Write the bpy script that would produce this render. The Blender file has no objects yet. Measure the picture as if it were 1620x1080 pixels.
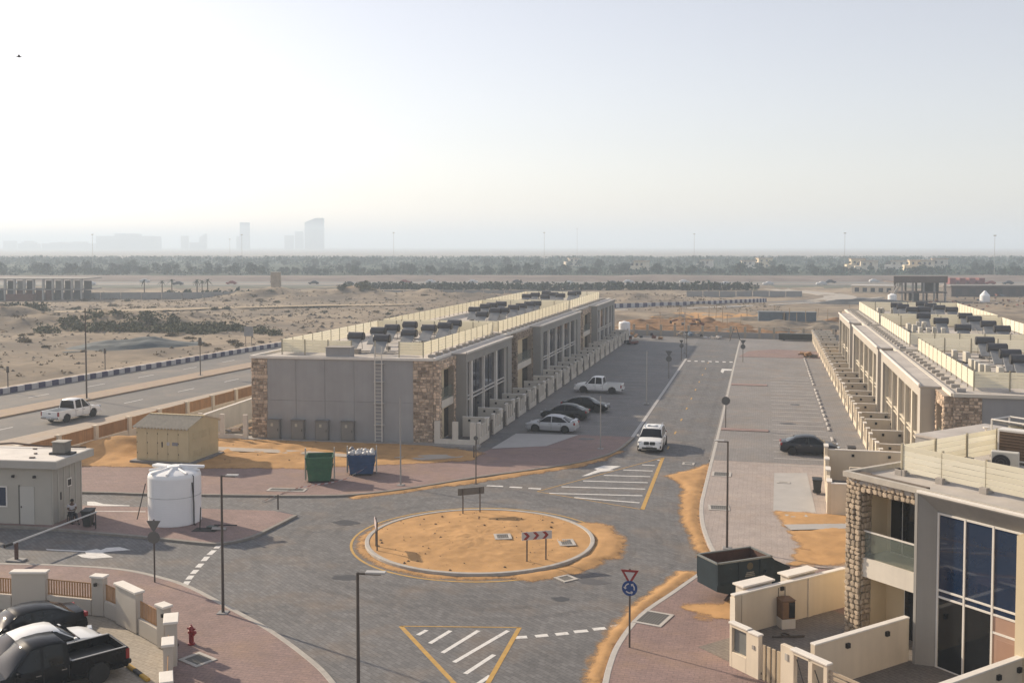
import bpy, bmesh, math, random
from mathutils import Vector, Matrix, noise
from mathutils.geometry import tessellate_polygon
S = bpy.context.scene
COL = S.collection
rad = math.radians
rnd = random.Random(11)

# ------------------------------------------------------------------ camera
cd = bpy.data.cameras.new('camera')
cam = bpy.data.objects.new('camera', cd)
COL.objects.link(cam)
cd.sensor_width = 36.0
cd.lens = 36.0 * 1640 / 1620
cd.shift_y = -(540 - 459.6) / 1620
cd.clip_start = 0.5
cd.clip_end = 30000
cam.location = (0, 0, 16.5)
cam.rotation_euler = (rad(90 - 2.5), 0, rad(13.628))
S.camera = cam

# ------------------------------------------------------------------ sky, sun, exposure
SUN_AZ = math.atan2(-.922, .387)          # clockwise from +Y (negative: to the left)
SUN_EL = rad(25)
w = bpy.data.worlds.new('World')
S.world = w
w.use_nodes = True
nt = w.node_tree
nt.nodes.clear()
out = nt.nodes.new('ShaderNodeOutputWorld')
bg = nt.nodes.new('ShaderNodeBackground')
sky = nt.nodes.new('ShaderNodeTexSky')
sky.sky_type = 'NISHITA'
sky.sun_disc = False
sky.sun_elevation = SUN_EL
sky.sun_rotation = SUN_AZ
sky.altitude = 0
sky.air_density = 1.0
sky.dust_density = 0.8
sky.ozone_density = 1.0
hs = nt.nodes.new('ShaderNodeHueSaturation')
hs.inputs['Saturation'].default_value = 0.6
hs.inputs['Value'].default_value = 1.0
nt.links.new(sky.outputs[0], hs.inputs['Color'])
veil = nt.nodes.new('ShaderNodeMix')            # a high, even veil of haze over the clear sky
veil.data_type = 'RGBA'
veil.inputs[0].default_value = 0.16
veil.inputs[7].default_value = (6.3, 6.3, 6.6, 1)
warm = nt.nodes.new('ShaderNodeMix')            # dust in the air takes some blue out of it
warm.data_type = 'RGBA'; warm.blend_type = 'MULTIPLY'
warm.inputs[0].default_value = 1
warm.inputs[7].default_value = (1, .908, .882, 1)
nt.links.new(hs.outputs[0], warm.inputs[6])
nt.links.new(warm.outputs[2], veil.inputs[6])
nt.links.new(veil.outputs[2], bg.inputs['Color'])
bg.inputs['Strength'].default_value = 0.131
nt.links.new(bg.outputs[0], out.inputs['Surface'])

sd = bpy.data.lights.new('sun', 'SUN')
sun = bpy.data.objects.new('sun', sd)
COL.objects.link(sun)
sd.energy = 5.0
sd.angle = rad(0.9)
sd.color = (1.0, 0.84, 0.635)
sdir = Vector((math.sin(SUN_AZ) * math.cos(SUN_EL), math.cos(SUN_AZ) * math.cos(SUN_EL), math.sin(SUN_EL)))
sun.rotation_euler = sdir.to_track_quat('Z', 'Y').to_euler()
sun.location = sdir * 200

S.view_settings.view_transform = 'Standard'
S.view_settings.look = 'None'
S.view_settings.gamma = 1
S.view_settings.use_curve_mapping = False
S.view_settings.exposure = 0.35
S.cycles.max_bounces = 6
S.cycles.diffuse_bounces = 3
S.cycles.glossy_bounces = 3
S.cycles.transmission_bounces = 4
S.cycles.volume_bounces = 2
HAZE_D, HAZE_G = .00053, .15
S.cycles.use_denoising = True
S.cycles.sample_clamp_indirect = 6

# ------------------------------------------------------------------ helpers
class MB:
    """collects geometry; build() links it as one mesh object"""
    def __init__(s):
        s.v = []; s.f = []; s.mi = []; s.cur = 0
    def add(s, vs, fs):
        b = len(s.v)
        s.v += [tuple(v) for v in vs]
        for f in fs:
            s.f.append(tuple(b + i for i in f)); s.mi.append(s.cur)
        return s
    def box(s, x0, x1, y0, y1, z0, z1):
        x0, x1 = min(x0, x1), max(x0, x1); y0, y1 = min(y0, y1), max(y0, y1)
        return s.add([(x0,y0,z0),(x1,y0,z0),(x1,y1,z0),(x0,y1,z0),(x0,y0,z1),(x1,y0,z1),(x1,y1,z1),(x0,y1,z1)],
              [(0,3,2,1),(4,5,6,7),(0,1,5,4),(1,2,6,5),(2,3,7,6),(3,0,4,7)])
    def obox(s, c, dx, dy, dz, rz=0, ry=0, rx=0):
        M = Matrix.Translation(c) @ Matrix.Rotation(rz,4,'Z') @ Matrix.Rotation(ry,4,'Y') @ Matrix.Rotation(rx,4,'X')
        x, y, z = dx/2, dy/2, dz/2
        vs = [M @ Vector(p) for p in [(-x,-y,-z),(x,-y,-z),(x,y,-z),(-x,y,-z),(-x,-y,z),(x,-y,z),(x,y,z),(-x,y,z)]]
        return s.add(vs, [(0,3,2,1),(4,5,6,7),(0,1,5,4),(1,2,6,5),(2,3,7,6),(3,0,4,7)])
    def wall(s, a, b, t, z0, z1, t1=None):
        """upright slab along the line a-b; t to the left of it, t1 to the right"""
        a = Vector(a[:2]); b = Vector(b[:2]); d = (b - a).normalized(); n = Vector((-d.y, d.x))
        t1 = 0 if t1 is None else t1
        q = [a - n*t1, b - n*t1, b + n*t, a + n*t]
        return s.prism(q, z0, z1)
    def prism(s, poly, z0, z1, bottom=True):
        n = len(poly)
        vs = [(p[0],p[1],z0) for p in poly] + [(p[0],p[1],z1) for p in poly]
        fs = [(i,(i+1)%n,n+(i+1)%n,n+i) for i in range(n)]
        tri = tessellate_polygon([[Vector((p[0],p[1],0)) for p in poly]])
        for t in tri:
            fs.append(tuple(n+i for i in t))
            if bottom: fs.append(tuple(reversed(t)))
        return s.add(vs, fs)
    def sheet(s, poly, z):
        tri = tessellate_polygon([[Vector((p[0],p[1],0)) for p in poly]])
        return s.add([(p[0],p[1],z) for p in poly], tri)
    def face(s, pts):
        return s.add(pts, [tuple(range(len(pts)))])
    def extr(s, pts, d):
        """closed solid: planar outline of 3-D points pushed along d"""
        n = len(pts); d = Vector(d)
        p3 = [Vector(p) for p in pts]
        tri = tessellate_polygon([p3])
        vs = p3 + [p + d for p in p3]
        fs = [(i,(i+1)%n,n+(i+1)%n,n+i) for i in range(n)] + [tuple(t) for t in tri] + [tuple(n+i for i in t) for t in tri]
        return s.add(vs, fs)
    def cyl(s, a, b, r0, r1=None, n=10, caps=True):
        a = Vector(a); b = Vector(b); r1 = r0 if r1 is None else r1
        d = (b-a).normalized(); u = d.orthogonal().normalized(); w_ = d.cross(u)
        vs = []
        for c, r in ((a,r0),(b,r1)):
            for i in range(n):
                t = 2*math.pi*i/n
                vs.append(c + (u*math.cos(t) + w_*math.sin(t))*r)
        fs = [(i,(i+1)%n,n+(i+1)%n,n+i) for i in range(n)]
        if caps: fs += [tuple(range(n-1,-1,-1)), tuple(range(n,2*n))]
        return s.add(vs, fs)
    def tube(s, pts, r, n=6):
        for a, b in zip(pts, pts[1:]): s.cyl(a, b, r, r, n)
        return s
    def lathe(s, prof, n=20, c=(0,0,0)):
        vs = []; fs = []
        for r, z in prof:
            for i in range(n):
                t = 2*math.pi*i/n
                vs.append((c[0]+r*math.cos(t), c[1]+r*math.sin(t), c[2]+z))
        for j in range(len(prof)-1):
            for i in range(n):
                fs.append((j*n+i, j*n+(i+1)%n, (j+1)*n+(i+1)%n, (j+1)*n+i))
        if prof[0][0] > 1e-4: fs.append(tuple(range(n-1,-1,-1)))
        if prof[-1][0] > 1e-4: fs.append(tuple((len(prof)-1)*n+i for i in range(n)))
        return s.add(vs, fs)
    def loft(s, secs, closed=True, caps=True):
        n = len(secs[0]); vs = [p for sc in secs for p in sc]; fs = []
        for j in range(len(secs)-1):
            for i in range(n if closed else n-1):
                k = (i+1) % n
                fs.append((j*n+i, j*n+k, (j+1)*n+k, (j+1)*n+i))
        if caps and closed:
            fs.append(tuple(range(n-1,-1,-1))); fs.append(tuple((len(secs)-1)*n+i for i in range(n)))
        return s.add(vs, fs)
    def mesh(s, name, mats, smooth=False, bevel=0, seg=1):
        me = bpy.data.meshes.new(name)
        me.from_pydata(s.v, [], s.f)
        mats = mats if isinstance(mats, (list, tuple)) else [mats]
        for m in mats: me.materials.append(m)
        if len(mats) > 1:
            me.polygons.foreach_set('material_index', s.mi)
        bm = bmesh.new(); bm.from_mesh(me)
        bmesh.ops.remove_doubles(bm, verts=bm.verts, dist=1e-5)
        bmesh.ops.recalc_face_normals(bm, faces=bm.faces)
        if bevel:
            es = [e for e in bm.edges if len(e.link_faces) == 2 and e.calc_face_angle(0) > .6]
            bmesh.ops.bevel(bm, geom=es, offset=bevel, segments=seg, affect='EDGES', profile=.5, clamp_overlap=True)
        if smooth:
            for f in bm.faces: f.smooth = True
            for e in bm.edges:
                if len(e.link_faces) == 2 and e.calc_face_angle(0) > (smooth if smooth is not True else .7): e.smooth = False
        bm.to_mesh(me); bm.free()
        return me
    def build(s, name, mats, parent=None, smooth=False, loc=(0,0,0), rz=0, bevel=0, seg=1):
        return link(name, s.mesh(name, mats, smooth, bevel, seg), parent, loc, rz)

def link(name, me, parent=None, loc=(0,0,0), rz=0, label=None):
    o = bpy.data.objects.new(name, me); COL.objects.link(o)
    o.location = loc; o.rotation_euler = (0,0,rz)
    if parent: o.parent = parent
    if label: o['label'] = label
    return o
def tag(o, label, cat, group=None, kind=None):
    o['label'] = label; o['category'] = cat
    if group: o['group'] = group
    if kind: o['kind'] = kind
    return o
def thing(name, label, cat, loc=(0,0,0), rz=0, group=None):
    o = bpy.data.objects.new(name, None); COL.objects.link(o)
    o.empty_display_size = .3
    o.location = loc; o.rotation_euler = (0,0,rz)
    return tag(o, label, cat, group)
def struct(o):
    o['kind'] = 'structure'; return o
def stuff(o):
    o['kind'] = 'stuff'; return o
def dup(root, loc, rz=None, label=None, scale=None):
    def cp(o, par):
        c = o.copy(); COL.objects.link(c)
        if par: c.parent = par
        for ch in list(o.children): cp(ch, c)
        return c
    r = cp(root, None)
    r.location = loc
    if rz is not None: r.rotation_euler = (root.rotation_euler[0], root.rotation_euler[1], rz)
    if label: r['label'] = label
    if scale: r.scale = scale if isinstance(scale, (tuple,list)) else (scale,)*3
    return r

# ------------------------------------------------------------------ materials
ORD = 'first second third fourth fifth sixth seventh eighth ninth tenth eleventh twelfth thirteenth fourteenth fifteenth sixteenth seventeenth eighteenth nineteenth twentieth'.split()
def nth(i, n=99): return ORD[i] if i < 20 else 'twenty-' + ORD[i-20] if i < 29 else 'thirtieth' if i == 29 else 'thirty-' + ORD[i-30]
MATS = {}
ALB = .84      # overall trim of the surface colours
def M(name, col, rough=.75, var=.12, scale=2.0, bump=0, bscale=None, metal=0, spec=.5, island=0, stain=None, coat=0, big=.0, bigscale=.15, streak=0):
    """stain=(colour, scale, threshold, amount): blotches of another colour"""
    if name in MATS: return MATS[name]
    col = tuple(c*ALB for c in col)
    if stain: stain = [(tuple(c*ALB for c in s_[0]), *s_[1:]) for s_ in (stain if isinstance(stain, list) else [stain])]
    m = bpy.data.materials.new(name); m.use_nodes = True
    N = m.node_tree.nodes; L = m.node_tree.links
    b = N['Principled BSDF']
    b.inputs['Roughness'].default_value = rough
    b.inputs['Metallic'].default_value = metal
    b.inputs['Specular IOR Level'].default_value = spec
    if coat: b.inputs['Coat Weight'].default_value = coat; b.inputs['Coat Roughness'].default_value = .05
    tc = N.new('ShaderNodeTexCoord')
    def nz(sc, det=5, rg=.6):
        n = N.new('ShaderNodeTexNoise'); n.inputs['Scale'].default_value = sc
        n.inputs['Detail'].default_value = det; n.inputs['Roughness'].default_value = rg
        L.new(tc.outputs['Object'], n.inputs['Vector']); return n
    def mix(a, c, fac, mode='MIX'):
        x = N.new('ShaderNodeMix'); x.data_type = 'RGBA'; x.blend_type = mode
        for s_, val in ((x.inputs[0], fac), (x.inputs[6], a), (x.inputs[7], c)):
            if hasattr(val, 'links'): L.new(val, s_)
            else: s_.default_value = val if isinstance(val, float) else (*val, 1)
        return x.outputs[2]
    lo = tuple(max(0, c*(1-var)) for c in col); hi = tuple(min(1, c*(1+var)) for c in col)
    n1 = nz(scale)
    ramp = N.new('ShaderNodeMapRange'); ramp.inputs[1].default_value = .3; ramp.inputs[2].default_value = .7
    L.new(n1.outputs[0], ramp.inputs[0])
    c = mix(lo, hi, ramp.outputs[0])
    if big:
        n2 = nz(bigscale, 4)
        r2 = N.new('ShaderNodeMapRange'); r2.inputs[1].default_value = .35; r2.inputs[2].default_value = .65
        r2.inputs[3].default_value = 1-big; r2.inputs[4].default_value = 1+big
        L.new(n2.outputs[0], r2.inputs[0])
        c = mix(c, r2.outputs[0], 1.0, 'MULTIPLY')
    if streak:
        mp = N.new('ShaderNodeMapping'); mp.inputs['Scale'].default_value = (1, 1, .07); L.new(tc.outputs['Object'], mp.inputs[0])
        for sc_, k_ in ((1.1, 1.0), (4.5, .6)):
            n6 = N.new('ShaderNodeTexNoise'); n6.inputs['Scale'].default_value = sc_; n6.inputs['Detail'].default_value = 5
            L.new(mp.outputs[0], n6.inputs['Vector'])
            r6 = N.new('ShaderNodeMapRange'); r6.inputs[1].default_value = .35; r6.inputs[2].default_value = .7
            r6.inputs[3].default_value = 1+streak*k_*.4; r6.inputs[4].default_value = 1-streak*k_
            L.new(n6.outputs[0], r6.inputs[0]); c = mix(c, r6.outputs[0], 1.0, 'MULTIPLY')
    if island:
        g = N.new('ShaderNodeNewGeometry')
        r3 = N.new('ShaderNodeMapRange'); r3.inputs[3].default_value = 1-island; r3.inputs[4].default_value = 1+island
        L.new(g.outputs['Random Per Island'], r3.inputs[0])
        oi = N.new('ShaderNodeObjectInfo')
        r4 = N.new('ShaderNodeMapRange'); r4.inputs[3].default_value = 1-island; r4.inputs[4].default_value = 1+island
        L.new(oi.outputs['Random'], r4.inputs[0])
        c = mix(c, r3.outputs[0], 1.0, 'MULTIPLY'); c = mix(c, r4.outputs[0], 1.0, 'MULTIPLY')
    for st in ([stain] if stain and not isinstance(stain, list) else (stain or [])):
        n3 = nz(st[1], 6, .65)
        r5 = N.new('ShaderNodeMapRange'); r5.inputs[1].default_value = st[2]; r5.inputs[2].default_value = st[2]+.12
        r5.inputs[4].default_value = st[3]
        L.new(n3.outputs[0], r5.inputs[0])
        c = mix(c, st[0], r5.outputs[0])
    L.new(c, b.inputs['Base Color'])
    if bump:
        bn = N.new('ShaderNodeBump'); bn.inputs['Strength'].default_value = bump; bn.inputs['Distance'].default_value = .03
        n4 = nz(bscale or scale*4, 6)
        L.new(n4.outputs[0], bn.inputs['Height']); L.new(bn.outputs[0], b.inputs['Normal'])
    MATS[name] = m
    return m
def Mpave(name, c1, c2, mort, rot=0, bw=.4, bh=.2, sand=(.42,.27,.14), sandamt=.25, bump=.25, big=.12):
    """paving blocks: brick pattern plus blotches of dust"""
    c1, c2, mort, sand = [tuple(c*ALB for c in q) for q in (c1, c2, mort, sand)]
    m = bpy.data.materials.new(name); m.use_nodes = True
    N = m.node_tree.nodes; L = m.node_tree.links
    b = N['Principled BSDF']; b.inputs['Roughness'].default_value = .8; b.inputs['Specular IOR Level'].default_value = .35
    tc = N.new('ShaderNodeTexCoord'); mp = N.new('ShaderNodeMapping'); mp.inputs['Rotation'].default_value = (0,0,rot)
    L.new(tc.outputs['Object'], mp.inputs['Vector'])
    br = N.new('ShaderNodeTexBrick'); L.new(mp.outputs[0], br.inputs['Vector'])
    br.inputs['Scale'].default_value = 1
    br.inputs['Brick Width'].default_value = bw; br.inputs['Row Height'].default_value = bh
    br.inputs['Mortar Size'].default_value = .012; br.inputs['Mortar Smooth'].default_value = .2; br.inputs['Bias'].default_value = 0
    br.inputs['Color1'].default_value = (*c1,1); br.inputs['Color2'].default_value = (*c2,1); br.inputs['Mortar'].default_value = (*mort,1)
    def nz(sc, det, rg=.6):
        n = N.new('ShaderNodeTexNoise'); n.inputs['Scale'].default_value = sc; n.inputs['Detail'].default_value = det
        n.inputs['Roughness'].default_value = rg
        L.new(tc.outputs['Object'], n.inputs['Vector']); return n
    def mr(o, a, bb, c, d):
        r = N.new('ShaderNodeMapRange')
        for i, x in enumerate((a,bb,c,d)): r.inputs[1+i].default_value = x
        L.new(o, r.inputs[0]); return r.outputs[0]
    def mix(a, c, fac, mode='MIX'):
        x = N.new('ShaderNodeMix'); x.data_type = 'RGBA'; x.blend_type = mode
        for s_, val in ((x.inputs[0], fac), (x.inputs[6], a), (x.inputs[7], c)):
            if hasattr(val, 'links'): L.new(val, s_)
            else: s_.default_value = val if isinstance(val, float) else (*val, 1)
        return x.outputs[2]
    c = br.outputs['Color']
    c = mix(c, mr(nz(.18,5).outputs[0], .3,.7,1-big,1+big), 1.0, 'MULTIPLY')
    c = mix(c, mr(nz(1.3,6).outputs[0], .3,.7,1-big*.8,1+big*.8), 1.0, 'MULTIPLY')
    c = mix(c, mr(nz(9,3).outputs[0], .3,.7,.84,1.16), 1.0, 'MULTIPLY')
    c = mix(c, sand, mr(nz(.33,7,.62).outputs[0], .5,.72,0,sandamt))
    c = mix(c, tuple(x*.55 for x in c1), mr(nz(.8,7,.7).outputs[0], .62,.72,0,.35))
    L.new(c, b.inputs['Base Color'])
    bn = N.new('ShaderNodeBump'); bn.inputs['Strength'].default_value = bump; bn.inputs['Distance'].default_value = .015; bn.invert = True
    L.new(br.outputs['Fac'], bn.inputs['Height']); L.new(bn.outputs[0], b.inputs['Normal'])
    MATS[name] = m
    return m

road_pave = Mpave('road_pavers', (.195,.191,.192), (.14,.138,.14), (.1,.096,.094), rad(38), .42, .21, sandamt=.18)
red_pave = Mpave('red_pavers', (.30,.205,.185), (.262,.182,.166), (.19,.14,.125), 0, .4, .2, sandamt=.3)
pale_pave = Mpave('pale_pavers', (.42,.355,.32), (.39,.335,.305), (.33,.285,.26), rad(90), .6, .3, sandamt=.15)
bay_pave = Mpave('parking_pavers', (.268,.25,.24), (.25,.235,.226), (.2,.188,.18), rad(90), .4, .2, sandamt=.2)
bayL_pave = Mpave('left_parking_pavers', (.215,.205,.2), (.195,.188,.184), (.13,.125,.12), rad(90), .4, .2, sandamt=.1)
yard_pave = Mpave('yard_pavers', (.41,.36,.295), (.375,.33,.275), (.29,.255,.21), rad(20), .4, .2, sandamt=.25)
asphalt = M('asphalt', (.15,.142,.137), .85, .12, 3, big=.14, bigscale=.12, stain=((.28,.22,.16), .12, .5, .35))
concrete = M('concrete', (.36,.33,.30), .85, .12, 2.5, .3, 12)
kerb_m = M('kerb_concrete', (.42,.39,.35), .85, .14, 3, .2, 15)
sand_o = M('orange_sand', (.53,.315,.145), .95, .12, 1.1, .4, 5, big=.1, bigscale=.35, spec=.1, stain=[((.36,.22,.11), .9, .58, .5)])
sand_t = M('pale_sand', (.38,.29,.2), .95, .12, .6, .5, 3, big=.15, spec=.1)
white_line = M('white_line_paint', (.75,.73,.7), .7, .12, 4, stain=((.3,.28,.26), 3.5, .56, .6))
yellow_line = M('yellow_line_paint', (.52,.31,.07), .7, .15, 3, stain=((.3,.25,.2), 2.5, .55, .6))
grey_wall = M('grey_render', (.37,.365,.365), .85, .05, .8, .12, 25, big=.06, streak=.05)
greybox_wall = M('grey_box_render', (.34,.325,.30), .85, .05, .8, .12, 25, big=.05, streak=.05)
cream_wall = M('cream_render', (.74,.61,.41), .85, .05, .8, .12, 25, big=.04)
white_wall = M('white_render', (.74,.68,.59), .85, .05, .8, .12, 25, big=.06, streak=.05, stain=((.42,.37,.3), 1.2, .62, .3))
cap_m = M('coping', (.82,.77,.7), .8, .06, 2)
roof_m = M('roof_screed', (.5,.46,.42), .85, .1, .7, .1, 12, big=.12, bigscale=.4)
screen_m = bpy.data.materials.new('cream_screen'); screen_m.use_nodes = True      # thin plastic planks, the light comes through
def _sc():
    N = screen_m.node_tree.nodes; L = screen_m.node_tree.links; N.remove(N['Principled BSDF'])
    oi = N.new('ShaderNodeObjectInfo'); cr = N.new('ShaderNodeValToRGB'); L.new(oi.outputs['Random'], cr.inputs[0])
    cr.color_ramp.elements[0].color = (.84,.80,.68,1); cr.color_ramp.elements[1].color = (.92,.89,.79,1)
    d = N.new('ShaderNodeBsdfDiffuse'); t = N.new('ShaderNodeBsdfTranslucent'); m = N.new('ShaderNodeMixShader'); m.inputs[0].default_value = .5
    L.new(cr.outputs[0], d.inputs[0]); L.new(cr.outputs[0], t.inputs[0]); L.new(d.outputs[0], m.inputs[1]); L.new(t.outputs[0], m.inputs[2])
    L.new(m.outputs[0], N['Material Output'].inputs[0])
_sc()
screen_post = M('screen_post', (.42,.37,.27), .5, .06, 3)
frame_w = M('white_frame', (.8,.76,.7), .4, .03, 2)
glass = M('blue_glass', (.010,.026,.066), .03, .1, .5, spec=.9)
glass_d = M('dark_glass', (.012,.014,.016), .05, .1, .5, spec=.7)
metal_d = M('dark_metal', (.03,.028,.027), .5, .1, 5, metal=0)
steel = M('galvanised', (.42,.42,.42), .45, .08, 4, metal=.6)
pole_m = M('brown_grey_pole', (.09,.075,.065), .5, .1, 5)
pole_l = M('light_pole', (.34,.33,.32), .5, .08, 5)
black = M('black_plastic', (.012,.012,.013), .5, .1, 5)
rubber = M('rubber', (.02,.02,.02), .8, .1, 5)
brown_slat = M('brown_slats', (.40,.22,.095), .6, .1, 3, island=.12)
stone_m = M('stone', (.54,.415,.31), .85, .22, 5, .4, 18, island=.5)
stone_base = M('stone_mortar', (.42,.35,.28), .9, .15, 6)
stone_v = M('pale_stone', (.42,.335,.245), .85, .2, 9, .5, 22, island=.25)

# ================================================================== SETTING
EX, EY = -.2356, .9718                      # direction the far bands run across
def far(l, d): return (l*EY + d*EX, l*-EX + d*EY)
RD = Vector((.09, .996)).normalized(); RN = Vector((RD.y, -RD.x))      # the left road: along, and to its right
RO = Vector((-71.0, 100.0))
def rp(s_, o_): q = RO + RD*s_ + RN*o_; return (q.x, q.y)
def fbm(x, y, sc, o=4): return noise.fractal(Vector((x*sc, y*sc, 3.7)), 1.0, 2.0, o)
def sstep(a, b, x):
    t = max(0, min(1, (x-a)/(b-a))); return t*t*(3-2*t)
def ground_h(x, y):
    d = x*EX + y*EY; l = x*EY - y*EX
    q = Vector((x, y)) - RO; o_ = q.dot(RN)
    h = -.09
    # inside the compound and along the left road: flat
    comp = sstep(-4, 3, -57-x + 0) if y < 230 else 1
    f1 = sstep(12.5, 19, -o_) if y < 330 else 1
    f2 = sstep(194, 204, y) * (1 - sstep(-14, -10, -abs(o_)) if y < 330 else 1)
    rough = max(f1 if x < -50 else 0, f2)
    if x > 45: rough = max(rough, sstep(45, 55, x))
    if rough > 0:
        n = fbm(x, y, .035)*.45 + fbm(x, y, .12)*.32 + fbm(x, y, .4, 3)*.17
        if d < 420: h += rough*(n + .12)
        # dark bank behind the light sand, left
        if x < -40:
            bank = sstep(195, 205, d)*(1-sstep(222, 234, d))
            bank *= (1-sstep(-72, -60, l))
            h += bank*(2.0 + fbm(x, y, .16)*1.5 + fbm(x,y,.5,3)*.7)
        # spoil heaps in front of the hedge
        heap = math.exp(-((d-318)/13)**2) * sstep(-95, -80, l)*(1-sstep(30, 60, l))
        h += rough*heap*(2.6 + fbm(x, y, .07)*2.2 + fbm(x, y, .3, 3)*.8)
        # digging behind the back wall
        if 196 < y < 262 and -45 < x < 60:
            h += rough*max(0, fbm(x, y, .09)*1.0 + fbm(x, y, .35, 3)*.5)*sstep(196, 208, y)*(1-sstep(245, 262, y))
    return h
def axis(a, b, step, lim0, lim1, g=1.25):
    xs = []; x = a
    while x <= b: xs.append(x); x += step
    s_ = step; x = xs[-1]
    while x < lim1: s_ *= g; x += s_; xs.append(x)
    s_ = step; x = xs[0]; pre = []
    while x > lim0: s_ *= g; x -= s_; pre.append(x)
    return pre[::-1] + xs
gx = axis(-230, 150, 1.9, -9000, 9000); gy = axis(90, 345, 1.9, -300, 9500)
gv = [(x, y, ground_h(x, y)) for y in gy for x in gx]
nx = len(gx)
gf = [(j*nx+i, j*nx+i+1, (j+1)*nx+i+1, (j+1)*nx+i) for j in range(len(gy)-1) for i in range(nx-1)]
ground_m = M('desert_ground', (.31,.25,.185), .95, .2, .35, 1.0, 1.3, spec=.1, big=.24, bigscale=.02,
    stain=[((.19,.16,.13), .045, .47, .85), ((.42,.34,.245), .028, .55, .7), ((.25,.155,.085), .07, .62, .5), ((.15,.13,.1), .3, .56, .7), ((.12,.11,.085), .9, .6, .6)])
g = MB(); g.v = gv; g.f = gf; g.mi = [0]*len(gf)
me = bpy.data.meshes.new('ground'); me.from_pydata(gv, [], gf); me.materials.append(ground_m)
me.polygons.foreach_set('use_smooth', [True]*len(gf))
struct(link('ground', me))

def sheet(name, poly, z, m, parent=None):
    o = MB().sheet(poly, z).build(name, m, parent)
    if not parent: struct(o)
    return o
def ribbon(mb, pts, w0, w1, z0, z1, closed=False):
    """solid strip between offsets w0 and w1 (to the left) of a polyline"""
    P = [Vector(p[:2]) for p in pts]; n = len(P); L_ = []; R_ = []
    for i in range(n):
        a = P[i-1] if (i > 0 or closed) else P[i]; b = P[(i+1) % n] if (i < n-1 or closed) else P[i]
        d = (b-a).normalized(); nn = Vector((-d.y, d.x))
        L_.append(P[i]+nn*w0); R_.append(P[i]+nn*w1)
    secs = [[(l.x,l.y,z0),(r.x,r.y,z0),(r.x,r.y,z1),(l.x,l.y,z1)] for l, r in zip(L_, R_)]
    if closed: mb.loft(secs + [secs[0]], True, False)
    else: mb.loft(secs)
    return mb
def dist_poly(x, y, poly):
    ins = False; best = 1e9; n = len(poly)
    for i in range(n):
        x1,y1 = poly[i][:2]; x2,y2 = poly[(i+1)%n][:2]
        if (y1 > y) != (y2 > y) and x < (x2-x1)*(y-y1)/(y2-y1)+x1: ins = not ins
        dx,dy = x2-x1,y2-y1; t = max(0,min(1,((x-x1)*dx+(y-y1)*dy)/(dx*dx+dy*dy+1e-9)))
        best = min(best, math.hypot(x-x1-t*dx, y-y1-t*dy))
    return best if ins else -best
def Msand(src, name):
    '''the same sand, thinning out into scattered grains at its edge'''
    m = src.copy(); m.name = name; N = m.node_tree.nodes; L = m.node_tree.links; b = N['Principled BSDF']
    at = N.new('ShaderNodeAttribute'); at.attribute_name = 'cover'
    tc = N.new('ShaderNodeTexCoord'); acc = at.outputs['Fac']
    for sc_, k_ in ((1.6,.9),(7,.5),(30,.35)):
        n_ = N.new('ShaderNodeTexNoise'); n_.inputs['Scale'].default_value = sc_; n_.inputs['Detail'].default_value = 4; L.new(tc.outputs['Object'], n_.inputs['Vector'])
        s_ = N.new('ShaderNodeMath'); s_.operation = 'SUBTRACT'; L.new(n_.outputs[0], s_.inputs[0]); s_.inputs[1].default_value = .5
        ml = N.new('ShaderNodeMath'); ml.operation = 'MULTIPLY_ADD'; L.new(s_.outputs[0], ml.inputs[0]); ml.inputs[1].default_value = k_; L.new(acc, ml.inputs[2]); acc = ml.outputs[0]
    r_ = N.new('ShaderNodeMapRange'); r_.inputs[1].default_value = .3; r_.inputs[2].default_value = .75; L.new(acc, r_.inputs[0]); L.new(r_.outputs[0], b.inputs['Alpha'])
    return m
sand_e = Msand(sand_o, 'orange_sand_thinning')
def sand_patch(name, poly, z0, hmax, cell=.3, jit=.35, slope=.25, m=None, relief=.04, heaps=()):
    xs = [p[0] for p in poly]; ys = [p[1] for p in poly]
    x0,y0 = min(xs)-1, min(ys)-1; nxx = int((max(xs)+1-x0)/cell)+1; nyy = int((max(ys)+1-y0)/cell)+1
    vs = []; sd_ = []
    for j in range(nyy):
        for i in range(nxx):
            x = x0+i*cell; y = y0+j*cell
            s_ = dist_poly(x,y,poly) + jit*fbm(x,y,.9,3)
            h = .009 + max(0, min(hmax, s_*slope))
            if s_ > .3: h += relief*fbm(x,y,.8,4)*min(1, (s_-.3)*1.5) + .02*fbm(x,y,3,2)
            for hx,hy,hr,hh in heaps:
                h += hh*math.exp(-(((x-hx)**2+(y-hy)**2)/hr**2))
            vs.append((x,y,z0+h)); sd_.append(s_)
    fs = []
    for j in range(nyy-1):
        for i in range(nxx-1):
            q = (j*nxx+i, j*nxx+i+1, (j+1)*nxx+i+1, (j+1)*nxx+i)
            if max(sd_[k] for k in q) > -.75: fs.append(q)
    used = sorted({k for f in fs for k in f}); mp = {k:n for n,k in enumerate(used)}
    me = bpy.data.meshes.new(name); me.from_pydata([vs[k] for k in used], [], [tuple(mp[k] for k in f) for f in fs])
    me.polygons.foreach_set('use_smooth', [True]*len(me.polygons)); me.materials.append(m or sand_e)
    a_ = me.attributes.new('cover', 'FLOAT', 'POINT'); a_.data.foreach_set('value', [max(0, min(1, (sd_[k]+.6)/.9)) for k in used])
    return struct(link(name, me))

# ---- the paved road surface of the whole estate
road = sheet('road', [(-57,26),(30,26),(14,62),(10,70),(9.2,186.5),(-27,189.5),(-27,80),(-30,79),(-57,62)], 0, road_pave)

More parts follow.
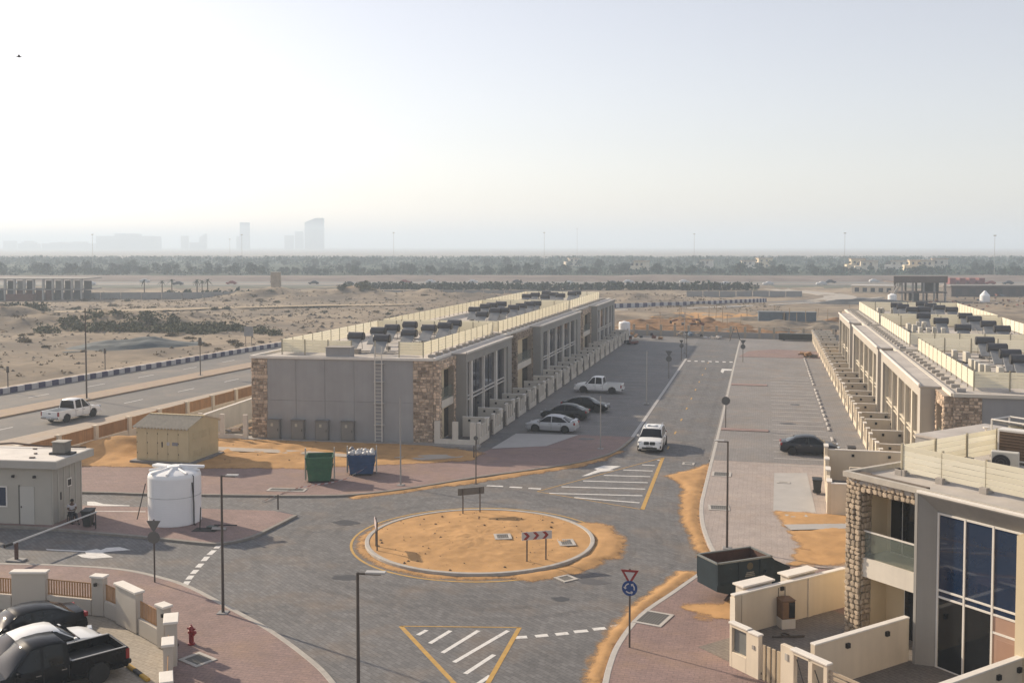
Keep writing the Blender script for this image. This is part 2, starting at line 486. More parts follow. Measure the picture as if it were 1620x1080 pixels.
# ---- left road: asphalt, median, barrier kerb, verge
lr = sheet('left_road', [rp(-75,-10.9),rp(-75,11.2),rp(60,11.2),rp(165,11.2),rp(190,14),rp(190,-10.9),rp(60,-10.9)], -.03, asphalt)
mb = MB(); ribbon(mb, [rp(-75,-.2), rp(60,-.2), rp(170,-.2)], 1.5, -1.9, -.05, .12)
struct(mb.build('median', M('median_pavers', (.36,.27,.2), .9, .12, 2, .2, 12, stain=((.42,.3,.18), .3, .5, .5))))
mb = MB(); ribbon(mb, [rp(-75,11.2), rp(60,11.2), rp(165,11.2)], 0, -3.2, -.12, .1)
struct(mb.build('roadside_path', M('path_pavers', (.42,.345,.275), .9, .1, 2, .2, 12, stain=((.45,.32,.2), .3, .5, .5))))
mb = MB(); ribbon(mb, [rp(-75,-11.5), rp(60,-11.5), rp(165,-11.5)], 0, 1.9, -.12, .35)
struct(mb.build('verge_path', M('verge_pavers', (.44,.36,.28), .9, .12, 2, .2, 12)))
# black and white painted kerb blocks
kerb = thing('painted_kerb', 'black and white painted kerb along the far side of the left road', 'kerb')
kw = M('kerb_white', (.55,.53,.53), .7, .08, 3); kb = M('kerb_dark', (.06,.055,.12), .7, .15, 3)
kme = [MB().box(-.36,.0,0,1.04,-.1,.56).mesh('kerb_block_white', kw, bevel=.03), MB().box(-.36,.0,0,1.04,-.1,.56).mesh('kerb_block_dark', kb, bevel=.03)]
ang = math.atan2(-RD.x, RD.y)
for i in range(96):
    p = rp(-28+i*1.06, -11.1)
    link('kerb_block', kme[i % 2], kerb, (p[0], p[1], 0), ang)
mark = MB()
for s_ in range(-40, 120, 9):
    for o_ in (-6.2, 6.4):
        a = rp(s_, o_-.07); b = rp(s_+3, o_-.07); c = rp(s_+3, o_+.07); d = rp(s_, o_+.07)
        mark.add([(*a,-.026),(*b,-.026),(*c,-.026),(*d,-.026)], [(0,1,2,3)])
mark.build('lane_marking', white_line, lr)

# ---- raised pavements with kerbs
def pavement(name, poly, kerbline, m, z=.12, kw_=.22, km=None):
    o = struct(MB().prism(poly, -.05, z, bottom=False).build(name, m))
    if kerbline:
        b = MB(); ribbon(b, kerbline, .02, -kw_, -.05, z+.012)
        b.build('kerb', km or kerb_m, o, bevel=.015)
    return o
def smooth_line(pts, n=4):
    out_ = []; P = [Vector(p) for p in pts]
    for i in range(len(P)-1):
        p0 = P[max(0,i-1)]; p1 = P[i]; p2 = P[i+1]; p3 = P[min(len(P)-1,i+2)]
        for k in range(n):
            t = k/n
            q = .5*((2*p1)+(p2-p0)*t+(2*p0-5*p1+4*p2-p3)*t*t+(3*p1-p0-3*p2+p3)*t**3)
            out_.append((q.x,q.y))
    out_.append(tuple(P[-1])); return out_
k1 = smooth_line([(-58,57.2),(-43.6,59.9),(-39.5,60.4),(-33,61.6),(-29,62.4),(-26.2,63.4),(-23.6,65.6),(-21.3,68.3),(-19.4,70.6),(-16.8,73.2),(-14.1,76.2),(-12.4,78.9),(-11.3,82.4),(-10.8,88.1)])
pavement('north_pavement', k1 + [(-15.4,88),(-17,82.5),(-21.2,80.1),(-21.9,77),(-26.2,77),(-44,77),(-58,72)], k1, red_pave, km=M('worn_kerb',(.27,.245,.215),.85,.15,3,.2,15))
sheet('driveway_slab', [(-21.2,80.3),(-20.8,87.3),(-15.4,88.0),(-17.1,82.4)], .126, M('pale_slab', (.45,.43,.41), .85, .06, 1, .1, 12))
k2 = smooth_line([(-62,51.6),(-50,51.2),(-40.4,51.6),(-37,51.5),(-33.8,51.4),(-30.2,51.1),(-28.9,51.3),(-28.0,52.7),(-27.75,55),(-27.6,57.6)])
pavement('gate_island', k2 + [(-29.3,58.2),(-34,57.6),(-44,56.2),(-62,54)], k2, red_pave, km=MATS['worn_kerb'])
k3 = smooth_line([(-11.5,24),(-12.6,30),(-14.2,33.5),(-15.8,35.7),(-17.6,37.5),(-20.5,39.9),(-23.3,41.8),(-26.5,43.9),(-28.7,44.9),(-31.4,45.6),(-34.6,45.5),(-37.9,45.0),(-46,43.4)])
pavement('south_pavement', k3 + [(-46,41.5),(-33,40.4),(-28.4,40.6),(-23.2,37.6),(-21.9,34),(-18.6,28),(-18,24)], [p for p in k3], red_pave)
k4 = smooth_line([(-3.9,186),(-3.9,152),(-3.8,100),(-3.8,71.4),(-3.77,66),(-3.46,61.5),(-2.9,57.6),(-2.45,55.2),(-2.5,53.6),(-2.95,52.3),(-4.13,48.8),(-5.24,45.5),(-5.75,42),(-5.8,39.4),(-5.65,36),(-5.4,24)])
up = [p for p in k4 if p[1] >= 54.4]; lo_ = [p for p in k4 if p[1] < 54.6]
pavement('east_pavement', [(-3.9,94),(9.2,94)] + [(9.2,76),(4.4,76),(4.2,66),(10,60),(10,54)] + [p for p in up if p[1] < 94][::-1], None, pale_pave)
struct(MB().prism([(-3.9,80),(9.2,80),(9.2,186),(-3.9,186)], -.05, .127, bottom=False).build('parking_apron', bay_pave))
pavement('south_east_pavement', lo_ + [(12,24),(12,50),(8,54)] , None, red_pave, z=.121)
b = MB(); ribbon(b, k4, .02, .26, -.05, .134); struct(b.build('east_kerb', M('white_kerb', (.5,.47,.43), .8, .1, 3), bevel=.015))
# left parking (in the building's shade) and the flush kerb line beside it
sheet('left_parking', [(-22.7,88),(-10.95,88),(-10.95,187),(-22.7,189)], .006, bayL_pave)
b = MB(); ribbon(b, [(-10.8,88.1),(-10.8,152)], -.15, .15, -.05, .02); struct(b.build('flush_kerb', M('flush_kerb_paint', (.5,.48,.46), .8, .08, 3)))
# red bands across the parking apron
for ya, yb in ((93.1,94.2),(123.6,125)):
    struct(MB().box(-3.5,.6,ya,yb,.1,.19).build('red_island', M('red_island_pavers', (.31,.215,.19), .85, .12, 2), bevel=.02))
struct(MB().prism([(-3.4,155.5),(9,155.5),(9,166),(2,168),(-2.2,164)], .1, .15).build('red_pavement', red_pave))
b = MB()
for i in range(22):
    y = 79.3 + i*2.55
    b.box(.95, 5.5, y-.055, y+.055, .128, .1335)
    b.box(-3.4, .0, y*1.0-.04, y+.04, .128, .1325) if False else None
struct(b.build('parking_line', M('bay_line_paint', (.6,.57,.53), .8, .12, 5, stain=((.34,.3,.27), 2.5, .55, .7))))
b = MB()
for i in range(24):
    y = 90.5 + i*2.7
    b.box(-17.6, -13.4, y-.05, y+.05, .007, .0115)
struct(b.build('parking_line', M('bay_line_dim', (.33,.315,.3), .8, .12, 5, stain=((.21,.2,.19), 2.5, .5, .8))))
# pale slab and sand by the near villa
sheet('driveway_slab', [(.92,76.4),(3.2,77),(3.3,65.2),(.75,65.4)], .131, MATS['pale_slab'])
sand_patch('sand_patch', [(.9,65.3),(5,65.3),(6.5,63.3),(1.5,62)], .131, .06, .25, .15)
sand_patch('sand_patch', [(1.8,60.9),(4.8,62.6),(8,58),(3.4,55.8),(2.3,57.6)], .131, .05, .25, .25)
sheet('garden_path', [(1.3,62.1),(5.4,63.4),(5.6,62.4),(1.7,61)], .19, MATS['pale_slab'])

def strip_pts(a, b_, w_):
    a = Vector(a); b_ = Vector(b_); d = (b_-a).normalized(); n = Vector((-d.y,d.x))*w_/2
    return [tuple(a-n), tuple(b_-n), tuple(b_+n), tuple(a+n)]
# ---- roundabout
RC = (-15.25, 55.35); RR = 6.4
ring = [(RC[0]+RR*math.cos(t), RC[1]+RR*math.sin(t)) for t in [2*math.pi*i/72 for i in range(72)]]
b = MB(); ribbon(b, ring, 0, .24, -.05, .17, True); struct(b.build('roundabout_kerb', M('roundabout_kerb', (.46,.43,.39), .8, .12, 3, .2, 14), bevel=.02))
xs = []; vs = []; fs = []
nr, na = 44, 150
for j in range(nr+1):
    r = (RR-.2)*j/nr
    for i in range(na):
        t = 2*math.pi*i/na; x = RC[0]+r*math.cos(t); y = RC[1]+r*math.sin(t)
        z = .13 + .17*(1-(j/nr)**2) + (.06*fbm(x,y,.7,4) + .03*fbm(x,y,2.6,3) + .012*fbm(x,y,6,2))*(1-(j/nr)**6)
        vs.append((x,y,z))
for j in range(nr):
    for i in range(na): fs.append((j*na+i, j*na+(i+1)%na, (j+1)*na+(i+1)%na, (j+1)*na+i))
struct(MB().add(vs, fs).build('roundabout_sand', sand_o, smooth=True))
def arc(r, a0, a1, n=40): return [(RC[0]+r*math.cos(rad(a0+(a1-a0)*i/n)), RC[1]+r*math.sin(rad(a0+(a1-a0)*i/n))) for i in range(n+1)]
b = MB(); ribbon(b, arc(RR+.75,0,360,90), -.07,.07, .003,.008); struct(b.build('yellow_line', yellow_line))
b = MB(); ribbon(b, arc(RR+.22,0,360,90), -.06,.06, .003,.008); struct(b.build('yellow_line', yellow_line))
sand_patch('drifted_sand', arc(RR+.05,-62,48,24) + arc(RR+1.55,38,-10,14) + arc(RR+1.1,-14,-55,10), .0, .09, .2, .22, .35)
sand_patch('drifted_sand', arc(RR+.05,100,330,30) + arc(RR+.3,330,100,30), .0, .05, .15, .08, .5)

# stones, clods and twigs lying on the sand
mb = MB(); r = random.Random(77)
def clod(mb, x, y, z, s_, r):
    a = r.uniform(0,6)
    b_ = [(x+s_*math.cos(a+t)*r.uniform(.7,1.3), y+s_*math.sin(a+t)*r.uniform(.7,1.3), z-.02) for t in (0,1.26,2.5,3.8,5)]
    mb.add(b_ + [(x+r.uniform(-.3,.3)*s_, y+r.uniform(-.3,.3)*s_, z+s_*r.uniform(.4,.8))], [(0,1,5),(1,2,5),(2,3,5),(3,4,5),(4,0,5)])
for i in range(130):
    t = r.uniform(0,6.283); q = RR*.95*math.sqrt(r.random())
    clod(mb, RC[0]+q*math.cos(t), RC[1]+q*math.sin(t), .14+.17*(1-(q/RR)**2), r.choice((.02,.03,.03,.05,.09)), r)
for i in range(260):
    x, y = r.uniform(-56,-23), r.uniform(67,79)
    if dist_poly(x, y, [(-58,67),(-47,68),(-40.6,69.2),(-32.6,71),(-25.2,74.6),(-22,77),(-27,80),(-43.5,79),(-56,78)]) > .3: clod(mb, x, y, .24, r.choice((.03,.04,.06,.1)), r)
stuff(mb.build('pebbles', M('pebble', (.3,.2,.12), .95, .2, 3, island=.5)))
# worn tyre tracks and oil spots on the paving
tyre = bpy.data.materials.new('tyre_track'); tyre.use_nodes = True
def _ty():
    N = tyre.node_tree.nodes; L = tyre.node_tree.links; b = N['Principled BSDF']; b.inputs['Base Color'].default_value = (.055,.05,.048,1); b.inputs['Roughness'].default_value = .7
    tc = N.new('ShaderNodeTexCoord'); n_ = N.new('ShaderNodeTexNoise'); n_.inputs['Scale'].default_value = .5; n_.inputs['Detail'].default_value = 7; n_.inputs['Roughness'].default_value = .7
    L.new(tc.outputs['Object'], n_.inputs['Vector']); r_ = N.new('ShaderNodeMapRange'); r_.inputs[1].default_value = .38; r_.inputs[2].default_value = .75; r_.inputs[4].default_value = .15
    L.new(n_.outputs[0], r_.inputs[0]); L.new(r_.outputs[0], b.inputs['Alpha'])
_ty()
for k, (rr_, wd_, a0, a1) in enumerate(((2.1,.5,0,360),(3.6,.5,10,300),(4.6,.4,150,380),(5.9,.45,190,340))):
    mb = MB(); q = arc(RR+rr_, a0, a1, 80); mb2 = []
    for a, c in zip(q, q[1:]): mb.add([(*x_, .0035+.0002*k) for x_ in (strip_pts(a, c, wd_))], [(0,1,2,3)])
    struct(mb.build('tyre_track', tyre))
for k, x in enumerate((-9.6,-7.95,-6.3,-4.7)):
    struct(MB().sheet([(x-.2,70),(x+.2,70),(x+.22,150),(x-.22,150)], .0045).build('tyre_track', tyre))
oil = M('oil_stain', (.05,.047,.045), .5, .2, 3); r = random.Random(8)
for x, y, s_, z in ((-16.5,92.6,.5,.0125),(-17.2,99.3,.6,.0125),(-16,106,.45,.0125),(-17.6,118.5,.5,.0125),(-14.5,86.2,.5,.131),(3,90,.4,.1345),(2.4,98,.5,.1345),(3.4,110,.4,.1345),(-20,47.5,.5,.0055),(-9,47,.35,.0055),(-24,57,.6,.0055),(-27.5,36.4,.5,.026),(-25,32.5,.4,.026)):
    struct(MB().sheet([(x+s_*1.4*math.cos(t)*r.uniform(.6,1.2), y+s_*math.sin(t)*r.uniform(.6,1.2)) for t in [2*math.pi*i/14 for i in range(14)]], z).build('oil_stain', oil))
# ---- drifts of sand along the kerbs
sand_patch('drifted_sand', [(-3.85,79.2),(-5.0,76.6),(-6.5,74.3),(-5.4,72),(-4.95,70.2),(-4.9,67),(-4.7,64.3),(-4.45,62),(-3.95,60.1),(-3.6,57.8),(-2.9,55.0),(-2.55,55),(-3.2,59),(-3.75,63),(-3.82,70)], 0, .1, .2, .2, .3)
sand_patch('drifted_sand', [(-3.0,52.5),(-4.2,48.9),(-5.3,45.5),(-5.8,42),(-5.85,39),(-5.7,36),(-6.1,36),(-6.35,39),(-6.3,42),(-5.9,45.6),(-4.95,48.9),(-3.9,52.4)], 0, .1, .2, .15, .35)
sand_patch('drifted_sand', [(-26.2,63.2),(-21.3,68.2),(-16.8,73.1),(-14.1,76.0),(-12.2,79),(-11.5,82.3),(-11.0,82.3),(-11.8,78.6),(-13.5,75.5),(-16.3,72.3),(-20.6,67.7),(-25.7,62.7)], 0, .06, .2, .2, .3)
sand_patch('sand_ground', [(-58,66.2),(-47,67),(-40.6,68.2),(-32.6,69.9),(-25.2,73.6),(-21.6,75.6),(-21.6,78.6),(-27,80.5),(-43.5,79.4),(-56,79)], .121, .12, .32, .35, .15, relief=.1,
    heaps=[(-50.0,72.5,2.2,1.0),(-53.5,70.5,2.0,.6),(-48.5,74.8,1.4,.5)])
sand_patch('spilled_sand', [(-.5,48.6),(1.8,49.4),(1,46.6),(-1.8,45.6),(-3.4,47)], .131, .012, .25, .6, .05)
sand_patch('spilled_sand', [(2.2,57.4),(5,58),(4.4,55.4),(1.6,54.6)], .131, .03, .25, .5, .05)
sheet('garden_path', [(-42.5,73.7),(-34.8,74.0),(-30.5,73.7),(-30.6,74.7),(-34.8,75.2),(-42.6,75.1)], .29, M('path_slab', (.46,.4,.34), .85, .08, 1, .1, 12))
MB().prism([(-27.4,74.6),(-25,74.2),(-22.4,75.9),(-22.2,77),(-25,76.2)], .05, .27).build('garden_path', MATS['path_slab'])
struct(bpy.data.objects['garden_path.002']) if 'garden_path.002' in bpy.data.objects else None
# plinth path at the foot of the left houses
struct(MB().prism([(-43.2,79.0),(-28,80.2),(-22.3,80.2),(-22.3,81.2),(-28,81.5),(-43.2,80.3)], -.05, .22).build('building_apron', concrete, bevel=.02))
# the yard at bottom left
sheet('yard', [(-46,24),(-18.4,24),(-18.8,28.2),(-22,34.1),(-23.2,37.5),(-28.4,40.2),(-33,40.3),(-46,41.5)], .02, yard_pave)

# ---- painted markings
def strip(a, b_, w_, z=.006):
    a = Vector(a); b_ = Vector(b_); d = (b_-a).normalized(); n = Vector((-d.y,d.x))*w_/2
    return [(*(a-n),z),(*(b_-n),z),(*(b_+n),z),(*(a+n),z)]
def lines(name, segs, w_, m, z=.006):
    b = MB()
    for a, c in segs: b.add(strip(a, c, w_, z), [(0,1,2,3)])
    return struct(b.build(name, m))
# hatched triangle, north
A, B_, C_ = Vector((-7.45,80.6)), Vector((-7.2,64.3)), Vector((-14.6,67.4))
lines('yellow_line', [(A,B_)], .26, yellow_line, .008)
lines('yellow_line', [(B_,C_),(C_,A)], .09, yellow_line, .008)
hs_ = []
for i in range(8):
    t = .03 + i*.118
    p = A.lerp(B_, t+.04); q = A.lerp(C_, min(1,(t+.02)*1.35)) if t*1.35 < .95 else C_.lerp(B_, (t*1.35-.95)/.65)
    hs_.append((p + Vector((-.35,0)), q + Vector((.35,-.05))))
lines('hatch_marking', hs_, .2, white_line)
b = [( (-18.33,68.23), (-17.19,68.31) ), ( (-16.72,68.23), (-15.84,68.26) ), ( (-15.38,68.18), (-14.51,68.20) )]
lines('give_way_dash', b, .3, white_line)
# hatched triangle, south
A, B_, C_ = Vector((-15.13,41.93)), Vector((-10.09,43.00)), Vector((-9.9,35.2))
lines('yellow_line', [(A,B_)], .09, yellow_line, .008)
lines('yellow_line', [(A,C_),(B_,C_)], .2, yellow_line, .008)
lines('hatch_marking', [((-14.08,41.13),(-13.90,41.77)),((-13.30,40.38),(-12.88,41.94)),((-12.49,39.55),(-11.72,42.23)),((-11.76,38.74),(-10.48,42.53)),((-11.02,37.79),(-10.40,39.86)),((-10.35,36.83),(-10.03,37.85))], .2, white_line)
lines('give_way_dash', [((-10.06,41.82),(-9.53,42.02)),((-9.21,42.17),(-8.72,42.43)),((-8.42,42.58),(-7.92,42.85)),((-7.71,43.05),(-7.16,43.33)),((-6.97,43.53),(-6.46,43.80)),((-6.25,44.01),(-5.77,44.36))], .3, white_line)
lines('give_way_dash', [((-29.04,51.32),(-28.85,50.50)),((-28.77,50.16),(-28.62,49.37)),((-28.54,49.04),(-28.33,48.30)),((-28.20,47.88),(-28.05,47.26)),((-27.90,46.88),(-27.76,46.28)),((-27.66,46.00),(-27.49,45.43)),((-27.37,45.16),(-27.16,44.53))], .3, white_line)
lines('give_way_dash', [((-10.4+i*.98,149.3),(-9.95+i*.98,149.35)) for i in range(7)], 1.1, white_line)
lines('centre_dash', [((-7.4,y),(-7.4,y+1.3)) for y in range(84,150,7)], .14, yellow_line)
def arrow(name, pts):
    return struct(MB().sheet(pts, .006).build(name, white_line))
arrow('road_arrow', [(-37.80,48.22),(-35.49,48.41),(-35.12,48.88),(-34.78,48.76),(-34.73,49.19),(-34.12,49.49),(-33.19,49.15),(-33.92,48.76),(-34.32,48.47),(-34.38,48.34),(-33.34,47.77),(-34.29,47.30),(-34.95,47.38),(-35.46,47.68),(-35.11,47.95),(-35.38,48.25),(-37.62,48.05)])
arrow('road_arrow', [(-12.49,72.66),(-11.72,75.00),(-12.02,75.37),(-11.50,76.63),(-10.22,76.71),(-10.82,75.22),(-10.47,75.08),(-11.40,74.42),(-12.09,72.97)])
arrow('road_arrow', [(-5.29,137.46),(-5.26,141.04),(-3.76,140.68),(-3.72,139.25),(-4.86,138.98),(-4.92,136.17)])
arrow('road_arrow', [(-42.24,57.90),(-41.76,58.02),(-40.80,57.57),(-39.00,57.68),(-38.91,57.54),(-40.66,57.11),(-41.62,57.04)])
lines('white_line', [((-40.36,55.42),(-36.85,56.12))], .12, white_line, .127)
sheet('painted_shadow', [(-8.75,49.87),(-8.47,50.24),(-7.66,50.14),(-7.04,49.79),(-7.69,49.34),(-8.47,49.35)], .004, M('painted_shadow', (.09,.085,.085), .6, .1, 2))  # dark sheet painted on the road as the chevron board's cast shadow

# ================================================================== BUILDINGS
curtain_glass = bpy.data.materials.new('curtained_glass'); curtain_glass.use_nodes = True
def _cg():
    N = curtain_glass.node_tree.nodes; L = curtain_glass.node_tree.links; b = N['Principled BSDF']
    b.inputs['Roughness'].default_value = .06; b.inputs['Specular IOR Level'].default_value = .6
    tc = N.new('ShaderNodeTexCoord'); wv = N.new('ShaderNodeTexNoise'); mp = N.new('ShaderNodeMapping')
    mp.inputs['Scale'].default_value = (3, 3, .02); L.new(tc.outputs['Object'], mp.inputs[0]); L.new(mp.outputs[0], wv.inputs[0])
    wv.inputs['Scale'].default_value = 1.6
    cr = N.new('ShaderNodeValToRGB'); cr.color_ramp.elements[0].position = .4; cr.color_ramp.elements[1].position = .65
    cr.color_ramp.elements[0].color = (.012,.016,.026,1); cr.color_ramp.elements[1].color = (.06,.06,.065,1)
    L.new(wv.outputs[0], cr.inputs[0]); L.new(cr.outputs[0], b.inputs['Base Color'])
_cg()
balu = M('balustrade_glass', (.25,.29,.25), .06, .1, 1, spec=.8)
balu.node_tree.nodes['Principled BSDF'].inputs['Alpha'].default_value = .3
curtain_glass_r = M('tan_glass', (.17,.14,.11), .08, .3, .8, spec=.7)

def stones_on(mb, o, u, v, w_, h_, n, size=.3, dep=.05, seed=1):
    """irregular stones on a rectangle o + u*[0,w] + v*[0,h], standing out along n"""
    r = random.Random(seed); o = Vector(o); u = Vector(u).normalized(); v = Vector(v).normalized(); n = Vector(n).normalized()
    y = 0
    while y < h_ - .05:
        hh = min(size*r.uniform(.55, 1.0), h_-y); x = -r.uniform(0, size*.5)
        while x < w_ - .04:
            ww = size*r.uniform(.6, 1.5); a = max(0, x); b_ = min(w_, x+ww)
            if b_ - a > .06:
                g_ = .022; d = dep*r.uniform(.5, 1.3)
                def P(px, py, k): return o + u*px + v*py + n*k
                j = lambda s_: r.uniform(-1,1)*s_*.14
                c = [(a+g_, y+g_), (b_-g_, y+g_), (b_-g_, y+hh-g_), (a+g_, y+hh-g_)]
                base = [P(cx+j(ww)*1.1, cy+j(hh)*1.1, -.005) for cx, cy in c]
                k = .16
                top = [P(cx + (.5*(a+b_)-cx)*k + j(ww)*.5, cy + (y+hh/2-cy)*k + j(hh)*.5, d) for cx, cy in c]
                mb.add(base + top + [P(.5*(a+b_)+j(ww), y+hh/2+j(hh), d*1.25)],
                       [(0,1,5,4),(1,2,6,5),(2,3,7,6),(3,0,4,7),(4,5,8),(5,6,8),(6,7,8),(7,4,8)])
            x += ww
        y += hh
    return mb

def townhouses(name, label, group, xf, sg, Y0, Y1, box, bays, glazing, ends=(True, True), z=7.0, skew=0, stone_front=True, gm=None, boxm=None):
    """one block. p runs from the recessed front (0) backwards; sg=+1 faces +X"""
    T = thing(name, label, 'building', (xf, 0, 0), 0, group)
    def X(p): return -sg*p
    def bx(mb, p0, p1, y0, y1, z0, z1): return mb.box(X(p0), X(p1), y0, y1, z0, z1)
    D = 15.6
    # body
    mb = MB(); mb.prism([(X(0),Y0),(X(D),Y0-skew),(X(D),Y1),(X(0),Y1)], -.1, z-.02)
    mb.build('wall', grey_wall, T)
    # parapet lip and roof
    mb = MB(); mb.prism([(X(.25),Y0+.25),(X(D-.25),Y0+.25-skew),(X(D-.25),Y1-.25),(X(.25),Y1-.25)], z-.02, z+.03)
    rf = mb.build('roof', roof_m, T)
    mb = MB()
    q = [(X(-.06),Y0-.06),(X(D+.06),Y0-.06-skew),(X(D+.06),Y1+.06),(X(-.06),Y1+.06)]
    for a, b_ in zip(q, q[1:]+q[:1]):
        mb.wall(a, b_, .13, z-.02, z+.2, .13)
    mb.build('parapet', white_wall if sg < 0 else cap_m, rf)
    # projecting box: frame round the glazing
    b0, b1 = box; P = -1.5
    g0, g1 = glazing[0], glazing[-1]
    mb = MB()
    bx(mb, P, 0, b0, g0-.02, 0, 7.05); bx(mb, P, 0, g1+.02, b1, 0, 7.05)
    bx(mb, P+.002, 0, g0-.02, g1+.02, 6.35, 7.05); bx(mb, P+.002, 0, g0-.02, g1+.02, 0, .25)
    bx(mb, P+.5, 0, g0-.02, g1+.02, .25, 6.35)
    mb.build('projecting_frame', boxm or greybox_wall, T)
    mb = MB(); bx(mb, P-.12, .1, b0-.1, b1+.1, 7.05, 7.17)
    mb.build('canopy', roof_m, T, bevel=.015)
    mb = MB(); bx(mb, P-.14, P-.02, b0-.12, b1+.12, 7.17, 7.3)
    mb.build('canopy_lip', cap_m, T)
    # glazing bays
    gm = gm or (curtain_glass if sg > 0 else curtain_glass_r)
    zt = 3.25
    for i in range(len(glazing)-1):
        a, c = glazing[i], glazing[i+1]
        fr = MB()
        pier = .22 if i % 2 == 1 else .09
        bx(fr, P+.18, P+.5, a-pier, a+pier, .25, 6.35)
        if i == len(glazing)-2: bx(fr, P+.18, P+.5, c-.05, c+.05, .25, 6.35)
        for zz in (zt, zt-.33, 6.3, .3): bx(fr, P+.3, P+.5, a+pier, c-.09, zz-.045, zz+.045)
        m_ = (a+c)/2
        W = fr.build('window', frame_w if sg > 0 else MATS.get('cream_frame') or M('cream_frame', (.8,.72,.58), .5, .03, 2), T)
        for zl, zh in ((zt+.045, 6.255), (.345, zt-.375), (zt-.285, zt-.045)):
            if zl == zt+.045: bx(MB(), P+.38, P+.5, m_-.025, m_+.025, .3, 6.3).build('glazing_bar', metal_d if sg > 0 else frame_w, W)
            bx(MB(), P+.42, P+.46, a+pier, m_-.03, zl, zh).build('pane', gm, W)
            bx(MB(), P+.42, P+.46, m_+.03, c-.09, zl, zh).build('pane', gm, W)
    # balcony bays framed in stone
    for k, (y0, y1) in enumerate(bays):
        near = k == 0
        F = -.55
        mb = MB()
        cw = 1.15
        bx(mb, F, 0, y0, y0+.55, 0, 7.0); bx(mb, F, 0, y1-.55, y1, 0, 7.0); bx(mb, F, 0, y0+.55, y1-.55, 6.2, 7.0)
        st = mb.build('stone_frame', stone_base, T)
        sm = MB()
        nx_ = sg
        for (ya, yb, za, zb) in ((y0,y0+.55,0,7.0),(y1-.55,y1,0,7.0),(y0+.55,y1-.55,6.2,7.0)):
            stones_on(sm, (X(F), ya, za), (0,1,0), (0,0,1), yb-ya, zb-za, (nx_,0,0), seed=int(ya*7)+k)
        stones_on(sm, (X(F), y0, 0), (sg,0,0) if False else (-sg,0,0), (0,0,1), .55, 7.0, (0,-1,0), seed=3+k)
        stuff(sm.build('stone_cladding', stone_m, st))
        bw = MB(); bx(bw, -.03, .0, y0+.55, y1-.55, .1, 6.2); bw.build('balcony_wall', cream_wall, T)
        ba = MB(); bx(ba, F+.05, -.03, y0+.55, y1-.55, 2.9, 3.55); B = ba.build('balcony', white_wall, T)
        bx(MB(), F+.1, F+.13, y0+.56, y1-.56, 3.55, 4.6).build('balcony_glass', balu, B)
        dr = MB(); yc = y0 + (y1-y0)*.62
        bx(dr, -.06, -.03, yc, y1-.6, 3.56, 5.9); bx(dr, -.06, -.03, yc, y1-.6, .15, 2.6)
        dd = dr.build('balcony_door', glass_d, T)
    # end wall: panels with joints between them, stone at the corner
    if ends[0]:
        s0 = 1.65
        n_p = 5; a0 = s0; a1 = D-1.35
        for i in range(n_p):
            for zz0, zz1 in ((0,3.45),(3.475,6.96)):
                pa = a0+(a1-a0)*i/n_p+.012; pb = a0+(a1-a0)*(i+1)/n_p-.012
                ya = Y0-skew*pa/D; yb = Y0-skew*pb/D
                MB().prism([(X(pa),ya+.01),(X(pa),ya-.05),(X(pb),yb-.05),(X(pb),yb+.01)], zz0, zz1).build('wall_panel', grey_wall, T)
        for pa, pb, ss in ((-.02, s0, 5), (D-1.35, D+.02, 9)):
            ya = Y0-skew*pa/D; yb = Y0-skew*pb/D
            s_ = MB().prism([(X(pa),ya+.01),(X(pa),ya-.07),(X(pb),yb-.07),(X(pb),yb+.01)], 0, 6.98).build('stone_corner', stone_base, T)
            sm = MB(); u = Vector((X(pb)-X(pa), yb-ya, 0))
            stones_on(sm, (X(pa), ya-.07, 0), u, (0,0,1), u.length, 6.96, (0,-1,0), size=.34 if sg > 0 else .26, dep=.07, seed=ss)
            stuff(sm.build('stone_cladding', stone_m, s_))
    # concrete feet under the roof screen and small upstands on the parapet
    up_ = MB().box(-.28,.28,-.2,.2,0,.24).mesh('upstand', M('upstand_block', (.42,.39,.36), .85, .12, 4), bevel=.02)
    y = Y0+2.0
    while y < Y1-.5:
        link('upstand', up_, rf, (X(.75), y, z+.03)); y += 2.05
    return T, X

def roof_screen(label, x0, x1, y0, y1, zb, zt, sides='nsew', gap=None, pitch=2.05):
    """slatted screen round a roof: posts are parts, slats joined per side"""
    T = thing('roof_screen', label, 'screen', (x0, y0, 0), 0, 'cream slatted screens round the roofs')
    pm = MATS.get('_post') or MB().box(-.04,.04,-.04,.04,zb-.25,zt+.05).mesh('post', screen_post); MATS['_post'] = pm
    segs = {'s':((x0,y0),(x1,y0)), 'e':((x1,y0),(x1,y1)), 'n':((x1,y1),(x0,y1)), 'w':((x0,y1),(x0,y0))}
    for k in sides:
        a, b_ = Vector(segs[k][0]), Vector(segs[k][1]); n = max(1, round((b_-a).length/pitch)); d = (b_-a)/n
        sl = MB()
        for i in range(n):
            p = a + d*i - Vector((x0,y0)); q = p + d
            link('post', pm, T, (p.x, p.y, 0))
            if gap and k == gap[0] and gap[1] <= i < gap[2]: continue
            e = d.normalized()*.05
            for j in range(5):
                za = zb + j*(zt-zb)/5
                sl.wall(p+e, q-e, .015, za+.008, za+(zt-zb)/5-.012, .015)
        stuff(sl.build('slats', screen_m, T))
    return T

